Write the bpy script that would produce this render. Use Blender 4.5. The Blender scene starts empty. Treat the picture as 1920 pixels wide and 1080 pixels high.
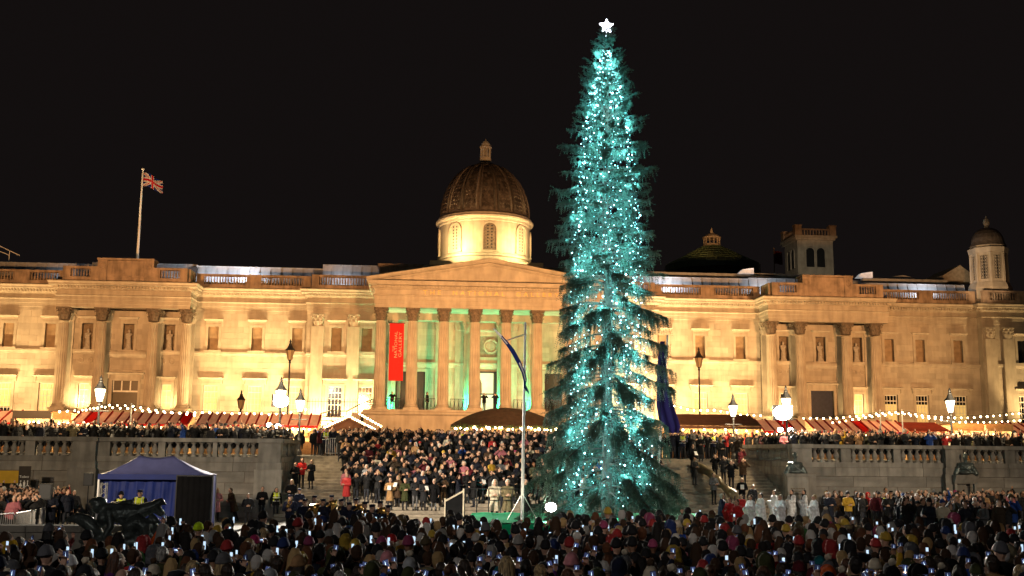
import bpy, bmesh, math, random
import numpy as np
from mathutils import Vector, Matrix, Euler
rnd = random.Random(7)
nrng = np.random.default_rng(11)
R = math.radians
PI = math.pi
S = bpy.context.scene
COL = S.collection

# ------------------------------------------------------------------ camera
F_PX, AZ, PITCH, ROLL = 2000.0, R(5.0), R(8.7), R(0.53)
CAM = np.array([0.0, 0.0, 3.7])
cam_mat = Matrix.Rotation(-AZ, 4, 'Z') @ Matrix.Rotation(PI / 2 + PITCH, 4, 'X') @ Matrix.Rotation(ROLL, 4, 'Z')
cd = bpy.data.cameras.new('camera')
cam = bpy.data.objects.new('camera', cd)
COL.objects.link(cam)
cam.matrix_world = Matrix.Translation(Vector(CAM)) @ cam_mat
cd.sensor_width = 36.0
cd.lens = 36.0 * F_PX / 1920.0
cd.clip_start = 0.2
cd.clip_end = 2000.0
S.camera = cam
_M3 = np.array(cam_mat.to_3x3())


def ray(u, v):
    return _M3 @ np.array([(u - 960) / F_PX, (540 - v) / F_PX, -1.0])


def atY(u, v, Y):
    d = ray(u, v)
    return CAM + d * (Y / d[1])


def atZ(u, v, Z):
    d = ray(u, v)
    return CAM + d * ((Z - CAM[2]) / d[2])


def screen(p):
    q = _M3.T @ (np.array(p, float) - CAM)
    return 960 + F_PX * q[0] / -q[2], 540 - F_PX * q[1] / -q[2]


# ------------------------------------------------------------------ world, exposure, lights
w = bpy.data.worlds.new('World')
S.world = w
w.use_nodes = True
bg = w.node_tree.nodes['Background']
bg.inputs[0].default_value = (0.0062, 0.0047, 0.0046, 1)
bg.inputs[1].default_value = 1.0
S.view_settings.view_transform = 'Standard'
S.view_settings.look = 'None'
S.view_settings.exposure = 0.0
S.view_settings.gamma = 1.0
S.view_settings.use_curve_mapping = False
S.cycles.use_denoising = True
S.cycles.use_adaptive_sampling = False
S.cycles.max_bounces = 6
S.cycles.diffuse_bounces = 2
S.cycles.glossy_bounces = 2
S.cycles.transmission_bounces = 4
S.cycles.sample_clamp_indirect = 1.5
S.cycles.use_light_tree = True


def light(kind, loc, aim, power, color, **kw):
    ld = bpy.data.lights.new('lamp_or_fill', kind)
    ld.energy = power
    ld.color = color
    for k, v in kw.items():
        setattr(ld, k, v)
    o = bpy.data.objects.new('lamp_or_fill', ld)
    COL.objects.link(o)
    o.location = loc
    if aim is not None:
        o.rotation_euler = (Vector(aim) - Vector(loc)).to_track_quat('-Z', 'Y').to_euler()
    return o


WARM = (1.0, 0.66, 0.285)
AMBER = (1.0, 0.47, 0.165)
# uplighters on the lawn strip under the wings (hidden behind the stalls)
for X, pw in ((-45, 500), (-41.0, 900), (-37.6, 700), (-20.6, 700), (-17.4, 900), (-14.0, 1100),
              (27.5, 900), (31.3, 800), (34.6, 600), (51.5, 130), (56.5, 130), (64.5, 900)):
    light('AREA', (X, 107.0, 4.6), (X, 110.3, 14.5), pw * 0.5, WARM, shape='RECTANGLE', size=1.6, size_y=0.5)
    light('SPOT', (X, 104.6, 4.3), (X, 110.0, 16.5), pw * 7.6, WARM, spot_size=R(64), spot_blend=0.7, shadow_soft_size=0.15)
for X, pw in ((-9.7, 1150), (-6.6, 1150), (20.1, 900), (23.2, 900)):
    light('AREA', (X, 106.3, 4.8), (X, 109.3, 14.0), pw * 2.2, (1.0, 0.7, 0.33), shape='RECTANGLE', size=1.4, size_y=0.5)
    light('SPOT', (X, 104.4, 4.6), (X, 109.0, 15.5), pw * 19.0, (1.0, 0.72, 0.36), spot_size=R(50), spot_blend=0.7, shadow_soft_size=0.15)
# dimmer uplights behind the pavilion columns
for X, pw in ((-33.1, 420), (-24.6, 190), (38.0, 190), (46.1, 220)):
    light('AREA', (X, 108.4, 7.6), (X, 109.5, 15.0), pw, WARM, shape='RECTANGLE', size=0.8, size_y=0.3)
# unseen amber spots added in mid-air for street light on the front, no masts
for X, pw in ((-30, 74000), (-8, 44000), (8, 74000), (20, 42000), (42, 84000)):
    light('SPOT', (X, 66, 10.0), (X, 107, 15.5), pw, AMBER, spot_size=R(58), spot_blend=0.9, shadow_soft_size=0.8)
# drum of the dome
for X in (3.2, 11.6):
    light('AREA', (X, 111.4, 24.7), (7.0 + (X - 7) * 0.5, 114.2, 27.0), 900, (1.0, 0.68, 0.28), shape='RECTANGLE', size=1.2, size_y=0.4)
# white work lights behind the parapets
for X, Y, pw in ((-37, 111.6, 14), (-18.2, 111.7, 260), (-21.5, 111.7, 120), (-8.2, 110.9, 60), (27.0, 111.7, 260), (37.5, 111.6, 120), (55.8, 111.7, 190), (-24.5, 110.2, 90)):
    light('AREA', (X, Y, 20.9), (X, Y + 1.6, 22.4), pw * 1.4, (0.92, 0.95, 1.0), shape='RECTANGLE', size=0.8, size_y=0.3)
# inside the portico
for X, Y, pw, c in ((-2.6, 106.2, 520, (0.03, 1.0, 0.42)), (4.95, 106.2, 700, (0.03, 1.0, 0.42)), (8.35, 106.2, 700, (0.03, 1.0, 0.42)), (11.2, 106.2, 320, (0.03, 1.0, 0.42)),
                 (2.6, 108.3, 45, (1.0, 0.72, 0.42)), (11.4, 108.3, 110, (1.0, 0.75, 0.42)), (6.7, 108.3, 200, (1.0, 0.8, 0.5)), (0.9, 108.3, 30, (1.0, 0.72, 0.5))):
    light('AREA', (X, Y, 7.75), (X, Y + 0.95, 16.0), pw, c, shape='RECTANGLE', size=0.7, size_y=0.3)
# stage floods out of frame for steps, choir, pens; fill added behind the camera
light('SPOT', (-19, 24, 11), (3.5, 61, 1.9), 125000, (1.0, 0.84, 0.64), spot_size=R(20), spot_blend=0.7, shadow_soft_size=0.12)
light('SPOT', (-20, 22, 11), (-11.5, 55, 1.2), 17000, (1.0, 0.82, 0.6), spot_size=R(22), spot_blend=0.8, shadow_soft_size=0.3)
light('SPOT', (33, 26, 11), (23, 57, 1.4), 9000, (1.0, 0.85, 0.66), spot_size=R(34), spot_blend=0.8, shadow_soft_size=0.4)
light('SPOT', (-22, 22, 10), (-18, 56, 1.0), 15000, (1.0, 0.74, 0.45), spot_size=R(40), spot_blend=0.8, shadow_soft_size=0.4)
for X, Xa in ((-20, -20), (4, 7), (26, 33)):
    light('SPOT', (X, -12, 17), (Xa, 64, 3.2), 15500, (1.0, 0.88, 0.74), spot_size=R(33), spot_blend=0.8, shadow_soft_size=1.2)  # unseen fill spots added behind the camera to brighten the terrace walls
light('SPOT', (36, 18, 11), (29, 53, 1.3), 22000, (1.0, 0.74, 0.46), spot_size=R(26), spot_blend=0.7, shadow_soft_size=0.4)
light('SPOT', (-14, -6, 15), (4, 22, 1.5), 3900, (1.0, 0.95, 0.9), spot_size=R(80), spot_blend=0.9, shadow_soft_size=0.3)  # broad unseen fill added behind the camera for the foreground crowd
# floods low down round the foot of the spruce
light('SPOT', (4.0, 45.2, 1.2), (8.5, 48.4, 4.5), 260, (1.0, 0.86, 0.62), spot_size=R(100), spot_blend=0.8, shadow_soft_size=0.15)


# ------------------------------------------------------------------ materials
MATS = {}


def mat(name, col, rough=0.7, metal=0.0, var=0.25, scale=3.0, bump=0.0, bscale=40.0, island=0.0, objrand=0.0,
        emit=None, estr=0.0, spec=0.3, translucent=0.0, streak=0.0):
    if name in MATS:
        return MATS[name]
    m = bpy.data.materials.new(name)
    m.use_nodes = True
    nt = m.node_tree
    N, L = nt.nodes, nt.links
    b = N['Principled BSDF']
    b.inputs['Roughness'].default_value = rough
    b.inputs['Metallic'].default_value = metal
    b.inputs['Specular IOR Level'].default_value = spec
    tc = N.new('ShaderNodeTexCoord')
    src = tc.outputs['Object']
    fac = None

    def mul(a, bb):
        n = N.new('ShaderNodeMath')
        n.operation = 'MULTIPLY'
        L.new(a, n.inputs[0])
        if isinstance(bb, float):
            n.inputs[1].default_value = bb
        else:
            L.new(bb, n.inputs[1])
        return n.outputs[0]

    def rng(sock, lo, hi, a=0.0, c=1.0):
        n = N.new('ShaderNodeMapRange')
        L.new(sock, n.inputs[0])
        n.inputs[1].default_value, n.inputs[2].default_value = a, c
        n.inputs[3].default_value, n.inputs[4].default_value = lo, hi
        return n.outputs[0]
    if var:
        t = N.new('ShaderNodeTexNoise')
        t.inputs['Scale'].default_value = scale
        t.inputs['Detail'].default_value = 5
        L.new(src, t.inputs['Vector'])
        fac = rng(t.outputs[0], 1 - var, 1 + var, 0.3, 0.7)
    if streak:
        mp = N.new('ShaderNodeMapping')
        mp.inputs['Scale'].default_value = (2.2, 2.2, 0.4)
        L.new(src, mp.inputs[0])
        t = N.new('ShaderNodeTexNoise')
        t.inputs['Scale'].default_value = 1.0
        t.inputs['Detail'].default_value = 6
        L.new(mp.outputs[0], t.inputs['Vector'])
        s = rng(t.outputs[0], 1 - streak, 1.0, 0.36, 0.56)
        fac = s if fac is None else mul(fac, s)
    if island:
        g = N.new('ShaderNodeNewGeometry')
        s = rng(g.outputs['Random Per Island'], 1 - island, 1 + island * 0.5)
        fac = s if fac is None else mul(fac, s)
    if objrand:
        g = N.new('ShaderNodeObjectInfo')
        s = rng(g.outputs['Random'], 1 - objrand, 1 + objrand * 0.5)
        fac = s if fac is None else mul(fac, s)
    if fac is not None:
        mx = N.new('ShaderNodeVectorMath')
        mx.operation = 'SCALE'
        mx.inputs[0].default_value = col
        L.new(fac, mx.inputs['Scale'])
        L.new(mx.outputs[0], b.inputs['Base Color'])
    else:
        b.inputs['Base Color'].default_value = (*col, 1)
    if bump:
        t = N.new('ShaderNodeTexNoise')
        t.inputs['Scale'].default_value = bscale
        t.inputs['Detail'].default_value = 4
        L.new(src, t.inputs['Vector'])
        bn = N.new('ShaderNodeBump')
        bn.inputs['Strength'].default_value = bump
        bn.inputs['Distance'].default_value = 0.03
        L.new(t.outputs[0], bn.inputs['Height'])
        L.new(bn.outputs[0], b.inputs['Normal'])
    if emit:
        b.inputs['Emission Color'].default_value = (*emit, 1)
        b.inputs['Emission Strength'].default_value = estr
    if translucent:
        tr = N.new('ShaderNodeBsdfTranslucent')
        tr.inputs[0].default_value = (*col, 1)
        mxs = N.new('ShaderNodeMixShader')
        mxs.inputs[0].default_value = translucent
        out = N['Material Output']
        L.new(b.outputs[0], mxs.inputs[1])
        L.new(tr.outputs[0], mxs.inputs[2])
        L.new(mxs.outputs[0], out.inputs[0])
    MATS[name] = m
    return m


STONE = mat('portland_stone', (0.43, 0.37, 0.29), 0.85, var=0.16, scale=0.9, bump=0.25, bscale=9, streak=0.16)
ASHLAR = mat('ashlar_stone', (0.44, 0.38, 0.30), 0.85, var=0.14, scale=0.7, bump=0.25, bscale=9, island=0.16, streak=0.12)
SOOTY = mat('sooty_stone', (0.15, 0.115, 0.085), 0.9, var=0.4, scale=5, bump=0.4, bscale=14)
WEATHER = mat('weathered_parapet_stone', (0.34, 0.25, 0.18), 0.9, var=0.3, scale=1.2, bump=0.3, bscale=10, streak=0.35)
GRANITE = mat('grey_granite', (0.27, 0.25, 0.22), 0.85, var=0.2, scale=1.5, bump=0.3, bscale=18, objrand=0.22, streak=0.3)
PAVE = mat('stone_paving', (0.16, 0.15, 0.14), 0.8, var=0.25, scale=2, bump=0.2, bscale=12)
STEPST = mat('stone_steps', (0.27, 0.23, 0.18), 0.85, var=0.3, scale=3, bump=0.3, bscale=20, objrand=0.15)
LEAD = mat('lead_sheet', (0.30, 0.31, 0.33), 0.55, metal=0.0, var=0.2, scale=1.5, objrand=0.15, streak=0.25)
SLATE = mat('dark_dome_slate', (0.105, 0.084, 0.07), 0.5, var=0.35, scale=4, island=0.65)
GLASS = mat('dark_glass', (0.012, 0.014, 0.018), 0.08, var=0.0, spec=0.6)
LITGLASS = mat('lit_window_blind', (0.5, 0.42, 0.2), 0.5, var=0.1, emit=(1.0, 0.66, 0.2), estr=0.5)
LITGLASSB = mat('lit_window_blind_bright', (0.5, 0.42, 0.2), 0.5, var=0.1, emit=(1.0, 0.7, 0.28), estr=0.5)
DOORLIT = mat('lit_hall', (0.4, 0.4, 0.3), 0.5, var=0.15, scale=2, emit=(0.9, 0.95, 0.5), estr=0.75)
PAINTW = mat('white_painted_wood', (0.72, 0.68, 0.6), 0.5, var=0.08)
BLACK = mat('black_metal', (0.018, 0.018, 0.02), 0.45, var=0.1)
BLACKCLOTH = mat('black_cloth', (0.009, 0.009, 0.01), 0.95, var=0.2, spec=0.05)
STEEL = mat('galvanised_steel', (0.5, 0.5, 0.5), 0.4, metal=0.7, var=0.15)
WHITEP = mat('white_paint', (0.78, 0.78, 0.76), 0.45, var=0.06)
GOLD = mat('gilded_letter', (0.8, 0.5, 0.15), 0.35, metal=0.75, var=0.1)
BANNERRED = mat('red_banner_cloth', (0.5, 0.014, 0.012), 0.8, var=0.08, emit=None)
LETTERPALE = mat('pale_letter', (0.62, 0.32, 0.24), 0.7, var=0.0)
BRONZE = mat('patinated_bronze', (0.10, 0.12, 0.115), 0.34, metal=0.45, var=0.5, scale=4, bump=0.7, bscale=12)
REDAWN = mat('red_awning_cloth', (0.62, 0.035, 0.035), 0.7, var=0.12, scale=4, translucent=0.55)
WHITEAWN = mat('white_awning_cloth', (0.78, 0.5, 0.46), 0.7, var=0.12, scale=4, translucent=0.55)
DARKRED = mat('dark_red_rib', (0.25, 0.01, 0.012), 0.7, var=0.1)
MAROON = mat('maroon_canvas', (0.15, 0.022, 0.014), 0.8, var=0.2, scale=3)
BROWNCANVAS = mat('brown_canvas', (0.085, 0.04, 0.025), 0.85, var=0.25, scale=2)
DARKCANVAS = mat('dark_canopy_cloth', (0.03, 0.02, 0.015), 0.9, var=0.3, scale=3)
WOOD = mat('pine_boards', (0.36, 0.2, 0.09), 0.65, var=0.25, scale=6)
STALLIN = mat('stall_lining', (0.6, 0.42, 0.24), 0.7, var=0.3, scale=8)
BULB = mat('warm_bulb', (1, 0.8, 0.5), 0.4, var=0, emit=(1.0, 0.72, 0.34), estr=34)
LAMPGLASS = mat('lamp_glass', (1, 0.9, 0.7), 0.3, var=0, emit=(1.0, 0.78, 0.46), estr=11)
DIMGLASS = mat('unlit_lamp_glass', (0.55, 0.42, 0.25), 0.2, var=0.1, translucent=0.5)
FLOODGLASS = mat('floodlight_glass', (1, 1, 1), 0.3, var=0, emit=(1.0, 0.95, 0.84), estr=60)
STARM = mat('star_light', (1, 1, 1), 0.4, var=0, emit=(0.82, 0.86, 1.0), estr=9)
TREEBULB = mat('cool_white_bulb', (1, 1, 1), 0.4, var=0, emit=(0.42, 0.92, 1.0), estr=9)
TREEBULB.cycles.emission_sampling = 'NONE'
TREEBULBDIM = mat('dim_cool_bulb', (0.5, 1, 1), 0.4, var=0, emit=(0.34, 0.95, 1.0), estr=2.0)
TREEBULBDIM.cycles.emission_sampling = 'NONE'
NEEDLE = mat('spruce_needles', (0.085, 0.15, 0.115), 0.6, var=0.4, scale=1.3, island=0.0, translucent=0.25)
BARK = mat('spruce_bark', (0.09, 0.065, 0.05), 0.9, var=0.35, scale=6, bump=0.5, bscale=20)
GREENCLOTH = mat('green_carpet', (0.0, 0.36, 0.15), 0.9, var=0.2, scale=2.5, bump=0.3, bscale=10)
BLUECLOTH = mat('blue_marquee_cloth', (0.006, 0.02, 0.16), 0.6, var=0.15, scale=2)
BLUEROOF = mat('blue_marquee_roof_cloth', (0.10, 0.11, 0.27), 0.45, var=0.15, scale=2)
GARLAND = mat('fir_garland', (0.05, 0.09, 0.03), 0.8, var=0.4, scale=8)
LIGHTWOOD = mat('pale_timber', (0.5, 0.3, 0.14), 0.6, var=0.2, scale=5)

# ------------------------------------------------------------------ building blocks
ORG = {}


class MB:
    def __init__(s):
        s.v, s.f, s.m = [], [], []
        s.cur = 0

    def add(s, vs, fs):
        n = len(s.v)
        s.v.extend([tuple(map(float, p)) for p in vs])
        for f in fs:
            s.f.append(tuple(i + n for i in f))
            s.m.append(s.cur)
        return s

    def box(s, x0, x1, y0, y1, z0, z1):
        return s.add([(x0, y0, z0), (x1, y0, z0), (x1, y1, z0), (x0, y1, z0), (x0, y0, z1), (x1, y0, z1), (x1, y1, z1), (x0, y1, z1)],
                     [(0, 3, 2, 1), (4, 5, 6, 7), (0, 1, 5, 4), (1, 2, 6, 5), (2, 3, 7, 6), (3, 0, 4, 7)])

    def prism(s, pts, y0, y1):          # outline in XZ pulled along Y
        n = len(pts)
        vs = [(x, y0, z) for x, z in pts] + [(x, y1, z) for x, z in pts]
        fs = [tuple(range(n)), tuple(range(2 * n - 1, n - 1, -1))]
        fs += [(i, i + n, (i + 1) % n + n, (i + 1) % n) for i in range(n)]
        return s.add(vs, fs)

    def slab(s, pts, z0, z1):           # outline in XY pulled along Z
        n = len(pts)
        vs = [(x, y, z0) for x, y in pts] + [(x, y, z1) for x, y in pts]
        fs = [tuple(range(n - 1, -1, -1)), tuple(range(n, 2 * n))]
        fs += [(i, (i + 1) % n, (i + 1) % n + n, i + n) for i in range(n)]
        return s.add(vs, fs)

    def lathe(s, prof, c=(0, 0, 0), n=16, a0=0.0, flute=None):   # prof: [(r, z)]
        vs, fs = [], []
        for j, (r, z) in enumerate(prof):
            for i in range(n):
                a = a0 + 2 * PI * i / n
                rr = r
                if flute and flute[0] <= j <= flute[1] and i % 2:
                    rr = r * 0.89
                vs.append((c[0] + rr * math.cos(a), c[1] + rr * math.sin(a), c[2] + z))
        for j in range(len(prof) - 1):
            for i in range(n):
                fs.append((j * n + i, j * n + (i + 1) % n, (j + 1) * n + (i + 1) % n, (j + 1) * n + i))
        fs.append(tuple(range(n - 1, -1, -1)))
        k = (len(prof) - 1) * n
        fs.append(tuple(range(k, k + n)))
        return s.add(vs, fs)

    def tube(s, pts, r, n=6):
        pts = [Vector(p) for p in pts]
        rs = r if isinstance(r, (list, tuple)) else [r] * len(pts)
        vs, fs = [], []
        up = None
        for j, p in enumerate(pts):
            d = (pts[min(j + 1, len(pts) - 1)] - pts[max(j - 1, 0)]).normalized()
            if up is None:
                up = d.orthogonal().normalized()
            up = (up - d * up.dot(d)).normalized()
            q = d.cross(up)
            for i in range(n):
                a = 2 * PI * i / n
                vs.append(p + (up * math.cos(a) + q * math.sin(a)) * rs[j])
        for j in range(len(pts) - 1):
            for i in range(n):
                fs.append((j * n + i, j * n + (i + 1) % n, (j + 1) * n + (i + 1) % n, (j + 1) * n + i))
        fs.append(tuple(range(n - 1, -1, -1)))
        k = (len(pts) - 1) * n
        fs.append(tuple(range(k, k + n)))
        return s.add(vs, fs)

    def ball(s, c, r, n=8, k=5):
        r = r if isinstance(r, (tuple, list)) else (r, r, r)
        vs, fs = [(c[0], c[1], c[2] - r[2])], []
        for j in range(1, k):
            t = -PI / 2 + PI * j / k
            for i in range(n):
                a = 2 * PI * i / n
                vs.append((c[0] + r[0] * math.cos(t) * math.cos(a), c[1] + r[1] * math.cos(t) * math.sin(a), c[2] + r[2] * math.sin(t)))
        vs.append((c[0], c[1], c[2] + r[2]))
        top = len(vs) - 1
        for i in range(n):
            fs.append((0, 1 + (i + 1) % n, 1 + i))
            fs.append((top, top - n + i, top - n + (i + 1) % n))
        for j in range(k - 2):
            for i in range(n):
                a, b = 1 + j * n + i, 1 + j * n + (i + 1) % n
                fs.append((a, b, b + n, a + n))
        return s.add(vs, fs)

    def sweep(s, path, prof, closed_prof=True):
        """prof [(out, z)] carried along an XY path (outside on the right-hand side walking the path) with mitred corners"""
        P = [Vector(p) for p in path]
        nrm = []
        for i in range(len(P) - 1):
            d = (P[i + 1] - P[i]).normalized()
            nrm.append(Vector((d.y, -d.x)))
        offs = []
        for i in range(len(P)):
            if i == 0:
                offs.append(nrm[0])
            elif i == len(P) - 1:
                offs.append(nrm[-1])
            else:
                a, b = nrm[i - 1], nrm[i]
                offs.append((a + b) / (1 + a.dot(b)))
        k = len(prof)
        vs, fs = [], []
        for p, o in zip(P, offs):
            for out, z in prof:
                vs.append((p.x + o.x * out, p.y + o.y * out, z))
        for i in range(len(P) - 1):
            for j in range(k if closed_prof else k - 1):
                fs.append((i * k + j, (i + 1) * k + j, (i + 1) * k + (j + 1) % k, i * k + (j + 1) % k))
        fs.append(tuple(range(k)))
        fs.append(tuple(range(len(vs) - 1, len(vs) - k - 1, -1)))
        return s.add(vs, fs)

    def mesh(s, name, mats, org=(0, 0, 0), smooth=False):
        me = bpy.data.meshes.new(name)
        o = Vector(org)
        me.from_pydata([(x - o.x, y - o.y, z - o.z) for x, y, z in s.v], [], s.f)
        mats = mats if isinstance(mats, (list, tuple)) else [mats]
        for m in mats:
            me.materials.append(m)
        if len(mats) > 1:
            me.polygons.foreach_set('material_index', s.m)
        if smooth:
            me.polygons.foreach_set('use_smooth', [True] * len(s.f))
        bm = bmesh.new()
        bm.from_mesh(me)
        bmesh.ops.recalc_face_normals(bm, faces=bm.faces)
        bm.to_mesh(me)
        bm.free()
        return me

    def build(s, name, mats, parent=None, smooth=False, org=None, **props):
        o3 = ORG[parent.name] if parent is not None else Vector(org or (0, 0, 0))
        me = s.mesh(name, mats, o3, smooth)
        o = bpy.data.objects.new(name, me)
        COL.objects.link(o)
        if parent is not None:
            o.parent = parent
        else:
            o.location = o3
        ORG[o.name] = o3
        for k, v in props.items():
            o[k] = v
        return o


def thing(name, label, cat, loc=(0, 0, 0), group=None):
    o = bpy.data.objects.new(name, None)
    COL.objects.link(o)
    o.empty_display_size = 0.2
    o.location = loc
    ORG[o.name] = Vector(loc)
    return tag(o, label, cat, group)


def tag(o, label, cat, group=None):
    o['label'] = label
    o['category'] = cat
    if group:
        o['group'] = group
    return o


def part(name, me, parent, loc, rot=(0, 0, 0), scale=(1, 1, 1), material=None):
    """an instance of shared mesh data, placed at a world point under its thing"""
    o = bpy.data.objects.new(name, me)
    COL.objects.link(o)
    o.parent = parent
    o.location = Vector(loc) - ORG[parent.name]
    o.rotation_euler = rot
    o.scale = scale
    ORG[o.name] = Vector(loc)
    if material is not None:
        o.material_slots[0].link = 'OBJECT'
        o.material_slots[0].material = material
    return o


def structure(o):
    o['kind'] = 'structure'
    return o


def text_mesh(body, size, depth, spacing=1.0, bold=False):
    cu = bpy.data.curves.new('lettering', 'FONT')
    cu.body = body
    cu.size = size
    cu.extrude = depth
    cu.space_character = spacing
    cu.align_x = 'CENTER'
    cu.align_y = 'CENTER'
    cu.resolution_u = 3
    t = bpy.data.objects.new('lettering', cu)
    COL.objects.link(t)
    dg = bpy.context.evaluated_depsgraph_get()
    me = bpy.data.meshes.new_from_object(t.evaluated_get(dg))
    bpy.data.objects.remove(t)
    return me
# ------------------------------------------------------------------ ground
def sheet(name, x0, x1, y0, y1, z, m):
    o = MB().add([(x0, y0, z), (x1, y0, z), (x1, y1, z), (x0, y1, z)], [(0, 1, 2, 3)]).build(name, m)
    return structure(o)


sheet('ground', -900, 900, -60, 1600, -0.02, PAVE)
GZ = 0.33


def gz(y):
    return GZ * min(1.0, max(0.0, (56.0 - y) / 24.0))


o = MB()
for a, b in ((-20, 32), (32, 56), (56, 60)):
    o.add([(-60, a, gz(a) + 0.002), (70, a, gz(a) + 0.002), (70, b, gz(b) + 0.002), (-60, b, gz(b) + 0.002)], [(0, 1, 2, 3)])
structure(o.build('square_pavement', PAVE))
TZ = 3.3
o = MB().box(-90, 100, 67.6, 260, 0.0, TZ)
o.box(-90, -7.42, 60.55, 67.597, 0.0, TZ)
o.box(21.32, 100, 60.55, 67.597, 0.0, TZ)
structure(o.build('terrace_pavement', PAVE))

# ------------------------------------------------------------------ the gallery
G = thing('gallery_building', 'long floodlit stone gallery with columned portico, dome and balustraded roofline', 'building', (6.75, 110, TZ))


def ashlar(mb, x0, x1, Y, z0, z1, holes=(), course=0.56, length=1.35, depth=0.24, gap=0.022, seed=0):
    r = random.Random(seed + int(x0 * 10))
    zs = {z0, z1}
    for h in holes:
        zs |= {h[2], h[3]}
    zs = sorted(z for z in zs if z0 <= z <= z1)
    row = 0
    for a, b in zip(zs[:-1], zs[1:]):
        n = max(1, round((b - a) / course))
        for i in range(n):
            za, zb = a + (b - a) * i / n, a + (b - a) * (i + 1) / n
            free = [(x0, x1)]
            for h in holes:
                if h[2] < zb - 1e-4 and h[3] > za + 1e-4:
                    nf = []
                    for p, q in free:
                        if h[1] <= p or h[0] >= q:
                            nf.append((p, q))
                        else:
                            if h[0] > p:
                                nf.append((p, h[0]))
                            if h[1] < q:
                                nf.append((h[1], q))
                    free = nf
            for p, q in free:
                m = max(1, round((q - p) / length))
                cuts = [p + (q - p) * k / m for k in range(m + 1)]
                if m > 1 and row % 2:
                    cuts = [p] + [c - (q - p) / m * 0.5 for c in cuts[1:]] + [q]
                for c0, c1 in zip(cuts[:-1], cuts[1:]):
                    e = r.uniform(0, 0.006)
                    mb.box(c0 + gap / 2, c1 - gap / 2, Y - e, Y + depth, za + gap / 2, zb - gap / 2)
                mb.box(p, q, Y + 0.02, Y + depth - 0.03, za, zb)
            row += 1


BW = []        # (X, Y) of the upper blind windows
LW = []        # lower windows: X, Y, lit 0 dark 1 lit 2 bright 3 half
wing = MB()
segs = [(-62, -35.4, 110, (-49.6, -45.2, -40.8, -36.75)), (-22.6, -11.3, 110, (-20.75, -16.4, -12.35)), (-11.3, -4.3, 109, (-8.3, -5.25)),
        (17.8, 24.8, 109, (18.75, 21.8)), (24.8, 36.1, 110, (25.6, 29.6, 33.95)), (48.9, 60.3, 110, (50.25, 53.7, 57.95)), (60.3, 84, 109, (64.6, 69, 73.4))]
for x0, x1, Y, xs in segs:
    hs = []
    for X in xs:
        hs.append((X - 0.52, X + 0.52, 13.55, 15.95))
        hs.append((X - 0.72, X + 0.72, 6.9, 10.0))
        BW.append((X, Y))
        LW.append((X, Y))
    ashlar(wing, x0, x1, Y, TZ, 17.3, hs)
# corner returns of the pilaster sections
for X0, X1 in ((-11.3, -11.06), (24.56, 24.8), (60.3, 60.54)):
    wing.box(X0, X1, 109.25, 110.0, TZ, 17.3)
# pavilion walls
PV = {}
for sgn, cx in ((0, -29.0), (1, 42.5)):
    x0, x1 = cx - 6.4, cx + 6.4
    side = 4.0
    hs = [(cx - side - 0.55, cx - side + 0.55, 13.4, 16.0), (cx - 0.6, cx + 0.6, 13.4, 16.0), (cx + side - 0.55, cx + side + 0.55, 13.4, 16.0),
          (cx - side - 0.5, cx - side + 0.5, 6.9, 10.0), (cx + side - 0.5, cx + side + 0.5, 6.9, 10.0), (cx - 1.25, cx + 1.25, 6.9, 10.3)]
    ashlar(wing, x0, x1, 109.5, TZ, 17.3, hs, seed=3)
    wing.box(x0, x1, 107.0, 109.4, TZ, 7.3)       # podium under the columns
    PV[cx] = hs
# portico back wall
ph = [(-1.75, 0.75, 7.5, 11.7), (5.95, 7.95, 7.5, 11.8), (13.1, 15.6, 7.5, 11.7), (4.4, 9.4, 13.3, 15.5)]
ashlar(wing, -4.3, 17.8, 110, 7.5, 17.3, ph, seed=9, course=0.62, length=1.7)
wing.build('ashlar_wall', ASHLAR, G, kind='stuff')
# plain backing so no gap looks through
bk = MB()
bk.box(-62, 84, 112.2, 112.6, TZ, 20.6)
bk.box(-62, 84, 110.5, 130, 19.9, 20.6)
bk.build('roof_deck', SOOTY, G)
MB().box(1.0, 13.2, 112.3, 130, 20.61, 23.75).build('dome_base', STONE, G)

# podium of the portico
pod = MB()
ashlar(pod, -5.0, 18.5, 101.9, TZ, 6.95, (), course=0.78, length=2.4, depth=0.4, seed=5)
pod.box(-4.9, 18.4, 102.2, 110.0, TZ, 6.95)
pod.sweep([(-5.0, 110), (-5.0, 101.9), (18.5, 101.9), (18.5, 110)], [(-0.4, 6.95), (0.06, 6.95), (0.22, 7.08), (0.22, 7.24), (0.1, 7.34), (0.1, 7.5), (-0.4, 7.5)])
pod.box(-4.6, 18.1, 102.3, 110.0, 6.96, 7.497)
# stair flank and steps on the left of the portico
for i in range(9):
    pod.box(-9.6 + 0.45 * i, -5.2, 100.2, 106.0, 5.5 + 0.2 * i - 0.2, 5.5 + 0.2 * i)
pod.box(-10.2, -5.2, 99.6, 106.2, TZ, 5.28)
pod.build('podium', STONE, G)

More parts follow.
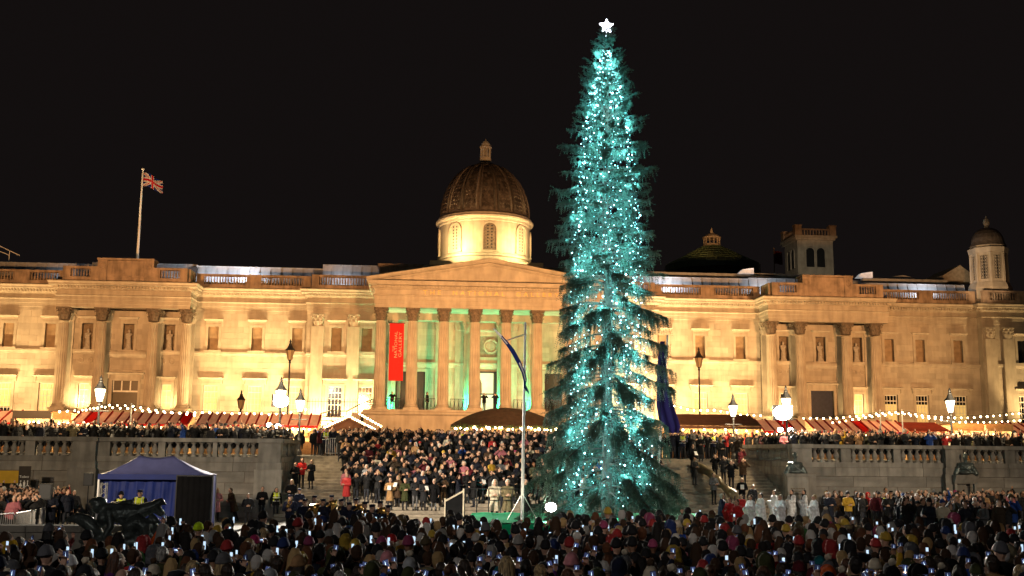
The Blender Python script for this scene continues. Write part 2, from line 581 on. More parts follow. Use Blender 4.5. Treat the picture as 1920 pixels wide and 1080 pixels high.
# entablature, string courses
EP = [(-62, 110), (-35.4, 110), (-35.4, 107), (-22.6, 107), (-22.6, 110), (-11.3, 110), (-11.3, 109), (-4.25, 109), (-4.25, 102.4),
      (17.75, 102.4), (17.75, 109), (24.8, 109), (24.8, 110), (36.1, 110), (36.1, 107), (48.9, 107), (48.9, 110), (60.3, 110), (60.3, 109), (84, 109)]
ent = MB()
ent.sweep(EP, [(-0.9, 17.3), (0.02, 17.3), (0.02, 17.62), (0.06, 17.64), (0.06, 18.0), (0.10, 18.02), (0.10, 18.36), (0.2, 18.42), (0.2, 18.5), (0.05, 18.55),
               (0.05, 19.0), (0.16, 19.05), (0.16, 19.12), (0.28, 19.14), (0.28, 19.34), (0.36, 19.38), (0.5, 19.42), (0.68, 19.44), (0.68, 19.6), (0.72, 19.64),
               (0.78, 19.74), (0.78, 19.82), (-0.9, 19.9)])
ent.build('entablature', STONE, G)
dn = MB()
for (xa, ya), (xb, yb) in zip(EP[:-1], EP[1:]):
    L = math.hypot(xb - xa, yb - ya)
    dx, dy = (xb - xa) / L, (yb - ya) / L
    nx, ny = dy, -dx
    n = int(L / 0.30)
    for i in range(n):
        t = (i + 0.5) * L / n
        px, py = xa + dx * t + nx * 0.39, ya + dy * t + ny * 0.37
        if abs(dx) > 0.5:
            dn.box(px - 0.085, px + 0.085, py - 0.11, py + 0.1, 19.15, 19.37)
        else:
            dn.box(px - 0.1, px + 0.11, py - 0.085, py + 0.085, 19.15, 19.37)
dn.build('dentils', STONE, G, kind='stuff')
st = MB()
for x0, x1, Y, xs in segs:
    st.sweep([(x0 + 0.01, Y), (x1 - 0.01, Y)], [(-0.1, 12.95), (0.1, 12.97), (0.12, 13.12), (0.2, 13.16), (0.2, 13.36), (-0.1, 13.42)])
    st.sweep([(x0 + 0.01, Y), (x1 - 0.01, Y)], [(-0.1, 6.2), (0.14, 6.2), (0.14, 6.5), (-0.1, 6.6)])
for cx in PV:
    for a, b in ((cx - 6.3, cx - 1.9), (cx + 1.9, cx + 6.3)):
        st.sweep([(a, 109.5), (b, 109.5)], [(-0.1, 12.95), (0.1, 12.97), (0.12, 13.12), (0.2, 13.16), (0.2, 13.36), (-0.1, 13.42)])
    st.sweep([(cx - 1.9, 109.5), (cx + 1.9, 109.5)], [(-0.1, 12.6), (0.14, 12.6), (0.3, 12.9), (0.3, 13.1), (0.2, 13.3), (-0.1, 13.36)])
    st.sweep([(cx - 1.9, 109.5), (cx + 1.9, 109.5)], [(-0.1, 11.2), (0.1, 11.2), (0.16, 11.35), (-0.1, 11.4)])
    for sx in (-4.45, -3.55, 3.55, 4.45):
        ring = [(cx + sx + 0.24 * math.cos(k * PI / 6), 109.46, 12.3 + 0.24 * math.sin(k * PI / 6)) for k in range(13)]
        st.tube(ring, 0.055, 5)
st.sweep([(-4.2, 110), (17.7, 110)], [(-0.1, 12.1), (0.1, 12.1), (0.25, 12.5), (0.25, 12.65), (-0.1, 12.7)])
st.build('string_course', STONE, G)
sf = MB()
sf.box(-3.5, 17.0, 103.4, 109.95, 17.32, 17.6)
sf.build('portico_soffit', STONE, G)


# windows (shared meshes)
def surround(w, z0, z1, hood, brackets):
    mb = MB()
    f = 0.26
    mb.box(-w - f, -w, -0.1, 0.14, z0 - 0.02, z1 + f)
    mb.box(w, w + f, -0.1, 0.14, z0 - 0.02, z1 + f)
    mb.box(-w, w, -0.097, 0.14, z1, z1 + f)
    zz = z1 + f + hood
    mb.prism([(-w - f, z1 + f + 0.003), (w + f, z1 + f + 0.003), (w + f, zz), (-w - f, zz)], -0.07, 0.1)
    hw = w + f + (0.22 if brackets else 0.12)
    mb.add([(-hw, -0.42, zz + 0.003), (hw, -0.42, zz + 0.003), (hw, 0.1, zz + 0.003), (-hw, 0.1, zz + 0.003),
            (-hw - 0.08, -0.5, zz + 0.16), (hw + 0.08, -0.5, zz + 0.16), (hw + 0.08, 0.1, zz + 0.26), (-hw - 0.08, 0.1, zz + 0.26)],
           [(0, 1, 2, 3), (7, 6, 5, 4), (0, 4, 5, 1), (1, 5, 6, 2), (2, 6, 7, 3), (3, 7, 4, 0)])
    if brackets:
        for sx in (-1, 1):
            x = sx * (w + f + 0.09)
            mb.box(x - 0.1, x + 0.1, -0.33, 0.1, zz - 0.42, zz)
    mb.box(-w - f - 0.08, w + f + 0.08, -0.24, 0.5, z0 - 0.18, z0 - 0.023)
    return mb


up_me = surround(0.52, 13.55, 15.95, 0.3, False).mesh('blind_window', STONE)
lo_me = surround(0.72, 6.9, 10.0, 0.32, True).mesh('window', STONE)
ls_me = surround(0.5, 6.9, 10.0, 0.3, False).mesh('window', STONE)
rec = MB().box(-0.52, 0.52, 0.5, 0.56, 13.55, 15.95)
for sx in (-1, 1):
    rec.box(sx * 0.55 - 0.03, sx * 0.55 + 0.03, 0.2, 0.55, 13.55, 15.95)
rec.box(-0.52, 0.52, 0.2, 0.55, 15.95, 16.0)
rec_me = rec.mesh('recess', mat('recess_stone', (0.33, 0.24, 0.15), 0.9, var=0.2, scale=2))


def sash(w, z0, z1, nx, nz):
    mb = MB()
    for i in range(nx + 1):
        x = -w + 2 * w * i / nx
        t = 0.05 if i in (0, nx) else 0.022
        mb.box(x - t, x + t, 0.26, 0.31, z0, z1)
    for j in range(nz + 1):
        z = z0 + (z1 - z0) * j / nz
        t = 0.05 if j in (0, nz, nz - 1) else 0.022
        mb.box(-w, w, 0.255, 0.305, z - t, z + t)
    return mb.mesh('sash', PAINTW)


sa_me, sb_me = sash(0.7, 6.95, 9.97, 4, 5), sash(0.48, 6.95, 9.97, 2, 5)
pa_me = MB().box(-0.72, 0.72, 0.32, 0.35, 6.9, 10.0).mesh('pane', GLASS)
pb_me = MB().box(-0.5, 0.5, 0.32, 0.35, 6.9, 10.0).mesh('pane', GLASS)
bl_me = MB().box(-0.7, 0.7, 0.312, 0.318, 6.95, 9.3).mesh('blind', LITGLASS)
LIT = {-40.8: 3, -36.75: 2, -45.2: 1, -20.75: 2, -16.4: 2, -12.35: 2, -8.3: 0, -5.25: 0, 25.6: 2, 29.6: 2, 33.95: 2, 50.25: 4, 53.7: 4, 57.95: 4, 64.6: 0, 18.75: 1, 21.8: 0}
for X, Y in BW:
    if abs(X - 64.6) < 0.1:
        wn = part('upper_window', up_me, G, (X, Y, 0))
        part('pane', MB().box(-0.52, 0.52, 0.4, 0.43, 13.55, 15.95).mesh('pane', GLASS), wn, (X, Y, 0))
        continue
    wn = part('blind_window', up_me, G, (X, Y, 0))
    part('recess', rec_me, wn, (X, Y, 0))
for X, Y in LW:
    k = LIT.get(X, 0)
    wn = part('window', lo_me, G, (X, Y, 0))
    part('sash', sa_me, wn, (X, Y, 0))
    part('pane', pa_me, wn, (X, Y, 0), material={0: GLASS, 1: LITGLASS, 2: LITGLASSB, 3: GLASS, 4: GLASS}[k])
    if k in (3, 4):
        zs = {3: (1, 1), 4: (0.78, 0)}[k]
        part('blind', bl_me, wn, (X, Y, 0 if k == 4 else 0.75), scale=(1, 1, 0.97 if k == 4 else 0.99), material=LITGLASS)

# pavilion bays: niches, side windows, doors
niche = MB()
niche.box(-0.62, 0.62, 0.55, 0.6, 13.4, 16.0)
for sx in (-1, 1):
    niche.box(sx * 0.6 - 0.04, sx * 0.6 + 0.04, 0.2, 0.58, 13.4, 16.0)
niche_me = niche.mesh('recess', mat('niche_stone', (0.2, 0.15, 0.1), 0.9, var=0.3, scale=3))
ns_me = surround(0.55, 13.4, 16.0, 0.22, False).mesh('niche', STONE)
door_f = surround(1.25, 6.9, 10.3, 0.35, True).mesh('pavilion_door', STONE)
dl = MB()
for x in (-1.25, -0.42, 0.42, 1.25):
    dl.box(x - 0.06, x + 0.06, 0.3, 0.36, 9.3, 10.3)
dl.box(-1.25, 1.25, 0.295, 0.365, 9.18, 9.34)
dl_me = dl.mesh('transom', PAINTW)
for cx, hs in PV.items():
    for dx in (-4.0, 0, 4.0):
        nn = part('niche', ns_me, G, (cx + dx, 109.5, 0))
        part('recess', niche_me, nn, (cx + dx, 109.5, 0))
    for dx in (-4.0, 4.0):
        wn = part('window', ls_me, G, (cx + dx, 109.5, 0))
        part('sash', sb_me, wn, (cx + dx, 109.5, 0))
        part('pane', pb_me, wn, (cx + dx, 109.5, 0), material=LITGLASSB if cx < 0 else (GLASS if dx < 0 else LITGLASS))
    d = part('pavilion_door', door_f, G, (cx, 109.5, 0))
    if cx < 0:
        part('transom', dl_me, d, (cx, 109.5, 0))
        part('pane', MB().box(-1.25, 1.25, 0.37, 0.4, 6.9, 10.3).mesh('pane', mat('grey_glass', (0.09, 0.07, 0.045), 0.3, var=0.1)), d, (cx, 109.5, 0))
    else:
        part('leaf', MB().box(-1.25, 1.25, 0.37, 0.4, 6.9, 10.3).mesh('leaf', mat('navy_door', (0.02, 0.025, 0.05), 0.4, var=0.2)), d, (cx, 109.5, 0))


# columns
def shaft_mesh(h, r0, r1):
    mb = MB()
    pr = [(r0 * 1.06, 0), (r0, 0.1)] + [(r0 + (r1 - r0) * (t ** 1.6), 0.1 + (h - 0.2) * t) for t in (0.05, 0.33, 0.6, 0.8, 1.0)] + [(r1 * 1.06, h)]
    mb.lathe(pr, n=32, flute=(2, 6))
    return mb.mesh('shaft', STONE)


def capital_mesh(h, r):
    mb = MB()
    mb.lathe([(r * 1.0, 0), (r * 1.1, 0.03), (r * 1.02, 0.08), (r * 1.05, h * 0.5), (r * 1.3, h * 0.82), (r * 1.36, h * 0.86)], n=16)
    for row, (z0, zt, ro, n, a0) in enumerate(((0.06, h * 0.42, 1.38, 8, 0), (h * 0.22, h * 0.68, 1.55, 8, PI / 8))):
        for i in range(n):
            a = a0 + 2 * PI * i / n
            ca, sa = math.cos(a), math.sin(a)
            ww = r * 0.33
            pts = [(r * 1.04, z0, ww), (r * 1.14, z0 + (zt - z0) * 0.55, ww), (r * 1.25, zt, ww * 0.9), (r * ro, zt * 0.985, ww * 0.6), (r * (ro - 0.03), zt - 0.1, ww * 0.35)]
            vs = []
            for rr, z, q in pts:
                for s_ in (-1, 0, 1):
                    rad = rr + (0.04 if s_ == 0 else 0)
                    vs.append((ca * rad - sa * q * s_, sa * rad + ca * q * s_, z))
            fs = []
            for k in range(len(pts) - 1):
                for s_ in range(2):
                    fs.append((k * 3 + s_, k * 3 + s_ + 1, k * 3 + s_ + 4, k * 3 + s_ + 3))
            mb.add(vs, fs)
    for i in range(4):                      # corner volutes
        a = PI / 4 + i * PI / 2
        c = (math.cos(a) * r * 1.62, math.sin(a) * r * 1.62, h * 0.78)
        ring = [(c[0] + math.cos(a) * 0.13 * math.cos(t), c[1] + math.sin(a) * 0.13 * math.cos(t), c[2] + 0.13 * math.sin(t)) for t in [k * PI / 4 for k in range(8)]]
        mb.tube(ring, 0.06, 5)
        mb.tube([(math.cos(a) * r * 1.1, math.sin(a) * r * 1.1, h * 0.5), (math.cos(a) * r * 1.4, math.sin(a) * r * 1.4, h * 0.76), (c[0], c[1], h * 0.9)], [0.07, 0.06, 0.05], 5)
        b = i * PI / 2
        mb.ball((math.cos(b) * r * 1.35, math.sin(b) * r * 1.35, h * 0.88), 0.1, 6, 4)
    q, c = r * 1.78, r * 1.4
    ab = []
    for i in range(4):
        a = PI / 4 + i * PI / 2
        for da, rr in ((-0.12, 1.0), (0.12, 1.0)):
            ab.append((math.cos(a + da) * q * 1.05, math.sin(a + da) * q * 1.05))
        b = a + PI / 4
        ab.append((math.cos(b) * c, math.sin(b) * c))
    mb.slab(ab, h * 0.88, h)
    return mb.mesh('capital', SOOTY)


def base_mesh(h, r):
    mb = MB()
    mb.box(-r * 1.36, r * 1.36, -r * 1.36, r * 1.36, 0, h * 0.36)
    mb.lathe([(r * 1.3, h * 0.365), (r * 1.34, h * 0.5), (r * 1.28, h * 0.6), (r * 1.12, h * 0.68), (r * 1.12, h * 0.76), (r * 1.2, h * 0.86), (r * 1.14, h * 0.97), (r * 1.04, h)], n=24)
    return mb.mesh('base', STONE)


CAPH, BASEH = 1.25, 0.52
BIG = dict(s=shaft_mesh(17.3 - 7.5 - CAPH - BASEH, 0.55, 0.465), c=capital_mesh(CAPH, 0.465), b=base_mesh(BASEH, 0.55))
sm_cap = capital_mesh(1.1, 0.36)
SMALL = dict(s=shaft_mesh(16.6 - 7.5 - 1.1 - 0.45, 0.42, 0.36), c=sm_cap, b=base_mesh(0.45, 0.42))


def column(x, y, z0, K, caph, baseh, ztop, capmat=None):
    s = part('column', K['s'], G, (x, y, z0 + baseh))
    part('capital', K['c'], s, (x, y, ztop - caph), material=capmat)
    part('base', K['b'], s, (x, y, z0))


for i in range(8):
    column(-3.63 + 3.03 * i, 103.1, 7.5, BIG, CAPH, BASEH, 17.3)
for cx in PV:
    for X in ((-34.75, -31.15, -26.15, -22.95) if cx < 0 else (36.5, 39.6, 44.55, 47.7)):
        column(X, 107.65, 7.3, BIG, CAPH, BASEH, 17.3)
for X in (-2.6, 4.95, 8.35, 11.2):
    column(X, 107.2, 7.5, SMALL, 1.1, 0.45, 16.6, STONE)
bm_ = MB().box(-3.2, 16.5, 106.7, 107.7, 16.603, 17.317)
bm_.build('inner_beam', STONE, G)


def pilaster(x, yw, z0, wd=0.95, proj=0.28, ztop=17.3):
    mb = MB()
    mb.box(x - wd / 2, x + wd / 2, yw - proj, yw + 0.1, z0 + BASEH, ztop - CAPH)
    s = mb.build('pilaster', STONE, G)
    part('capital', BIG['c'], s, (x, yw - 0.1, ztop - CAPH), scale=(0.98, 0.5, 1), material=STONE)
    b = MB().box(x - wd * 0.62, x + wd * 0.62, yw - proj - 0.16, yw + 0.1, z0, z0 + BASEH * 0.7)
    b.box(x - wd * 0.55, x + wd * 0.55, yw - proj - 0.09, yw + 0.1, z0 + BASEH * 0.703, z0 + BASEH * 0.997)
    b.build('base', STONE, s)


for cx in PV:
    for X in ((-34.75, -31.15, -26.15, -22.95) if cx < 0 else (36.5, 39.6, 44.55, 47.7)):
        pilaster(X, 109.5, 7.3)
for X in (-10.2, -6.6, 20.2, 23.6, 61.0, 63.0):
    pilaster(X, 109, 5.2, 1.25, 0.35)
for X in (-4.0, 2.2, 4.2, 9.8, 11.9, 17.3):
    pilaster(X, 110, 7.5, 0.85, 0.2)

# portico doors, relief
for X in (-0.5, 14.35):
    fr = MB()
    for sx in (-1, 1):
        fr.box(X + sx * 1.42 - 0.17, X + sx * 1.42 + 0.17, 109.86, 110.1, 7.5, 12.0)
    fr.box(X - 1.25, X + 1.25, 109.863, 110.1, 11.703, 12.0)
    dd = fr.build('portico_door', STONE, G)
    MB().box(X - 1.25, X + 1.25, 110.4, 110.45, 7.5, 11.7).build('leaf', BLACK, dd)
fr = MB()
for sx in (-1, 1):
    fr.box(6.95 + sx * 1.0 - 0.16, 6.95 + sx * 1.0 + 0.16, 109.8, 110.1, 7.5, 11.8)
fr.box(5.95, 7.95, 109.8, 110.1, 11.65, 11.8)
fr.box(6.0, 7.9, 109.9, 110.0, 9.42, 9.56)
fr.box(6.85, 6.95, 109.9, 110.0, 7.5, 9.4)
dd = fr.build('main_door', BLACK, G)
MB().box(5.9, 8.0, 110.5, 110.54, 7.5, 11.8).build('lit_hallway', DOORLIT, dd)
ar = MB().prism([(6.0, 8.0), (6.5, 8.0), (6.62, 9.8), (6.6, 10.6), (6.42, 11.1), (6.2, 11.2), (6.0, 11.1)], 110.35, 110.42)
ar.build('inner_arch', mat('brown_marble', (0.12, 0.06, 0.03), 0.4, var=0.3), dd)
rl = MB().box(4.4, 9.4, 110.2, 110.24, 13.3, 15.5)
rp = rl.build('relief_panel', mat('relief_stone', (0.24, 0.21, 0.17), 0.9, var=0.35, scale=3, bump=0.6, bscale=5), G)
fg = MB()
fg.lathe([(0.62, -0.1), (0.7, 0), (0.62, 0.1)], n=20)
wr = MB()
ring = [(7.5 + 0.68 * math.cos(k * PI / 10), 110.15, 14.45 + 0.68 * math.sin(k * PI / 10)) for k in range(21)]
wr.tube(ring, 0.13, 6)
wr.ball((7.5, 110.2, 14.45), (0.58, 0.1, 0.58), 14, 6)
for k in range(10):
    x = 4.9 + 0.21 * k if k < 5 else 8.3 + 0.2 * (k - 5)
    wr.ball((x, 110.15, 13.8 + 0.9 * rnd.random()), (0.16, 0.1, 0.38 + 0.2 * rnd.random()), 8, 5)
    wr.tube([(x, 110.12, 13.4), (x + rnd.uniform(-.3, .3), 110.1, 14.1), (x + rnd.uniform(-.4, .4), 110.12, 14.9)], [0.1, 0.12, 0.06], 6)
wr.build('relief_carving', STONE, rp)
cn = MB().sweep([(4.0, 110), (9.9, 110)], [(-0.1, 15.6), (0.08, 15.6), (0.1, 15.9), (0.3, 16.0), (0.3, 16.14), (-0.1, 16.2)])
cn.build('relief_cornice', STONE, G)

# portico balustrade rails between the columns
RAILM = BLACK
for i in range(7):
    X0, X1 = -3.63 + 3.03 * i + 0.72, -3.63 + 3.03 * (i + 1) - 0.72
    if i == 3:
        continue
    mb = MB()
    mb.box(X0, X1, 102.55, 102.6, 8.55, 8.61)
    mb.box(X0, X1, 102.55, 102.6, 7.6, 7.64)
    for k in range(5):
        x = X0 + (X1 - X0) * k / 4
        mb.tube([(x, 102.575, 7.5), (x, 102.575, 8.6)], 0.022, 5)
    for k in range(4):
        x = X0 + (X1 - X0) * (k + 0.5) / 4
        mb.tube([(x + 0.17 * math.cos(t), 102.575, 8.1 + 0.4 * math.sin(t)) for t in [j * PI / 5 for j in range(11)]], 0.014, 4)
    mb.build('portico_railing', RAILM, G)

# pediment
pd = MB()
ax, az = 6.75, 21.85
zl = 19.9
for sgn in (-1, 1):
    xe = ax + sgn * 11.85
    prf = [(0.0, 0.0), (-0.2, 0.16), (-0.2, 0.34), (0.0, 0.4), (0.9, 0.42), (0.9, 0.0)]
    vs = []
    for (X, Z) in ((xe, zl - 0.1), (ax, az)):
        for dy, dz in prf:
            vs.append((X, 101.8 + dy, Z + dz))
    k = len(prf)
    pd.add(vs, [(j, (j + 1) % k, k + (j + 1) % k, k + j) for j in range(k)] + [tuple(range(k)), tuple(range(2 * k - 1, k - 1, -1))])
    vs = []
    for (X, Z) in ((ax + sgn * 11.6, zl + 0.02), (ax, az - 0.02)):
        for dy, dz in ((0.5, -0.26), (0.28, -0.1), (0.28, 0.0), (1.2, 0.0), (1.2, -0.26)):
            vs.append((X, 101.95 + dy, Z + dz))
    pd.add(vs, [(j, (j + 1) % 5, 5 + (j + 1) % 5, 5 + j) for j in range(5)])
pd.build('pediment', STONE, G)
tm = MB().prism([(ax - 11.5, 19.92), (ax + 11.5, 19.92), (ax, 21.8)], 102.5, 102.9)
tm.build('tympanum', STONE, G)
rf = MB()
rf.add([(ax - 11.8, 102.95, 20.2), (ax, 102.95, 22.15), (ax + 11.8, 102.95, 20.2), (ax - 11.8, 110.5, 20.2), (ax, 110.5, 22.15), (ax + 11.8, 110.5, 20.2)],
       [(0, 1, 4, 3), (1, 2, 5, 4), (0, 3, 5, 2)])
rf.build('pediment_roof', LEAD, G)
tx = text_mesh('THE  NATIONAL  GALLERY', 0.72, 0.02, 1.75)
tx.materials.clear()
tx.materials.append(GOLD)
wd = max(v.co.x for v in tx.vertices) - min(v.co.x for v in tx.vertices)
part('frieze_lettering', tx, G, (6.95, 102.33, 18.79), rot=(PI / 2, 0, 0), scale=(13.2 / wd, 0.78, 1))

# roof balustrades
BAL_PROF = [(0.07, 0), (0.07, 0.06), (0.045, 0.12), (0.085, 0.3), (0.05, 0.62), (0.045, 0.7), (0.07, 0.76), (0.07, 0.8)]
bb = MB()


def parapet(p0, p1, ped=4.6, zb=19.9, dark=True):
    pp = MB()
    (xa, ya), (xb, yb) = p0, p1
    L = math.hypot(xb - xa, yb - ya)
    n = max(1, round(L / ped))
    horiz = abs(xb - xa) > abs(yb - ya)

    def bx(t0, t1, th, z0, z1):
        if horiz:
            pp.box(xa + t0, xa + t1, ya - th, ya + th, z0, z1)
        else:
            s_ = 1 if yb > ya else -1
            ys = sorted((ya + s_ * t0, ya + s_ * t1))
            pp.box(xa - th, xa + th, ys[0], ys[1], z0, z1)
    bx(0, L, 0.24, zb, zb + 0.42)
    bx(0, L, 0.22, zb + 1.24, zb + 1.46)
    pw = 0.75
    for i in range(n + 1):
        c = L * i / n
        a, b = max(0, c - pw), min(L, c + pw)
        if b - a > 0.1:
            bx(a + 0.001, b - 0.001, 0.21, zb + 0.421, zb + 1.239)
    for i in range(n):
        a, b = L * i / n + pw, L * (i + 1) / n - pw
        m = max(2, int((b - a) / 0.27))
        for k in range(m):
            t = a + (b - a) * (k + 0.5) / m
            x, y = (xa + t, ya) if horiz else (xa, ya + (t if yb > ya else -t))
            bb.lathe(BAL_PROF, (x, y, zb + 0.43), n=6)
    pp.build('parapet', WEATHER, G)


o_ = 0.15
runs = [((-62, 110 + o_), (-35.5, 110 + o_)), ((-35.0, 107 + o_), (-31.6, 107 + o_)), ((-26.4, 107 + o_), (-23.0, 107 + o_)), ((-23.0, 107.4), (-23.0, 110)),
        ((-22.7, 110 + o_), (-11.2, 110 + o_)), ((-11.0, 109 + o_), (-4.5, 109 + o_)), ((18.0, 109 + o_), (24.6, 109 + o_)), ((24.8, 110 + o_), (36.2, 110 + o_)),
        ((36.5, 107.4), (36.5, 110)), ((36.5, 107 + o_), (39.9, 107 + o_)), ((45.1, 107 + o_), (48.5, 107 + o_)), ((49.0, 110 + o_), (60.2, 110 + o_)), ((60.5, 109 + o_), (84, 109 + o_))]
for a, b in runs:
    parapet(a, b, 3.4 if abs(b[0] - a[0]) < 4 else 4.6)
bb.build('roof_balusters', WEATHER, G, kind='stuff')
for cx in PV:
    at = MB()
    at.box(cx - 2.6, cx + 2.6, 107.0, 108.6, 19.9, 22.0)
    for sx in (-1, 1):
        at.box(cx + sx * 2.25 - 0.45, cx + sx * 2.25 + 0.45, 106.9, 107.1, 19.9, 22.02)
        ring = [(cx + sx * 2.25 + 0.26 * math.cos(k * PI / 6), 106.87, 21.4 + 0.26 * math.sin(k * PI / 6)) for k in range(13)]
        at.tube(ring, 0.06, 5)
    at.box(cx - 2.75, cx + 2.75, 106.82, 108.7, 22.03, 22.22)
    at.box(cx - 1.8, cx + 1.8, 106.93, 107.05, 20.35, 20.5)
    at.build('attic', WEATHER, G)
at = MB()
# attic behind the pediment
at.box(-4.2, 1.9, 110.0, 112, 20.0, 22.6)
at.box(-4.4, 2.0, 109.85, 112.2, 22.6, 22.85)
at.box(-4.22, -3.2, 109.88, 110.1, 20.0, 22.59)
ring = [(-3.7 + 0.28 * math.cos(k * PI / 6), 109.85, 21.9 + 0.28 * math.sin(k * PI / 6)) for k in range(13)]
at.tube(ring, 0.06, 5)
at.build('attic', WEATHER, G)
at = MB()
at.box(12.4, 17.6, 110.0, 112, 20.0, 22.6)
at.box(12.3, 17.8, 109.85, 112.2, 22.6, 22.85)
at.build('attic', WEATHER, G)

# metal roofs: each sheet a part
rp_me = MB()
rp_me.add([(-0.53, 0, 0), (0.53, 0, 0), (0.53, 0.75, 1.0), (-0.53, 0.75, 1.0), (-0.53, 0.06, -0.04), (0.53, 0.06, -0.04), (0.53, 0.81, 0.96), (-0.53, 0.81, 0.96)],
          [(0, 1, 2, 3), (7, 6, 5, 4), (0, 4, 5, 1), (1, 5, 6, 2), (2, 6, 7, 3), (3, 7, 4, 0)])
rp_me.add([(0.5, -0.05, 0.03), (0.55, -0.05, 0.03), (0.55, 0.7, 1.03), (0.5, 0.7, 1.03), (0.5, 0.0, 0), (0.55, 0.0, 0), (0.55, 0.75, 1.0), (0.5, 0.75, 1.0)],
          [(0, 1, 2, 3), (0, 4, 5, 1), (1, 5, 6, 2), (2, 6, 7, 3), (3, 7, 4, 0)])
rp_m = rp_me.mesh('roof_sheet', LEAD)
for x0, x1, Y, z0, z1 in ((-60, -34.4, 112.6, 20.7, 22.6), (-34.4, -23.6, 113.4, 20.7, 22.95), (-23.6, -10.3, 113.0, 20.7, 22.75), (-10.3, -4.2, 112.4, 20.7, 23.1),
                          (17.8, 36.2, 113.0, 20.7, 22.75), (36.2, 48.9, 113.2, 20.7, 22.9), (48.9, 61, 113.0, 20.7, 22.6), (61, 80, 113.0, 20.7, 22.0)):
    n = round((x1 - x0) / 1.08)
    for i in range(n):
        part('roof_sheet', rp_m, G, (x0 + (i + 0.5) * (x1 - x0) / n, Y, z0), scale=((x1 - x0) / n / 1.06, 1, z1 - z0))
    cap = MB()
    cap.box(x0, x1, Y + 0.72, Y + 8.0, z1 - 0.1, z1 + 0.06)
    cap.box(x0, x1, Y + 0.9, Y + 7.8, z0 - 0.5, z1 - 0.15)
    cap.build('roof_ridge', LEAD, G)
# white gutters and lanterns over the right wing
for x0, x1, z in ((24, 40, 23.35), (37, 47.5, 23.45), (50, 60, 23.2)):
    cap = MB()
    cap.box(x0, x1, 115.4, 116.0, z, z + 0.28)
    cap.box(x0, x1, 116, 122, z - 0.6, z + 0.1)
    cap.build('roof_gutter', LEAD, G)
cap = MB()
cap.prism([(50.5, 23.3), (61, 23.3), (56, 24.4)], 118, 122)
cap.build('roof_ridge', LEAD, G)
dm = MB().box(-24.2, -23.4, 112.9, 113.9, 21.6, 22.5)
dm.build('roof_hatch', BLACK, G)
fl = MB()
for X, Z in ((36.4, 23.6), (50.2, 23.5)):
    fl.add([(X - 0.9, 115.2, Z), (X + 0.9, 115.2, Z), (X + 0.9, 115.2, Z + 0.7), (X - 0.4, 115.2, Z + 0.5), (X - 0.9, 116, Z), (X + 0.9, 116, Z), (X + 0.9, 116, Z + 0.7), (X - 0.4, 116, Z + 0.5)],
           [(0, 1, 2, 3), (7, 6, 5, 4), (0, 4, 5, 1), (1, 5, 6, 2), (2, 6, 7, 3), (3, 7, 4, 0)])
fl.build('roof_vent', mat('glowing_vent', (0.6, 0.6, 0.6), 0.5, emit=(1, 1, 1), estr=0.25), G)  # vents given a faint white glow of their own, though no lamps

# ---- dome
DX, DY = 7.15, 118.0
dr = MB()
dr.lathe([(5.12, 23.6), (5.12, 25.1), (5.3, 25.15), (5.3, 25.4), (5.1, 25.5), (5.1, 29.0), (5.2, 29.1), (5.22, 29.3), (5.5, 29.45), (5.52, 29.62), (5.35, 29.75), (5.3, 29.95), (4.9, 30.0)], (DX, DY, 0), n=80)
drum = dr.build('drum', STONE, G)


def rotz(pts, a):
    c, s = math.cos(a), math.sin(a)
    return [(DX + x * c - y * s, DY + x * s + y * c, z) for x, y, z in pts]


for k in range(8):
    a = R(3.0) + k * PI / 4
    if math.cos(a) < -0.2:
        continue
    hw, zb, zs = 0.72, 25.75, 28.05
    out = [(hw * math.cos(t), zs + hw * math.sin(t)) for t in [PI * j / 10 for j in range(11)]]
    mb = MB()
    outer = [(1.22 * x, (zs + (z - zs) * 1.22) if z >= zs else z) for x, z in out]
    ring_in = [(hw, zb)] + out + [(-hw, zb)]
    ring_out = [(hw * 1.22, zb)] + outer + [(-hw * 1.22, zb)]
    n = len(ring_in)
    vs = [(x, -5.22, z) for x, z in ring_out] + [(x, -5.22, z) for x, z in ring_in] + [(x, -4.9, z) for x, z in ring_out] + [(x, -4.9, z) for x, z in ring_in]
    fs = []
    for i in range(n - 1):
        fs += [(i, i + 1, n + i + 1, n + i), (i, 2 * n + i, 2 * n + i + 1, i + 1), (n + i, n + i + 1, 3 * n + i + 1, 3 * n + i)]
    mb.add(rotz(vs, a), fs)
    mb.add(rotz([(-hw * 1.3, -5.25, zb - 0.16), (hw * 1.3, -5.25, zb - 0.16), (hw * 1.3, -5.25, zb), (-hw * 1.3, -5.25, zb), (-hw * 1.3, -5.0, zb - 0.16), (hw * 1.3, -5.0, zb - 0.16), (hw * 1.3, -5.0, zb), (-hw * 1.3, -5.0, zb)], a),
           [(0, 1, 2, 3), (0, 4, 5, 1), (1, 5, 6, 2), (2, 6, 7, 3), (3, 7, 4, 0)])
    wn = mb.build('drum_window', STONE, drum)
    pn = MB()
    pn.add(rotz([(x, -5.13, z) for x, z in ring_in], a), [tuple(range(n))])
    pn.build('drum_screen', SOOTY if k == 0 else STONE, drum)
    hb = MB()
    for i in range(2):
        for j in range(8):
            x, z = (-0.22 + 0.44 * i), zb + 0.3 + 0.34 * j
            hb.add(rotz([(x + 0.1 * math.cos(t), -5.15, z + 0.1 * math.sin(t)) for t in [PI / 3 * q for q in range(6)]], a), [(0, 1, 2, 3, 4, 5)])
    hb.build('pierced_holes', BLACK, drum)
dome = MB()


def dprof(t):
    return 4.92 * math.cos(t), 30.0 + 6.55 * math.sin(t)


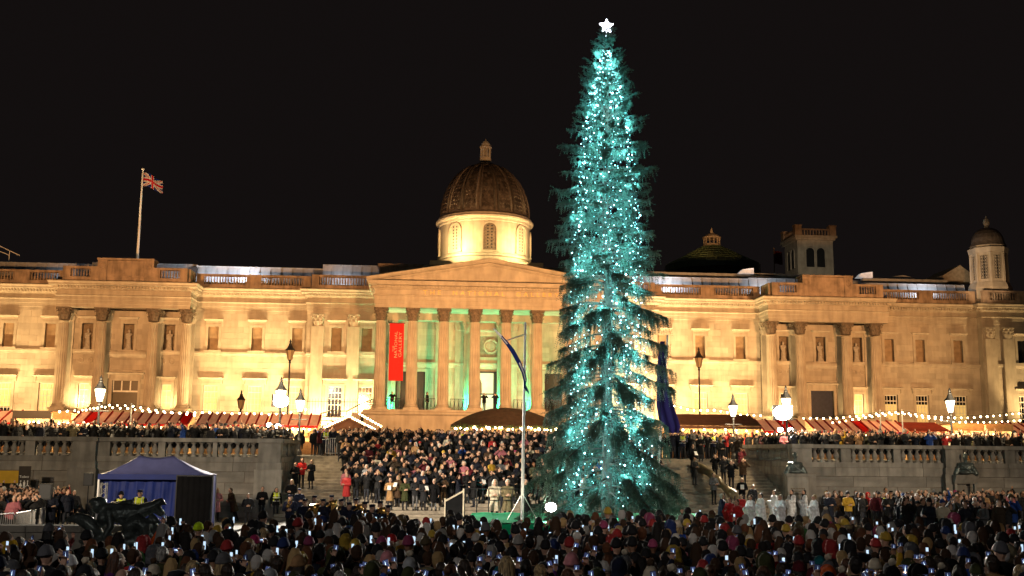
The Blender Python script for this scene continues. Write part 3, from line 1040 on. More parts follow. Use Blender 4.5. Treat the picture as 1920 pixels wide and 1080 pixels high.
dome.lathe([(5.05, 29.95), (5.05, 30.1)] + [dprof(R(a)) for a in range(2, 80, 6)], (DX, DY, 0), n=64)
dm = dome.build('dome', SLATE, G)
tl = MB()
for row in range(15):
    t0, t1 = R(4 + row * 4.35), R(4 + (row + 1.25) * 4.35)
    (ra, za), (rb, zb) = dprof(t0), dprof(t1)
    for g in range(16):
        for q in range(4):
            half = (PI / 16) * 0.74
            aw = half / 4
            a = g * PI / 8 - half + (2 * q + 1 + (row % 2) * 0.5 - 0.25) * aw
            zm = za + (zb - za) * 0.35
            rm = ra + (rb - ra) * 0.35
            pt = lambda r, z, aa: (DX + r * math.cos(aa), DY + r * math.sin(aa), z)
            tl.add([pt(ra + 0.19, za, a), pt(rm + 0.16, zm, a + aw * 0.92), pt(rb + 0.03, zb, a + aw * 0.92), pt(rb + 0.03, zb, a - aw * 0.92), pt(rm + 0.16, zm, a - aw * 0.92),
                    pt(ra, za + 0.03, a)], [(0, 1, 2, 3, 4), (0, 5, 1), (0, 4, 5)])
tl.build('dome_scales', SLATE, dm, kind='stuff')
rb_ = MB()
for g in range(16):
    for e in (-1, 1):
        a = g * PI / 8 + PI / 16 + e * 0.045
        rb_.tube([(DX + (dprof(R(t))[0] + 0.14) * math.cos(a), DY + (dprof(R(t))[0] + 0.14) * math.sin(a), dprof(R(t))[1] + 0.03) for t in range(2, 72, 7)], 0.11, 5)
rb_.lathe([(1.95, 36.0), (2.02, 36.1), (1.9, 36.2)], (DX, DY, 0), n=32)
rb_.lathe([(1.5, 36.1), (1.25, 36.45), (0.95, 36.62), (0.75, 36.7)], (DX, DY, 0), n=24)
rb_.build('dome_rib', SLATE, dm)
ln = MB()
ln.lathe([(0.66, 36.6), (0.66, 37.0), (0.6, 37.05)], (DX, DY, 0), n=16)
ln.lathe([(0.62, 38.05), (0.7, 38.12), (0.7, 38.25), (0.56, 38.34), (0.5, 38.6), (0.34, 38.85), (0.12, 38.95), (0.06, 39.15), (0.01, 39.2)], (DX, DY, 0), n=16)
for k in range(8):
    a = k * PI / 4 + 0.2
    ln.tube([(DX + 0.52 * math.cos(a), DY + 0.52 * math.sin(a), 37.0), (DX + 0.52 * math.cos(a), DY + 0.52 * math.sin(a), 38.1)], 0.11, 6)
ln.lathe([(0.32, 37.0), (0.32, 38.1)], (DX, DY, 0), n=8)
lno = ln.build('dome_lantern', STONE, dm)
drum.location.z -= 0.6
dm.location.z -= 0.6
lno.location.z += 0.4

# ---- octagonal cupola over the far right wing
QX, QY = float(atY(1853, 480, 112.5)[0]), 112.5
zq = lambda v: float(atY(1853, v, 112.5)[2])
cq = MB()
z0, z1, z2 = zq(545), zq(532), zq(480)
cq.lathe([(2.3, 20.6), (2.3, z0 + 0.2), (2.05, z1)], (QX, QY, 0), n=8, a0=PI / 8)
cq.lathe([(1.85, z1), (1.85, zq(478)), (2.05, zq(477)), (2.15, zq(468)), (1.9, zq(466)), (1.85, zq(463))], (QX, QY, 0), n=8, a0=PI / 8)
cup = cq.build('cupola', STONE, G)
for k in range(8):
    a = k * PI / 4 + PI / 8
    mb = MB().lathe([(0.2, z1), (0.17, zq(479)), (0.24, zq(478))], (QX + 1.85 * math.cos(a), QY + 1.85 * math.sin(a), 0), n=6)
    mb.build('corner_shaft', STONE, cup)
    a = k * PI / 4
    if math.sin(a) > 0.5:
        continue
    ca, sa = math.cos(a), math.sin(a)
    za, zb = z1 + 0.35, zq(483)
    P = lambda x, d, z: (QX + ca * d - sa * x, QY + sa * d + ca * x, z)
    dk = MB().add([P(-0.4, 1.73, za), P(0.4, 1.73, za), P(0.4, 1.73, zb), P(-0.4, 1.73, zb)], [(0, 1, 2, 3)])
    dk.build('dark_opening', BLACK, cup)
    lt = MB()
    nz = 7
    for j in range(nz):
        zc = za + (zb - za) * (j + 0.5) / nz
        for i in (-1, 1):
            xc = i * 0.2
            for q in range(6):
                t = q * PI / 3
                lt.tube([P(xc, 1.77, zc), P(xc + 0.22 * math.cos(t), 1.77, zc + 0.22 * math.sin(t))], 0.03, 4)
    for sx in (-0.42, 0.42):
        lt.tube([P(sx, 1.77, za), P(sx, 1.77, zb)], 0.05, 4)
    lt.build('stone_lattice', STONE, cup)
cd_ = MB()
zt, zb = zq(428), zq(463)
cd_.lathe([(1.95, zb), (1.88, zb + 0.12)] + [(1.78 * math.cos(R(t)) ** 0.8, zb + 0.12 + (zt - zb - 0.12) * math.sin(R(t))) for t in (8, 22, 36, 50, 62, 72, 80)], (QX, QY, 0), n=24)
cd_.build('cupola_roof', SLATE, cup)
fn = MB().lathe([(0.34, zt - 0.1), (0.22, zt + 0.25), (0.3, zt + 0.4), (0.36, zt + 0.7), (0.26, zt + 1.0), (0.08, zt + 1.15), (0.04, zt + 1.4)], (QX, QY, 0), n=12)
fn.build('finial', STONE, cup)
gb = MB()
p0, p1, p2 = atY(1768, 516, 118), atY(1800, 497, 118), atY(1826, 516, 118)
gb.prism([(float(p0[0]), float(p0[2]) - 0.8), (float(p2[0]), float(p2[2]) - 0.8), (float(p2[0]), float(p2[2])), (float(p1[0]), float(p1[2])), (float(p0[0]), float(p0[2]))], 118, 124)
gb.build('gable', mat('pale_gable', (0.3, 0.27, 0.22), 0.8), G)

light('SPOT', (QX - 9, 101, 19), (QX, QY, 24.5), 5200, (1.0, 0.66, 0.36), spot_size=R(34), spot_blend=0.6, shadow_soft_size=0.2)  # small unseen spot added to brighten the cupola
# ---- glass dome behind the right wing
HY = 140.0
hx = float(atY(1335, 480, HY)[0])
hz = lambda v: float(atY(1335, v, HY)[2])
gd = MB()
rr = float(atY(1420, 500, HY)[0]) - hx
gd.lathe([(rr * 1.02, hz(512)), (rr * 1.02, hz(500)), (rr * 0.72, hz(487)), (rr * 0.42, hz(473)), (rr * 0.2, hz(463))], (hx, HY, 0), n=32)
gdo = gd.build('glazed_dome', mat('dark_glazed_roof', (0.03, 0.05, 0.032), 0.3, var=0.2), G)
gr_ = MB()
for k in range(32):
    a = 2 * PI * k / 32
    gr_.tube([(hx + r * math.cos(a), HY + r * math.sin(a), z + 0.05) for r, z in ((rr * 1.02, hz(500)), (rr * 0.72, hz(487)), (rr * 0.42, hz(473)), (rr * 0.2, hz(463)))], 0.05, 4)
for f_ in (0.9, 0.78, 0.64, 0.5, 0.36, 0.26):
    z = np.interp(f_, [0.2, 0.42, 0.72, 1.02], [hz(463), hz(473), hz(487), hz(500)]) + 0.06
    gr_.tube([(hx + rr * f_ * math.cos(t), HY + rr * f_ * math.sin(t), z) for t in [2 * PI * j / 32 for j in range(33)]], 0.045, 4)
gr_.build('glazing_bar', mat('greenish_glazing_bar', (0.16, 0.24, 0.13), 0.5), gdo)
gl = MB()
zt, zb = hz(448), hz(462)
gl.lathe([(rr * 0.19, zb), (rr * 0.19, zb + 0.25)], (hx, HY, 0), n=16)
gl.lathe([(rr * 0.2, zt), (rr * 0.2, zt + 0.2), (rr * 0.12, zt + 0.55), (0.25, zt + 0.8), (0.14, zt + 1.2), (0.03, zt + 1.6)], (hx, HY, 0), n=16)
for k in range(12):
    a = 2 * PI * k / 12
    gl.tube([(hx + rr * 0.17 * math.cos(a), HY + rr * 0.17 * math.sin(a), zb + 0.2), (hx + rr * 0.17 * math.cos(a), HY + rr * 0.17 * math.sin(a), zt + 0.1)], 0.09, 5)
gl.build('glazed_dome_lantern', STONE, gdo)

# ------------------------------------------------------------------ stone tower beyond the roofs
WY = 175.0
wx = float(atY(1516, 470, WY)[0])
wz = lambda v: float(atY(1516, v, WY)[2])
TW = thing('stone_tower', 'square stone tower with paired arched openings and balustraded top behind the right wing roof', 'tower', (wx, WY, 0))
hw = 3.1
tb = MB()
zc = wz(457)
tb.box(wx - hw, wx + hw, WY - hw, WY + hw, 18.0, zc)
tb.box(wx - hw - 0.35, wx + hw + 0.35, WY - hw - 0.35, WY + hw + 0.35, zc, zc + 0.35)
tb.box(wx - hw - 0.6, wx + hw + 0.6, WY - hw - 0.6, WY + hw + 0.6, zc + 0.35, zc + 0.75)
tb.build('tower_wall', STONE, TW)
tp = MB()
zp = zc + 0.75
for sx in (-1, 1):
    for sy in (-1, 1):
        tp.box(wx + sx * (hw - 0.1) - 0.55, wx + sx * (hw - 0.1) + 0.55, WY + sy * (hw - 0.1) - 0.55, WY + sy * (hw - 0.1) + 0.55, zp, zp + 1.6)
        tp.box(wx + sx * (hw - 0.1) - 0.65, wx + sx * (hw - 0.1) + 0.65, WY + sy * (hw - 0.1) - 0.65, WY + sy * (hw - 0.1) + 0.65, zp + 1.6, zp + 1.78)
tp.box(wx - hw + 0.5, wx + hw - 0.5, WY - hw - 0.2, WY - hw + 0.1, zp + 1.0, zp + 1.2)
tp.box(wx - hw - 0.2, wx - hw + 0.1, WY - hw + 0.5, WY + hw - 0.5, zp + 1.0, zp + 1.2)
for k in range(10):
    x = wx - hw + 0.8 + k * (2 * hw - 1.6) / 9
    tp.tube([(x, WY - hw - 0.05, zp), (x, WY - hw - 0.05, zp + 1.0)], 0.13, 6)
    y = WY - hw + 0.8 + k * (2 * hw - 1.6) / 9
    tp.tube([(wx - hw - 0.05, y, zp), (wx - hw - 0.05, y, zp + 1.0)], 0.13, 6)
tp.build('tower_balustrade', WEATHER, TW, kind='stuff')
for face in range(2):
    for sx in (-1, 1):
        zz0, zz1 = zc - 4.6, zc - 2.0
        out = [(sx * 0.92 + 0.72 * math.cos(t), zz1 + 0.72 * math.sin(t)) for t in [PI * j / 10 for j in range(11)]]
        out = [(sx * 0.92 + 0.72, zz0)] + out + [(sx * 0.92 - 0.72, zz0)]
        mb = MB()
        if face == 0:
            mb.add([(wx + x, WY - hw - 0.02, z) for x, z in out], [tuple(range(len(out)))])
            rim = [(wx + sx * 0.92 + (x - sx * 0.92) * 1.1, WY - hw - 0.05, z if z <= zz1 else zz1 + (z - zz1) * 1.1) for x, z in out]
        else:
            mb.add([(wx - hw - 0.02, WY + x, z) for x, z in out], [tuple(range(len(out)))])
            rim = [(wx - hw - 0.05, WY + sx * 0.92 + (x - sx * 0.92) * 1.1, z if z <= zz1 else zz1 + (z - zz1) * 1.1) for x, z in out]
        op = mb.build('arched_opening', BLACK, TW)
        MB().tube(rim, 0.12, 5).build('arch_moulding', STONE, op)
light('SPOT', (wx - 14, WY - 34, 26), (wx, WY, 30), 9000, (1.0, 0.85, 0.62), spot_size=R(40), spot_blend=0.6, shadow_soft_size=0.5)
# ------------------------------------------------------------------ rounded bodies: overlapping capsules and ellipsoids fused into one skin
def capsule(mb, p0, r0, p1, r1, n=9):
    p0, p1 = Vector(p0), Vector(p1)
    d = (p1 - p0)
    L = d.length
    d = d / L if L > 1e-6 else Vector((0, 0, 1))
    pts, rs = [], []
    for k in (0.05, 0.45, 0.8):
        pts.append(p0 - d * r0 * math.cos(k * PI / 2)); rs.append(max(0.002, r0 * math.sin(k * PI / 2)))
    pts.append(p0); rs.append(r0)
    pts.append(p0.lerp(p1, 0.5)); rs.append((r0 + r1) / 2)
    pts.append(p1); rs.append(r1)
    for k in (0.8, 0.45, 0.05):
        pts.append(p1 + d * r1 * math.cos(k * PI / 2)); rs.append(max(0.002, r1 * math.sin(k * PI / 2)))
    mb.tube(pts, rs, n)


def blob(name, shapes, voxel, tris, mats, smooth=True):
    mb = MB()
    for s in shapes:
        if s[0] == 'c':
            capsule(mb, *s[1:])
        elif s[0] == 'e':
            mb.ball(s[1], s[2], 14, 9)
        elif s[0] == 'b':
            mb.box(*s[1:])
        elif s[0] == 't':
            mb.tube(s[1], s[2], 9)
    me = mb.mesh(name, BLACK)
    o = bpy.data.objects.new(name, me)
    COL.objects.link(o)
    m = o.modifiers.new('r', 'REMESH')
    m.mode = 'VOXEL'
    m.voxel_size = voxel
    m2 = o.modifiers.new('s', 'SMOOTH')
    m2.iterations = 2
    m2.factor = 0.4
    dg = bpy.context.evaluated_depsgraph_get()
    n0 = sum(len(p.vertices) - 2 for p in o.evaluated_get(dg).data.polygons)
    if n0 > tris:
        m3 = o.modifiers.new('d', 'DECIMATE')
        m3.ratio = tris / n0
        dg = bpy.context.evaluated_depsgraph_get()
    out = bpy.data.meshes.new_from_object(o.evaluated_get(dg))
    out.name = name
    bpy.data.objects.remove(o)
    bpy.data.meshes.remove(me)
    out.materials.clear()
    for m_ in (mats if isinstance(mats, (list, tuple)) else [mats]):
        out.materials.append(m_)
    if smooth:
        out.polygons.foreach_set('use_smooth', [True] * len(out.polygons))
    return out


def solo(name, me, loc, label, cat, group=None, rot=(0, 0, 0), scale=(1, 1, 1)):
    o = bpy.data.objects.new(name, me)
    COL.objects.link(o)
    o.location = loc
    o.rotation_euler = rot
    o.scale = scale
    ORG[o.name] = Vector(loc)
    return tag(o, label, cat, group)


# ------------------------------------------------------------------ steps between the terrace walls
stairs = bpy.data.objects.new('staircase', None)
COL.objects.link(stairs)
ORG['staircase'] = Vector((0, 0, 0))
structure(stairs)
NST = 20
for i in range(NST):
    z = TZ * (i + 1) / NST
    y = 57.6 + 0.5 * i
    MB().box(-7.38, 21.28, y, y + 0.5 - 0.004 if i < NST - 1 else 67.594, z - TZ / NST - 0.1 * (i > 0), z).build('step', STEPST, stairs)


def stair_z(y):
    return 0.0 if y < 57.6 else min(TZ, TZ / NST * (int((y - 57.6) / 0.5) + 1))


# ------------------------------------------------------------------ terrace walls
tb_me = MB().lathe([(0.15, 0), (0.15, 0.09), (0.09, 0.14), (0.12, 0.22), (0.165, 0.34), (0.15, 0.44), (0.085, 0.58), (0.075, 0.66), (0.12, 0.69), (0.15, 0.72), (0.15, 0.78)], n=12).mesh('baluster', GRANITE)
blk_me = MB().box(-0.5, 0.5, 0, 1, -0.5, 0.5).mesh('stone_block', GRANITE)


def wall_run(T, p0, ang, L, bays, piers, seed=0):
    """one straight run of terrace wall starting at p0, heading ang; bays = centres of baluster groups, piers = (from, to)"""
    r = random.Random(seed)
    ca, sa = math.cos(ang), math.sin(ang)

    def W(x, y, z):
        return (p0[0] + ca * x - sa * y, p0[1] + sa * x + ca * y, z)

    def bx(name, x0, x1, y0, y1, z0, z1, m=GRANITE):
        mb = MB()
        mb.box(x0, x1, y0, y1, z0, z1)
        mb.v = [W(*v) for v in mb.v]
        return mb.build(name, m, T)

    zs = [0.0, 0.62, 1.24, 1.86, 2.46]
    for j in range(4):
        x = 0.0
        if j % 2:
            x = -1.1
        while x < L:
            ln = r.uniform(1.9, 2.4)
            a, b = max(0, x), min(L, x + ln)
            if b - a > 0.3:
                o = part('stone_block', blk_me, T, W((a + b) / 2, r.uniform(0, 0.012), (zs[j] + zs[j + 1]) / 2), (0, 0, ang), (b - a - 0.025, 0.5, zs[j + 1] - zs[j] - 0.025))
            x += ln
    bx('wall_core', 0.01, L - 0.01, 0.04, 0.55, 0.0, 3.0, SOOTY)
    n = max(1, round(L / 2.6))
    for i in range(n):
        a, b = L * i / n, L * (i + 1) / n
        bx('string_stone', a + 0.01, b - 0.01, -0.06, 0.5, 2.47, 2.95)
        bx('plinth_rail', a + 0.008, b - 0.008, -0.01, 0.46, 2.965, 3.25)
        bx('coping_stone', a + 0.006, b - 0.006, -0.12, 0.52, 4.035, 4.25)
    edges = [0.0]
    for c in bays:
        edges += [c - 1.27, c + 1.27]
    edges.append(L)
    for a, b in zip(edges[0::2], edges[1::2]):
        a, b = max(0, a), min(L, b)
        if b - a > 0.05:
            bx('pedestal', a, b, 0.02, 0.42, 3.253, 4.032)
    for c in bays:
        for k in range(6):
            x = c - 1.27 + 2.54 * (k + 0.5) / 6
            if 0.1 < x < L - 0.1:
                part('baluster', tb_me, T, W(x, 0.22, 3.253))
    for a, b in piers:
        bx('pier', a, b, -0.3, -0.065, 2.962, 4.03)
        bx('pier_base', a - 0.15, b + 0.12, -0.46, -0.07, 0.0, 2.6)
        bx('pier_ledge', a - 0.08, b + 0.06, -0.38, -0.068, 2.603, 2.958)
        bx('pier_cap', a - 0.06, b + 0.06, -0.4, -0.125, 4.033, 4.262)


XL, XR = -7.4, 21.3
TL = thing('terrace_wall', 'grey stone terrace wall with balusters behind the blue marquee, left of the steps', 'wall', (-20, 60, 0), 'terrace walls')
bx_ = lambda us: [float(atY(u, 840, 60.1)[0]) for u in us]
wall_run(TL, (-30.0, 60.0), 0.0, 30.0 + XL, [x + 30.0 for x in [-28.7, -25.5] + bx_((2, 112, 252, 355, 452))], [(-18.35 + 30, -17.15 + 30), (-8.55 + 30, -7.35 + 30)], 1)
wall_run(TL, (XL, 60.56), PI / 2, 8.2, [2.0, 5.2], [], 2)
TR = thing('terrace_wall', 'grey stone terrace wall with balusters and bronze busts, right of the steps', 'wall', (30, 60, 0), 'terrace walls')
wall_run(TR, (XR, 60.0), 0.0, 26.0, [x - XR for x in bx_((1535, 1634, 1727, 1843, 1940))] + [18.5, 21.8], [(float(atY(1768, 850, 60)[0]) - XR, float(atY(1797, 850, 60)[0]) - XR), (0.02, 1.15)], 4)
wall_run(TR, (XR, 68.76), -PI / 2, 8.2, [1.7, 4.45, 7.0], [], 5)

# bronze busts on the right wall
bust = blob('bronze_bust', [('e', (0, 0, 0.98), (0.15, 0.17, 0.21)), ('c', (0, 0.02, 0.6), 0.1, (0, 0, 0.85), 0.09), ('c', (-0.3, 0.05, 0.5), 0.15, (0.3, 0.05, 0.5), 0.15),
                            ('e', (0, 0.02, 0.36), (0.42, 0.24, 0.3)), ('c', (-0.4, 0, 0.3), 0.14, (-0.52, -0.04, 0.02), 0.16), ('c', (0.4, 0, 0.3), 0.14, (0.52, -0.04, 0.02), 0.16),
                            ('c', (-0.2, -0.16, 0.5), 0.06, (0.3, -0.2, 0.1), 0.07), ('e', (0, -0.17, 0.96), (0.03, 0.05, 0.04)), ('e', (0, 0.02, 0.08), (0.5, 0.26, 0.12))], 0.02, 2500, BRONZE)
bx0 = float(atY(1487, 870, 59.6)[0])
solo('bronze_bust', bust, (bx0, 59.25, 2.62), 'dark bronze bust with broad draped shoulders on the inscribed stone plinth by the steps', 'bust', 'bronze busts on the right terrace wall')
pl = thing('bust_plinth', 'pale stone plinth with faint carved lines under the bust nearest the steps', 'plinth', (bx0, 59.3, 0))
MB().box(bx0 - 0.6, bx0 + 0.6, 58.9, 59.53, 0.0, 2.45).build('plinth_block', GRANITE, pl)
MB().box(bx0 - 0.68, bx0 + 0.68, 58.82, 59.53, 2.45, 2.61).build('plinth_cap', GRANITE, pl)
ln_ = MB()
for z, w_ in ((1.75, 0.42), (1.6, 0.36), (1.45, 0.3)):
    for k in range(9):
        ln_.box(bx0 - w_ + k * w_ * 0.22, bx0 - w_ + k * w_ * 0.22 + 0.06, 58.888, 58.9, z, z + 0.07)
ln_.build('carved_lines', SOOTY, pl)
bx1 = float(atY(1808, 870, 59.5)[0])
solo('bronze_bust', bust, (bx1, 59.35, 2.66), 'dark bronze bust on a bracket ledge beside the lit pier, above the fenced crowd', 'bust', 'bronze busts on the right terrace wall', rot=(0, 0, -0.5))
bk_ = thing('bust_bracket', 'stone bracket with two slim legs carrying the bust beside the lit pier', 'bracket', (bx1, 59.5, 0))
MB().add([(bx1 - 0.75, 59.0, 2.6), (bx1 + 0.6, 59.0, 2.6), (bx1 + 0.6, 59.53, 2.6), (bx1 - 0.75, 59.53, 2.6), (bx1 - 0.75, 59.3, 2.1), (bx1 + 0.6, 59.3, 2.1), (bx1 + 0.6, 59.53, 2.1), (bx1 - 0.75, 59.53, 2.1)],
         [(0, 1, 2, 3), (7, 6, 5, 4), (0, 4, 5, 1), (1, 5, 6, 2), (2, 6, 7, 3), (3, 7, 4, 0)]).build('console', GRANITE, bk_)
for x in (bx1 - 0.72, bx1 + 0.45):
    MB().box(x, x + 0.14, 59.32, 59.52, 0, 2.098).build('leg', GRANITE, bk_)


# ------------------------------------------------------------------ lamp posts
def lamp_post(u, vtop, Y, zb, lit, label, sc=1.0, bar=True):
    p = atY(u, vtop, Y)
    x, zt = float(p[0]), float(p[2])
    t = thing('lamp_post', label, 'lamp post', (x, Y, zb), 'cast iron lamp posts')
    zl = zt - 1.5 * sc
    po = MB().lathe([(0.22 * sc, zb), (0.22 * sc, zb + 0.25), (0.15 * sc, zb + 0.4), (0.13 * sc, zb + 1.0), (0.075 * sc, zb + 1.15), (0.055 * sc, zl - 0.3), (0.1 * sc, zl - 0.22), (0.06 * sc, zl - 0.12), (0.14 * sc, zl)], (x, Y, 0), n=10)
    po.build('pole', BLACK, t)
    if bar:
        MB().tube([(x - 0.55 * sc, Y, zl - 0.55), (x + 0.55 * sc, Y, zl - 0.55)], 0.03 * sc, 5).build('ladder_bar', BLACK, t)
    g = MB().lathe([(0.15 * sc, zl), (0.3 * sc, zl + 0.68 * sc)], (x, Y, 0), n=6)
    g.build('lantern_glass', LAMPGLASS if lit else DIMGLASS, t)
    fr = MB()
    for k in range(6):
        a = k * PI / 3
        fr.tube([(x + 0.155 * sc * math.cos(a), Y + 0.155 * sc * math.sin(a), zl), (x + 0.308 * sc * math.cos(a), Y + 0.308 * sc * math.sin(a), zl + 0.68 * sc)], 0.018 * sc, 4)
    fr.build('lantern_frame', BLACK, t)
    cp = MB().lathe([(0.36 * sc, zl + 0.685 * sc), (0.34 * sc, zl + 0.74 * sc), (0.2 * sc, zl + 0.9 * sc), (0.11 * sc, zl + 1.1 * sc), (0.12 * sc, zl + 1.16 * sc), (0.06 * sc, zl + 1.22 * sc), (0.08 * sc, zl + 1.32 * sc), (0.015 * sc, zl + 1.5 * sc)], (x, Y, 0), n=12)
    cp.build('lantern_cap', BLACK, t)
    if lit:
        light('POINT', (x, Y - 1.2 * sc, zl + 0.35), None, 1700, (1.0, 0.75, 0.42), shadow_soft_size=0.2)
    return x, zl


lamp_post(190, 703, 63, TZ, True, 'lit lamp post with glowing lantern on the terrace above the blue marquee')
lamp_post(528, 706, 63, TZ, True, 'lit lamp post carrying bright floodlights on the terrace left of the steps')
lamp_post(564, 728, 72, TZ, True, 'smaller lit lamp post just right of the floodlit lamp post by the left steps')
lamp_post(1374, 738, 70, TZ, True, 'lit lamp post in front of the brown canopy stall')
lamp_post(1473, 722, 63, TZ, True, 'lit lamp post carrying bright floodlights on the terrace above the stone plinth')
lamp_post(1780, 727, 63, TZ, True, 'lit lamp post in front of the timber kiosk')
lamp_post(545, 636, 90, TZ, False, 'tall thin unlit lamp post in front of the left wing windows', 1.15, False)
lamp_post(1310, 651, 90, TZ, False, 'tall thin unlit lamp post in front of the right wing windows', 1.15, False)
lamp_post(453, 731, 96, TZ, False, 'short unlit lamp post against the bright left wing wall', 1.1, False)


def floodlight(u, v, Y, r, aim, power, label, spot=90, c=(1.0, 0.93, 0.82)):
    p = atY(u, v, Y)
    x, z = float(p[0]), float(p[2])
    t = thing('floodlight', label, 'floodlight', (x, Y, z), 'floodlights on masts')
    d = (Vector(aim) - Vector((x, Y, z))).normalized()
    q = d.to_track_quat('-Y', 'Z').to_matrix()
    hs = MB().box(-r * 1.05, r * 1.05, 0.03, r * 0.7, -r * 0.8, r * 0.8)
    hs.v = [tuple(Vector((x, Y, z)) + q @ Vector(v_)) for v_ in hs.v]
    hs.build('housing', BLACK, t)
    gl_ = MB().prism([(r * math.cos(a), r * 0.8 * math.sin(a)) for a in [k * PI / 8 for k in range(16)]], 0.0, 0.025)
    gl_.v = [tuple(Vector((x, Y, z)) + q @ Vector(v_)) for v_ in gl_.v]
    gl_.build('lens', FLOODGLASS, t)
    br = MB().box(-0.04, 0.04, 0.1, 0.3, -r * 1.3, -r * 0.8)
    br.v = [tuple(Vector((x, Y, z)) + q @ Vector(v_)) for v_ in br.v]
    br.build('bracket', BLACK, t)
    if power:
        light('SPOT', (x + d.x * 0.1, Y + d.y * 0.1, z + d.z * 0.1), aim, power, c, spot_size=R(spot), spot_blend=0.5, shadow_soft_size=r * 0.6)


floodlight(527, 752, 62.6, 0.44, (6, 30, 2.0), 22000, 'large glaring floodlight on the lamp post left of the steps')
floodlight(505, 797, 62.6, 0.15, (6, 30, 2.0), 0, 'small floodlight low beside the left floodlit lamp post')
floodlight(521, 799, 62.4, 0.15, (0, 30, 2.0), 0, 'small floodlight at the foot of the left floodlit lamp post')
floodlight(1468, 774, 62.6, 0.55, (12, 28, 1.8), 30000, 'largest glaring floodlight on the lamp post above the stone plinth')
floodlight(1463, 806, 62.6, 0.16, (12, 30, 2.0), 0, 'small floodlight below the largest floodlight, the one nearer the steps')
floodlight(1482, 806, 62.6, 0.16, (22, 30, 2.0), 0, 'small floodlight below the largest floodlight, the one farther from the steps')
floodlight(1033, 951, 47.0, 0.24, (3.0, 20, 3.2), 900, 'floodlight at the edge of the green platform beside the spruce', 130)

# ------------------------------------------------------------------ market stalls
SY = 84.5


def X_(u, Y=SY):
    return float(atY(u, 800, Y)[0])


bulb_me = MB().ball((0, 0, 0), 0.062, 8, 5).mesh('bulb', BULB)
panel_me = MB().add([(0, 0, 0), (1, 0, 0), (1, 1, 1), (0, 1, 1), (0, 0.02, -0.03), (1, 0.02, -0.03), (1, 1.02, 0.97), (0, 1.02, 0.97)],
                    [(0, 1, 2, 3), (7, 6, 5, 4), (0, 4, 5, 1), (1, 5, 6, 2), (2, 6, 7, 3), (3, 7, 4, 0)]).mesh('awning_panel', REDAWN)
GLOWPINK = mat('pink_lit_cloth', (0.92, 0.7, 0.66), 0.7, var=0.25, scale=2.0, translucent=0.5)  # light glowing through the red awnings, put into a pale pink cloth colour


def stall(u0, u1, label, ze=5.55, zr=6.45, n=None, glow=520):
    x0, x1 = X_(u0), X_(u1)
    t = thing('market_stall', label, 'market stall', ((x0 + x1) / 2, SY, TZ), 'market stalls in front of the gallery')
    n = n or max(2, round((x1 - x0) / 0.8))
    w_ = (x1 - x0) / n
    for i in range(n):
        part('awning_panel', panel_me, t, (x0 + i * w_ + 0.05, SY, ze), scale=(w_ - 0.1, 2.3, zr - ze), material=GLOWPINK if (i * 7 + n) % 9 else REDAWN)
    for i in range(n + 1):
        x = x0 + i * w_
        MB().add([(x - 0.06, SY - 0.03, ze - 0.05), (x + 0.06, SY - 0.03, ze - 0.05), (x + 0.06, SY + 2.33, zr + 0.02), (x - 0.06, SY + 2.33, zr + 0.02),
                  (x - 0.06, SY - 0.03, ze + 0.05), (x + 0.06, SY - 0.03, ze + 0.05), (x + 0.06, SY + 2.33, zr + 0.12), (x - 0.06, SY + 2.33, zr + 0.12)],
                 [(0, 1, 2, 3), (7, 6, 5, 4), (0, 4, 5, 1), (1, 5, 6, 2), (2, 6, 7, 3), (3, 7, 4, 0)]).build('awning_rib', DARKRED, t)
    MB().box(x0, x1, SY - 0.04, SY + 0.0, ze - 0.22, ze - 0.03).build('valance', REDAWN, t)
    MB().box(x0, x1, SY + 2.4, SY + 2.5, TZ, zr - 0.05).build('back_wall', STALLIN, t)
    MB().box(x0 + 0.1, x1 - 0.1, SY + 0.5, SY + 1.0, TZ, TZ + 1.0).build('counter', WOOD, t)
    sh = MB()
    k = 0
    r = random.Random(int(u0))
    x = x0 + 0.3
    while x < x1 - 0.3:
        sh.box(x, x + r.uniform(0.08, 0.3), SY + 2.1, SY + 2.35, TZ + 1.4, TZ + 1.4 + r.uniform(0.15, 0.5))
        x += r.uniform(0.2, 0.5)
    sh.build('goods', mat('market_goods', (0.5, 0.3, 0.12), 0.6, island=0.7, var=0), t)
    for x in (x0 + 0.05, x1 - 0.05):
        MB().box(x - 0.05, x + 0.05, SY + 0.05, SY + 0.15, TZ, ze - 0.06).build('post', WOOD, t)
    m = int((x1 - x0) / 0.42)
    for i in range(m):
        part('bulb', bulb_me, t, (x0 + (i + 0.5) * (x1 - x0) / m, SY - 0.1, ze - 0.3 - 0.04 * (i % 2)), scale=(1.25, 1.25, 1.25))
    k = max(1, round((x1 - x0) / 3.5))
    for i in range(k):
        light('POINT', (x0 + (i + 0.5) * (x1 - x0) / k, SY + 1.2, ze - 0.4), None, glow, (1.0, 0.68, 0.3), shadow_soft_size=0.3)
    return t


stall(-45, 20, 'red awning market stall at the picture edge beside the black kiosk')
stall(134, 352, 'long red awning market stall behind the lamp post above the marquee')
stall(368, 497, 'red awning market stall below the short unlit lamp post')
stall(503, 596, 'red awning market stall behind the left floodlit lamp post')
stall(1432, 1512, 'short red awning market stall behind the floodlight above the plinth')
stall(1530, 1702, 'long red awning market stall left of the maroon canopy')
stall(1904, 1990, 'red awning market stall at the picture edge beside the timber kiosk')


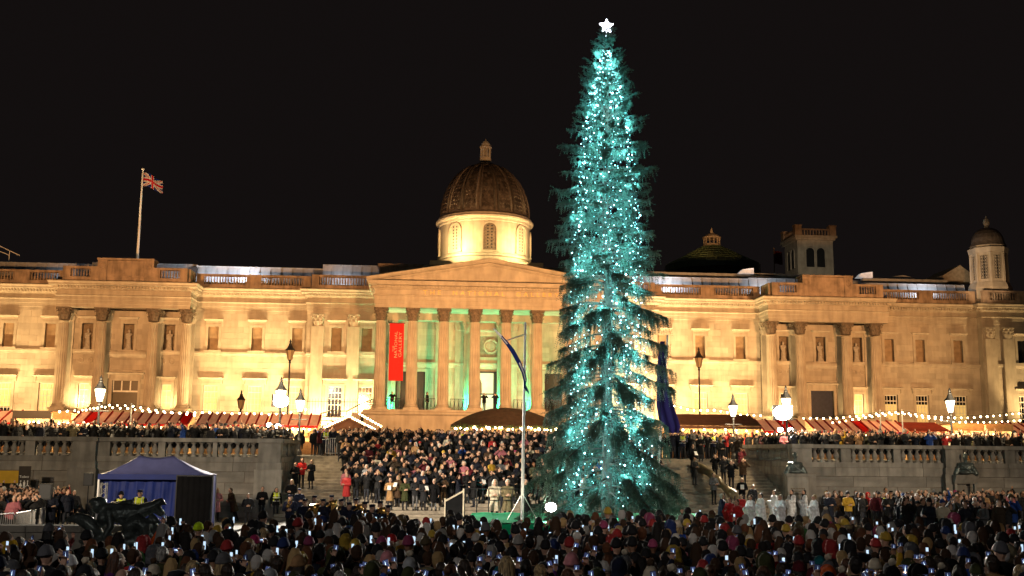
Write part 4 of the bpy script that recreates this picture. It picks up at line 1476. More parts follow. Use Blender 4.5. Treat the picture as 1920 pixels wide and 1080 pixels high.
def kiosk(u0, u1, label, vtop, wallm, n, fasc=0.5, glow=260):
    x0, x1 = X_(u0), X_(u1)
    zt = float(atY((u0 + u1) / 2, vtop, SY)[2])
    t = thing('market_kiosk', label, 'kiosk', ((x0 + x1) / 2, SY, TZ), 'market stalls in front of the gallery')
    MB().box(x0 - 0.1, x1 + 0.1, SY - 0.1, SY + 2.8, zt - 0.1, zt).build('roof', wallm, t)
    MB().box(x0, x1, SY - 0.05, SY + 0.05, zt - 0.1 - fasc, zt - 0.103).build('fascia', wallm, t)
    for i in range(n + 1):
        x = x0 + (x1 - x0) * i / n
        MB().box(x - 0.12, x + 0.12, SY - 0.04, SY + 0.1, TZ, zt - 0.103 - fasc).build('post', wallm, t)
    MB().box(x0, x1, SY + 2.5, SY + 2.6, TZ, zt - 0.11).build('back_wall', STALLIN, t)
    MB().box(x0 + 0.13, x1 - 0.13, SY + 0.2, SY + 0.7, TZ, TZ + 1.05).build('counter', WOOD, t)
    for i in range(n):
        x = x0 + (x1 - x0) * (i + 0.5) / n
        for k in (-1, 0, 1):
            part('bulb', bulb_me, t, (x + k * 0.35, SY + 0.5, zt - 0.35 - fasc), scale=(1.3, 1.3, 1.3))
    light('POINT', ((x0 + x1) / 2, SY + 1.3, zt - 0.6), None, glow, (1.0, 0.7, 0.34), shadow_soft_size=0.3)
    return t


kiosk(22, 95, 'black framed market kiosk with bright interior near the picture edge', 770, BLACK, 1)
kiosk(97, 132, 'narrow pine market kiosk between the black kiosk and the long red stall', 772, LIGHTWOOD, 1)
kiosk(1786, 1845, 'timber market kiosk just right of the lamp post', 794, LIGHTWOOD, 2)
kiosk(1849, 1899, 'timber market kiosk beside the red stall at the picture edge', 795, LIGHTWOOD, 2)


def canopy_stall(u0, u1, ve, vr, m, label, glow, n):
    x0, x1 = X_(u0), X_(u1)
    uc = (u0 + u1) / 2
    ze, zr = float(atY(uc, ve, SY)[2]), float(atY(uc, vr, SY + 2.5)[2])
    t = thing('market_stall', label, 'market stall', ((x0 + x1) / 2, SY, TZ), 'market stalls in front of the gallery')
    MB().add([(x0, SY, ze), (x1, SY, ze), (x1 - 0.2, SY + 2.5, zr), (x0 + 0.2, SY + 2.5, zr), (x0, SY + 0.04, ze - 0.06), (x1, SY + 0.04, ze - 0.06), (x1 - 0.2, SY + 2.54, zr - 0.06), (x0 + 0.2, SY + 2.54, zr - 0.06)],
             [(0, 1, 2, 3), (7, 6, 5, 4), (0, 4, 5, 1), (1, 5, 6, 2), (2, 6, 7, 3), (3, 7, 4, 0)]).build('canopy', m, t)
    MB().box(x0, x1, SY - 0.02, SY + 0.03, ze - 0.3, ze - 0.07).build('valance', m, t)
    MB().box(x0, x1, SY + 2.6, SY + 2.7, TZ, zr).build('back_wall', STALLIN, t)
    MB().box(x0 + 0.2, x1 - 0.2, SY + 0.4, SY + 0.9, TZ, TZ + 1.05).build('counter', WOOD, t)
    sh = MB()
    r = random.Random(int(u0))
    for z in (TZ + 1.25, TZ + 1.75):
        x = x0 + 0.2
        sh.box(x0 + 0.1, x1 - 0.1, SY + 2.2, SY + 2.58, z - 0.06, z - 0.01)
        while x < x1 - 0.3:
            wd_ = r.uniform(0.07, 0.2)
            sh.box(x, x + wd_, SY + 2.25, SY + 2.5, z, z + r.uniform(0.18, 0.36))
            x += wd_ + r.uniform(0.02, 0.2)
    sh.build('goods', mat('market_goods', (0.5, 0.3, 0.12), 0.6, island=0.7, var=0), t)
    g = MB()
    for k in range(int((x1 - x0) * 16)):
        x = x0 + (x1 - x0) * rnd.random()
        z = ze - 0.38 + rnd.gauss(0, 0.06)
        g.tube([(x, SY - 0.05, z), (x + rnd.uniform(-.15, .15), SY - 0.05 + rnd.uniform(-.1, .1), z + rnd.uniform(-.14, .1))], [0.03, 0.01], 3)
    g.build('garland', GARLAND, t)
    for i in range(n):
        part('bulb', bulb_me, t, (x0 + (i + 0.5) * (x1 - x0) / n, SY - 0.15, ze - 0.42 + rnd.uniform(-.07, .07)), scale=(1.1, 1.1, 1.1))
    for x in (x0 + 0.1, (x0 + x1) / 2, x1 - 0.1):
        MB().box(x - 0.06, x + 0.06, SY + 0.06, SY + 0.18, TZ, ze - 0.07).build('post', WOOD, t)
    k = max(1, round((x1 - x0) / 3))
    for i in range(k):
        light('POINT', (x0 + (i + 0.5) * (x1 - x0) / k, SY + 1.2, ze - 0.5), None, glow, (1.0, 0.66, 0.28), shadow_soft_size=0.3)


canopy_stall(1250, 1428, 797, 777, BROWNCANVAS, 'wide brown canopy market stall with shelves of goods right of the spruce', 420, 9)
canopy_stall(1706, 1784, 808, 792, MAROON, 'maroon canopy market stall left of the timber kiosks', 60, 7)

# gabled chalet with bulbs along its roof edge
x0, x1 = X_(603), X_(705)
xm, ze, zr = (x0 + x1) / 2, float(atY(655, 806, SY)[2]), float(atY(655, 781, SY)[2])
t = thing('market_chalet', 'gabled wooden market chalet outlined with round bulbs at the foot of the portico', 'market stall', (xm, SY, TZ), 'market stalls in front of the gallery')
for sgn, xe in ((-1, x0), (1, x1)):
    MB().add([(xe, SY - 0.4, ze), (xm, SY - 0.4, zr), (xm, SY + 3, zr), (xe, SY + 3, ze), (xe, SY - 0.4, ze - 0.1), (xm, SY - 0.4, zr - 0.1), (xm, SY + 3, zr - 0.1), (xe, SY + 3, ze - 0.1)],
             [(0, 1, 2, 3), (7, 6, 5, 4), (0, 4, 5, 1), (1, 5, 6, 2), (2, 6, 7, 3), (3, 7, 4, 0)]).build('roof_slope', BROWNCANVAS, t)
    for i in range(11):
        f = (i + 0.5) / 11
        part('bulb', bulb_me, t, (xe + (xm - xe) * f, SY - 0.5, ze + (zr - ze) * f + 0.02), scale=(1.15, 1.15, 1.15))
    if sgn > 0:
        for i in range(9):
            f = (i + 0.5) / 9
            part('bulb', bulb_me, t, (xe + 0.5 + (xm - xe) * f * 0.9, SY - 0.45, ze + 0.25 + (zr - ze) * f), scale=(1.1, 1.1, 1.1))
MB().prism([(x0 + 0.2, ze - 0.1), (x1 - 0.2, ze - 0.1), (xm, zr - 0.15)], SY, SY + 0.08).build('gable_board', BROWNCANVAS, t)
MB().box(x0 + 0.2, x1 - 0.2, SY + 2.5, SY + 2.6, TZ, ze - 0.1).build('back_wall', STALLIN, t)
MB().box(x0 + 0.2, x1 - 0.2, SY + 0.1, SY + 0.6, TZ, TZ + 1.0).build('counter', WOOD, t)
for x in (x0 + 0.2, xm, x1 - 0.2):
    MB().box(x - 0.08, x + 0.08, SY, SY + 0.14, TZ, ze - 0.103).build('post', WOOD, t)
light('POINT', (xm, SY + 1.2, ze - 0.6), None, 320, (1.0, 0.68, 0.3), shadow_soft_size=0.3)

# dark bell-shaped canopy in front of the podium
x0, x1 = X_(845), X_(1062)
xm = (x0 + x1) / 2
ze, zr = float(atY(930, 797, SY)[2]), float(atY(945, 764, SY + 3)[2])
t = thing('dark_canopy', 'wide dark vaulted canopy with a lit garland below the portico', 'canopy', (xm, SY, TZ))
vs, fs = [], []
NX, NY = 24, 8
for j in range(NY + 1):
    for i in range(NX + 1):
        fx, fy = i / NX * 2 - 1, j / NY
        prof = (1 - abs(fx) ** 2.0) * math.sin(min(1, fy * 1.15) * PI / 2) ** 0.9
        vs.append((xm + fx * (x1 - x0) / 2, SY + fy * 4.0, ze + (zr - ze) * prof))
for j in range(NY):
    for i in range(NX):
        fs.append((j * (NX + 1) + i, j * (NX + 1) + i + 1, (j + 1) * (NX + 1) + i + 1, (j + 1) * (NX + 1) + i))
cn_ = MB().add(vs, fs)
cn_.add([(x0, SY - 0.02, ze - 0.2), (x1, SY - 0.02, ze - 0.2), (x1, SY - 0.02, ze + 0.02), (x0, SY - 0.02, ze + 0.02)], [(0, 1, 2, 3)])
cn_.build('cloth', DARKCANVAS, t, smooth=False)
g = MB()
for k in range(420):
    x = x0 + (x1 - x0) * rnd.random()
    z = ze - 0.22 + rnd.gauss(0, 0.1)
    g.tube([(x, SY - 0.1, z), (x + rnd.uniform(-.2, .2), SY - 0.1 + rnd.uniform(-.1, .1), z + rnd.uniform(-.18, .12))], [0.035, 0.01], 3)
for px_ in (x0 + 0.9, x1 - 1.4):
    for k in range(160):
        a, rr_ = rnd.uniform(0, 2 * PI), rnd.uniform(0.05, 0.4)
        p = (px_ + rr_ * math.cos(a), SY - 0.1 + rr_ * 0.5 * math.sin(a), ze - 0.55 + rnd.gauss(0, 0.25))
        g.tube([p, (p[0] + rnd.uniform(-.15, .15), p[1], p[2] + rnd.uniform(-.2, .15))], [0.03, 0.01], 3)
g.build('garland', GARLAND, t, kind='stuff')
MB().box(x0 + 2.1, x1 - 2.3, SY + 0.1, SY + 0.16, ze - 0.62, ze - 0.28).build('name_board', mat('pale_board', (0.7, 0.45, 0.3), 0.6), t)
MB().box(x0 + 0.5, x1 - 0.5, SY + 3.7, SY + 3.8, TZ, ze).build('back_wall', STALLIN, t)
for i in range(26):
    part('bulb', bulb_me, t, (x0 + 0.3 + (x1 - x0 - 0.6) * (i + rnd.random()) / 26, SY - 0.2, ze - 0.25 + rnd.uniform(-.16, .1)), scale=(1.1 + (i % 4 == 0) * 0.7,) * 3)
for k in range(3):
    light('POINT', (x0 + (k + 0.5) * (x1 - x0) / 3, SY + 1.0, ze - 0.6), None, 320, (1.0, 0.64, 0.26), shadow_soft_size=0.3)
for x in (x0 + 0.2, x1 - 0.2):
    MB().box(x - 0.07, x + 0.07, SY + 0.1, SY + 0.24, TZ, ze).build('post', WOOD, t)


# festoons
def festoon(pts, Y, label, n):
    P = [atY(u, v, Y) for u, v in pts]
    t = thing('festoon', label, 'string lights', tuple(P[0]), 'festoon strings over the market')
    d = [0]
    for a, b in zip(P[:-1], P[1:]):
        d.append(d[-1] + float(np.linalg.norm(b - a)))
    MB().tube([tuple(p) for p in P], 0.018, 4).build('wire', BLACK, t)
    for i in range(n):
        s_ = d[-1] * (i + 0.5) / n
        q = [np.interp(s_, d, [p[k] for p in P]) for k in range(3)]
        part('bulb', bulb_me, t, (q[0], q[1] - 0.02, q[2] - 0.11 - rnd.uniform(0, 0.05)), scale=(1.0 + rnd.uniform(-.2, .25),) * 3)


festoon([(105, 769), (150, 766), (195, 760), (243, 763), (285, 769), (330, 771), (380, 770), (440, 772), (520, 773), (580, 764)], 80, 'lower festoon of warm bulbs over the left stalls', 34)
festoon([(140, 771), (168, 764), (205, 757), (250, 758), (290, 766), (345, 772), (372, 776)], 81, 'short upper festoon of warm bulbs near the lamp post above the marquee', 16)
festoon([(1258, 757), (1300, 767), (1340, 766), (1385, 774), (1432, 777)], 81, 'festoon of warm bulbs above the brown canopy', 14)
festoon([(1500, 781), (1560, 781), (1625, 776), (1660, 771), (1692, 770), (1730, 776), (1785, 781), (1850, 778), (1940, 769)], 80, 'upper festoon of warm bulbs over the right stalls', 36)
festoon([(1555, 791), (1590, 785), (1640, 777), (1690, 772)], 81, 'slanting festoon of warm bulbs above the long red stall on the right', 11)
festoon([(1690, 772), (1740, 781), (1790, 788), (1850, 789), (1940, 783)], 81.5, 'lower festoon of warm bulbs above the timber kiosks', 22)
for u, v, lab in ((247, 756, 'thin pole holding the festoons above the long red stall on the left'), (1650, 768, 'thin pole holding the festoons, nearer the spruce'), (1691, 768, 'thin pole holding the festoons, nearer the maroon canopy')):
    p = atY(u, v, 80.5)
    tag(MB().tube([(p[0], 80.5, TZ), (p[0], 80.5, p[2])], 0.05, 6).build('festoon_pole', WHITEP, None), lab, 'pole', 'festoon poles')

# spiked fence on the raised lawn left of the portico
x0, x1 = float(atY(575, 760, 106.5)[0]), float(atY(700, 760, 106.5)[0])
fz = float(atY(640, 772, 106.5)[2])
t = thing('spiked_fence', 'black spiked railing in front of the left pilasters beside the portico', 'fence', (x0, 106.5, fz - 0.6))
for k in range(int((x1 - x0) / 0.28)):
    x = x0 + 0.28 * k
    MB().tube([(x, 106.5, fz - 0.6), (x, 106.5, fz + 1.15), (x, 106.5, fz + 1.3)], [0.02, 0.02, 0.004], 4).build('spike', BLACK, t)
MB().box(x0, x1, 106.48, 106.52, fz + 0.95, fz + 1.0).build('top_rail', BLACK, t)
t = thing('handrail', 'sloping black handrail of the steps left of the portico', 'handrail', (float(atY(600, 775, 101)[0]), 101, 5.5))
hr = MB()
for dy in (0, 0.6):
    pts = [atY(603, 775, 101 + dy), atY(622, 770, 101 + dy), atY(650, 771, 101 + dy), atY(675, 758, 101 + dy), atY(700, 748, 101 + dy)]
    hr.tube([tuple(p) for p in pts], 0.05, 5)
    for p in pts:
        hr.tube([tuple(p), (p[0], p[1], p[2] - 1.0)], 0.03, 5)
hr.build('rail', BLACK, t)

# ------------------------------------------------------------------ flags, banner, star
def union_col(u, v):
    x, y = (u - 0.5) * 2.0, (v - 0.5)
    if abs(x) < 0.1 or abs(y) < 0.1:
        return 2
    if abs(x) < 0.17 or abs(y) < 0.17:
        return 1
    d = abs(abs(y) * 2 - abs(x)) / math.sqrt(5)
    s_ = (abs(y) * 2 - abs(x)) * (1 if x * y > 0 else -1)
    if d < 0.055 and s_ > 0:
        return 2
    if d < 0.12:
        return 1
    return 0


fp = atY(268, 319, 111.0)
fb = float(atY(260, 484, 111.0)[2])
t = thing('roof_flagpole', 'tall white flagpole on the left pavilion roof', 'flagpole', (float(fp[0]), 111, fb))
MB().tube([(fp[0], 111, fb - 0.6), (fp[0], 111, fb + 3), (fp[0], 111, fp[2])], [0.14, 0.12, 0.07], 8).build('pole', WHITEP, t)
MB().ball((fp[0], 111, fp[2] + 0.1), (0.18, 0.18, 0.12), 8, 5).build('truck', WHITEP, t)
vs, fs, ms = [], [], []
NX, NY = 40, 24
for j in range(NY + 1):
    for i in range(NX + 1):
        u, v = i / NX, j / NY
        wv = math.sin(u * 7 + v * 1.5)
        vs.append((fp[0] + 0.1 + 2.05 * u * (0.98 - 0.05 * v), 111 + 0.22 * wv * (0.3 + u), fp[2] - 0.25 - 1.45 * (1 - v) - 0.75 * u ** 1.1 + 0.12 * math.sin(u * 6) + 0.1 * u * (1 - v)))
for j in range(NY):
    for i in range(NX):
        fs.append((j * (NX + 1) + i, j * (NX + 1) + i + 1, (j + 1) * (NX + 1) + i + 1, (j + 1) * (NX + 1) + i))
        ms.append(union_col((i + 0.5) / NX, (j + 0.5) / NY))
mb = MB().add(vs, fs)
mb.m = ms
FB, FW, FR = mat('flag_blue', (0.01, 0.02, 0.16), 0.8, var=0.05, translucent=0.3), mat('flag_white', (0.75, 0.7, 0.66), 0.8, var=0.05, translucent=0.3), mat('flag_red', (0.6, 0.015, 0.03), 0.8, var=0.05, translucent=0.3)
tag(mb.build('union_flag', [FB, FW, FR], None, org=(float(fp[0]), 111, float(fp[2])), smooth=True), 'red, white and blue flag waving on the rooftop flagpole', 'flag')
light('SPOT', (float(fp[0]) - 1.5, 108.9, 22.6), (float(fp[0]) + 0.7, 111, float(fp[2])), 2000, (1.0, 0.72, 0.42), spot_size=R(26), spot_blend=0.6, shadow_soft_size=0.2)

# dark red flag beside the tower
p = atY(1451, 470, 150)
q = atY(1449, 500, 150)
t = thing('far_flagpole', 'thin dark flagpole beside the stone tower', 'flagpole', (float(p[0]), 150, 20))
MB().tube([(p[0], 150, 20), (p[0], 150, p[2] + 0.4)], 0.07, 6).build('pole', WEATHER, t)
vs, fs = [], []
for j in range(7):
    for i in range(9):
        vs.append((p[0] + 0.08 + 1.15 * i / 8, 150 + 0.15 * math.sin(i * 1.1 + j * 0.3), p[2] - 1.9 * j / 6 - 0.2 * i / 8))
for j in range(6):
    for i in range(8):
        fs.append((j * 9 + i, j * 9 + i + 1, (j + 1) * 9 + i + 1, (j + 1) * 9 + i))
tag(MB().add(vs, fs).build('dark_red_flag', mat('dark_red_flag_cloth', (0.14, 0.012, 0.015), 0.8), None, org=(float(p[0]), 150, float(p[2])), smooth=True), 'dark red flag hanging beside the stone tower', 'flag')

# hanging red banner
b0, b1 = atY(731, 606, 102.0), atY(758, 606, 102.0)
zb = float(atY(744, 714, 102.0)[2])
t = thing('hanging_banner', 'long red vertical banner with pale lettering between the first two portico columns', 'banner', (float(b0[0]), 102, zb))
vs, fs = [], []
for j in range(13):
    for i in range(7):
        f = i / 6
        vs.append((float(b0[0] + (b1[0] - b0[0]) * f), 102.0 + 0.05 * math.sin(f * PI) * (j / 12) + 0.02 * math.sin(j * 0.9), float(b0[2]) + (zb - float(b0[2])) * j / 12))
for j in range(12):
    for i in range(6):
        fs.append((j * 7 + i, j * 7 + i + 1, (j + 1) * 7 + i + 1, (j + 1) * 7 + i))
MB().add(vs, fs).build('cloth', BANNERRED, t, smooth=True)
MB().tube([(b0[0] - 0.1, 102.0, b0[2] + 0.03), (b1[0] + 0.1, 102.0, b0[2] + 0.03)], 0.04, 6).build('rod', BLACK, t)
cx_ = float(b0[0] + b1[0]) / 2
for body, dx, sz, zc in (('THE', -0.3, 0.22, 0.30), ('NATIONAL', -0.05, 0.42, 0.305), ('GALLERY', 0.36, 0.42, 0.305)):
    tm_ = text_mesh(body, sz, 0.005, 1.02)
    tm_.materials.clear()
    tm_.materials.append(LETTERPALE)
    L = max(v.co.x for v in tm_.vertices) - min(v.co.x for v in tm_.vertices)
    yc = float(b0[2]) - {'THE': 2.45, 'NATIONAL': 2.05, 'GALLERY': 2.05}[body]
    wl = {'THE': 0.55, 'NATIONAL': 2.5, 'GALLERY': 2.4}[body]
    part('lettering', tm_, t, (cx_ + dx, 101.93, yc), rot=(PI / 2, -PI / 2, 0), scale=(wl / L, 0.95, 1))
light('SPOT', (float(b0[0]) - 2.0, 97.5, 6.2), (float(b0[0]) + 0.7, 102, 13.0), 200, (1.0, 0.75, 0.5), spot_size=R(42), spot_blend=0.5, shadow_soft_size=0.2)

# white flagpole in front of the spruce with a twisted blue and white flag
PY = 47.0
pt, pb = atY(985, 604, PY), atY(979, 955, PY)
px0 = float(pb[0])
t = thing('white_flagpole', 'slim white flagpole with a yard arm standing on the green platform', 'flagpole', (px0, PY, 0.72))
MB().tube([(px0, PY, 0.72), (float(pt[0]), PY, float(pt[2]))], [0.075, 0.045], 8).build('pole', WHITEP, t)
a0_, a1_ = atY(986, 626, PY), atY(951, 638, PY)
MB().tube([tuple(a0_), tuple(a1_)], 0.03, 6).build('yard_arm', WHITEP, t)
fo = MB()
for a in (0.4, 2.5, 4.6):
    fo.tube([(px0, PY, 1.9), (px0 + 0.75 * math.cos(a), PY + 0.75 * math.sin(a), 0.74)], 0.018, 5)
fo.build('brace', STEEL, t)
path = [(925, 616, 0.04), (940, 632, 0.12), (951, 645, 0.2), (962, 660, 0.22), (973, 680, 0.18), (981, 698, 0.14), (985, 714, 0.14), (984, 725, 0.13), (992, 738, 0.05)]
vs, fs, ms = [], [], []
for k, (u, v, wd_) in enumerate(path):
    p = atY(u, v, PY - 0.12)
    a = 0.8 + 0.55 * math.sin(k * 0.9)
    for i in range(5):
        f = i / 4 - 0.5
        vs.append((p[0] + f * wd_ * math.cos(a), p[1] + f * wd_ * 0.8 * math.sin(k * 0.8), p[2] + f * wd_ * math.sin(a) + 0.03 * math.sin(i * 2)))
for k in range(len(path) - 1):
    for i in range(4):
        fs.append((k * 5 + i, k * 5 + i + 1, k * 5 + i + 6, k * 5 + i + 5))
        ms.append(1 if (i == 2 and k in (1, 4, 5)) or (k in (0,)) else 0)
mb = MB().add(vs, fs)
mb.m = ms
tag(mb.build('twisted_flag', [mat('navy_flag_cloth', (0.012, 0.02, 0.12), 0.8, var=0.1, translucent=0.3), FW], None, org=tuple(map(float, a1_)), smooth=True), 'twisted navy and white flag hanging from the white flagpole', 'flag')

# purple flag behind the spruce
QY_ = 52.5
top, bot = atY(1252, 628, QY_), atY(1225, 960, QY_)
t = thing('leaning_flagpole', 'slim white flagpole whose tip shows at the right edge of the spruce', 'flagpole', (float(bot[0]), QY_, 0.0))
MB().tube([(float(bot[0]), QY_, 0.0), tuple(top)], [0.07, 0.04], 8).build('pole', WHITEP, t)
vs, fs = [], []
rows = [(640, 1238, 1247), (670, 1234, 1250), (700, 1232, 1252), (730, 1232, 1257), (760, 1232, 1264), (785, 1236, 1272), (800, 1244, 1276), (812, 1254, 1272)]
for k, (v, ua, ub) in enumerate(rows):
    for i in range(9):
        p = atY(ua + (ub - ua) * i / 8, v, QY_ - 0.15)
        vs.append((p[0], p[1] + 0.12 * math.sin(i * 1.7 + k * 0.3), p[2]))
for k in range(len(rows) - 1):
    for i in range(8):
        fs.append((k * 9 + i, k * 9 + i + 1, (k + 1) * 9 + i + 1, (k + 1) * 9 + i))
tag(MB().add(vs, fs).build('purple_flag', mat('purple_flag_cloth', (0.012, 0.008, 0.05), 0.7, var=0.2, translucent=0.3), None, org=tuple(map(float, top)), smooth=True), 'purple flag hanging limp behind the right side of the spruce', 'flag')

# ------------------------------------------------------------------ statues in the niches
stat = blob('niche_statue', [('e', (0, 0, 1.62), (0.13, 0.14, 0.17)), ('c', (0, 0, 1.3), 0.12, (0, 0, 1.5), 0.07), ('c', (-0.2, 0, 1.32), 0.1, (0.2, 0, 1.32), 0.1), ('c', (0, 0, 0.1), 0.28, (0, 0, 1.2), 0.2),
                            ('c', (-0.26, 0, 1.3), 0.08, (-0.2, -0.16, 0.95), 0.07), ('c', (0.26, 0, 1.3), 0.08, (0.1, -0.2, 1.15), 0.07), ('c', (-0.12, -0.12, 0.05), 0.1, (0.1, -0.16, 1.0), 0.07),
                            ('c', (0.15, -0.1, 0.05), 0.1, (0.0, -0.14, 1.1), 0.06), ('b', -0.3, 0.3, -0.25, 0.25, -0.1, 0.06)], 0.025, 1500, mat('statue_stone', (0.4, 0.36, 0.3), 0.8, var=0.25, scale=6))
k = 0
for cx in PV:
    for dx, w_ in ((-4, 'nearest the picture edge' if cx < 0 else 'nearest the spruce'), (0, 'in the middle bay'), (4, 'nearest the portico' if cx < 0 else 'nearest the cupola')):
        solo('niche_statue', stat, (cx + dx, 109.75, 13.52), f'draped stone statue in a niche of the {"left" if cx < 0 else "right"} pavilion, {w_}', 'statue', 'statues in the pavilion niches', scale=(1.05, 0.9, 1.1))

# ------------------------------------------------------------------ things on the square
# green platform round the spruce
g0, g1 = float(atY(893, 965, 49)[0]), float(atY(1345, 965, 49)[0])
t = thing('green_platform', 'low platform covered in bright green cloth around the foot of the spruce', 'platform', ((g0 + g1) / 2, 50, 0))
vs, fs = [], []
NX, NY = 60, 14
for j in range(NY + 1):
    for i in range(NX + 1):
        vs.append((g0 + (g1 - g0) * i / NX, 46.0 + 7.5 * j / NY, 0.7 + 0.03 * math.sin(i * 0.9 + j) * math.sin(j * 1.3)))
for j in range(NY):
    for i in range(NX):
        fs.append((j * (NX + 1) + i, j * (NX + 1) + i + 1, (j + 1) * (NX + 1) + i + 1, (j + 1) * (NX + 1) + i))
MB().add(vs, fs).build('green_cloth', GREENCLOTH, t, smooth=True)
MB().box(g0, g1, 46.02, 53.4, 0.0, 0.64).build('platform_base', GREENCLOTH, t)

# blue marquee
mx0, mx1 = float(atY(184, 890, 50)[0]), float(atY(394, 890, 50)[0])
zE, zP = float(atY(290, 890, 50)[2]), float(atY(290, 854, 50.9)[2])
pk0, pk1 = float(atY(262, 854, 50.9)[0]), float(atY(325, 854, 50.9)[0])
t = thing('blue_marquee', 'blue pop-up marquee with two-peaked roof in front of the terrace wall', 'marquee', ((mx0 + mx1) / 2, 51.5, 0))
vs, fs = [], []
NX, NY = 32, 16
for j in range(NY + 1):
    for i in range(NX + 1):
        x, y = mx0 + (mx1 - mx0) * i / NX, 50 + 1.8 * j / NY
        dxe = min((x - mx0) / (pk0 - mx0), (mx1 - x) / (mx1 - pk1), 1.0)
        dye = 1 - abs(y - 50.9) / 0.9
        h = min(dxe, dye)
        h = max(0.0, h) ** 1.35
        sag = -0.1 * math.sin(max(0, min(1, (x - pk0) / (pk1 - pk0))) * PI) * dye
        vs.append((x, y, zE + (zP - zE) * h + sag))
for j in range(NY):
    for i in range(NX):
        fs.append((j * (NX + 1) + i, j * (NX + 1) + i + 1, (j + 1) * (NX + 1) + i + 1, (j + 1) * (NX + 1) + i))
MB().add(vs, fs).build('roof', BLUEROOF, t, smooth=True)
MB().box(mx0, mx1, 49.97, 50.0, zE - 0.22, zE + 0.02).build('valance', BLUECLOTH, t)
MB().box(mx1 - 1.0, mx1 - 0.35, 49.955, 49.967, zE - 0.2, zE - 0.02).build('valance_patch', WHITEP, t)
xw = float(atY(332, 930, 50.4)[0])
wv, wf = [], []
for j in range(9):
    for i in range(41):
        x = mx0 + 0.05 + (xw - mx0) * i / 40
        wv.append((x, 50.35 + 0.05 * math.sin(i * 0.9 + j * 0.35) + 0.03 * math.sin(i * 2.3), zE - 0.1 - (zE - 0.1) * j / 8))
for j in range(8):
    for i in range(40):
        wf.append((j * 41 + i, j * 41 + i + 1, (j + 1) * 41 + i + 1, (j + 1) * 41 + i))
MB().add(wv, wf).build('front_curtain', BLUECLOTH, t, smooth=True)
MB().box(mx0 + 0.02, mx1 - 0.02, 51.76, 51.8, 0, zE - 0.02).build('back_wall', BLUECLOTH, t)
for x in (mx0 + 0.02, mx1 - 0.05):
    MB().box(x, x + 0.03, 50.1, 51.75, 0, zE - 0.02).build('side_wall', BLUECLOTH, t)
    for y in (50.03, 51.7):
        MB().box(x - 0.02, x + 0.05, y - 0.03, y + 0.03, 0, zE).build('leg', STEEL, t)

s0, s1 = float(atY(331, 940, 49.3)[0]), float(atY(396, 940, 49.3)[0])
zs_ = float(atY(362, 893, 49.3)[2])
t = thing('black_screen', 'tall black cloth screen at the marquee end beside the woman in pink', 'screen', ((s0 + s1) / 2, 49.3, 0))
vs, fs = [], []
for j in range(9):
    for i in range(25):
        vs.append((s0 + (s1 - s0) * i / 24, 49.2 + 0.035 * math.sin(i * 1.6), zs_ * (1 - j / 8)))
for j in range(8):
    for i in range(24):
        fs.append((j * 25 + i, j * 25 + i + 1, (j + 1) * 25 + i + 1, (j + 1) * 25 + i))
MB().add(vs, fs).build('drape', BLACKCLOTH, t, smooth=True)
for x in (s0 - 0.03, s1 + 0.03):
    MB().box(x - 0.03, x + 0.03, 49.25, 49.31, 0, zs_ + 0.05).build('upright', BLACK, t)
MB().box(s0, s1, 49.25, 49.31, zs_ + 0.0, zs_ + 0.05).build('crossbar', BLACK, t)
MB().box(s0 + 0.1, s1 - 0.1, 49.35, 50.0, 0, zs_ - 0.1).build('speaker_stack', BLACKCLOTH, t)

# lattice truss by the marquee
a, b = atY(190, 905, 49.0), atY(201, 905, 49.0)
t = thing('lattice_truss', 'short pale aluminium lattice truss standing by the marquee curtain', 'truss', (float(a[0]), 49, 0))
zt = float(a[2])
fr = MB()
for x in (float(a[0]), float(b[0])):
    for y in (48.85, 49.1):
        fr.tube([(x, y, 0), (x, y, zt)], 0.025, 6)
fr.build('chord', STEEL, t)
fr = MB()
n = 12
for k in range(n):
    z0_, z1_ = zt * k / n, zt * (k + 1) / n
    xa, xb = (float(a[0]), float(b[0])) if k % 2 else (float(b[0]), float(a[0]))
    fr.tube([(xa, 48.85, z0_), (xb, 48.85, z1_)], 0.014, 5)
    fr.tube([(xb, 49.1, z0_), (xa, 49.1, z1_)], 0.014, 5)
fr.build('lacing', STEEL, t)

# speakers
def speaker(u0, u1, v0, v1, Y, label, stand):
    p0, p1 = atY(u0, v0, Y), atY(u1, v1, Y)
    x0_, x1_, z1_, z0_ = float(p0[0]), float(p1[0]), float(p0[2]), float(p1[2])
    t = thing('loudspeaker', label, 'loudspeaker', ((x0_ + x1_) / 2, Y, 0 if stand else z0_), 'black loudspeakers')
    MB().add([(x0_, Y, z0_), (x1_, Y, z0_), (x1_ - .05, Y + .4, z0_), (x0_ + .05, Y + .4, z0_), (x0_, Y, z1_), (x1_, Y, z1_), (x1_ - .05, Y + .4, z1_), (x0_ + .05, Y + .4, z1_)],
             [(0, 3, 2, 1), (4, 5, 6, 7), (0, 1, 5, 4), (1, 2, 6, 5), (2, 3, 7, 6), (3, 0, 4, 7)]).build('cabinet', mat('speaker_black', (0.02, 0.022, 0.025), 0.6), t)
    MB().box(x0_ + 0.03, x1_ - 0.03, Y - 0.02, Y - 0.002, z0_ + 0.04, z1_ - 0.04).build('front_grille', mat('speaker_mesh', (0.03, 0.033, 0.038), 0.5, var=0.3, scale=60), t)
    xc = (x0_ + x1_) / 2
    MB().tube([(xc, Y + 0.15, 0), (xc, Y + 0.15, z0_)], 0.03, 6).build('pole', BLACK, t)
    for k in range(3):
        an = k * 2 * PI / 3
        MB().tube([(xc, Y + 0.15, 0.6), (xc + 0.5 * math.cos(an), Y + 0.15 + 0.5 * math.sin(an), 0.02)], 0.02, 5).build('leg', BLACK, t)


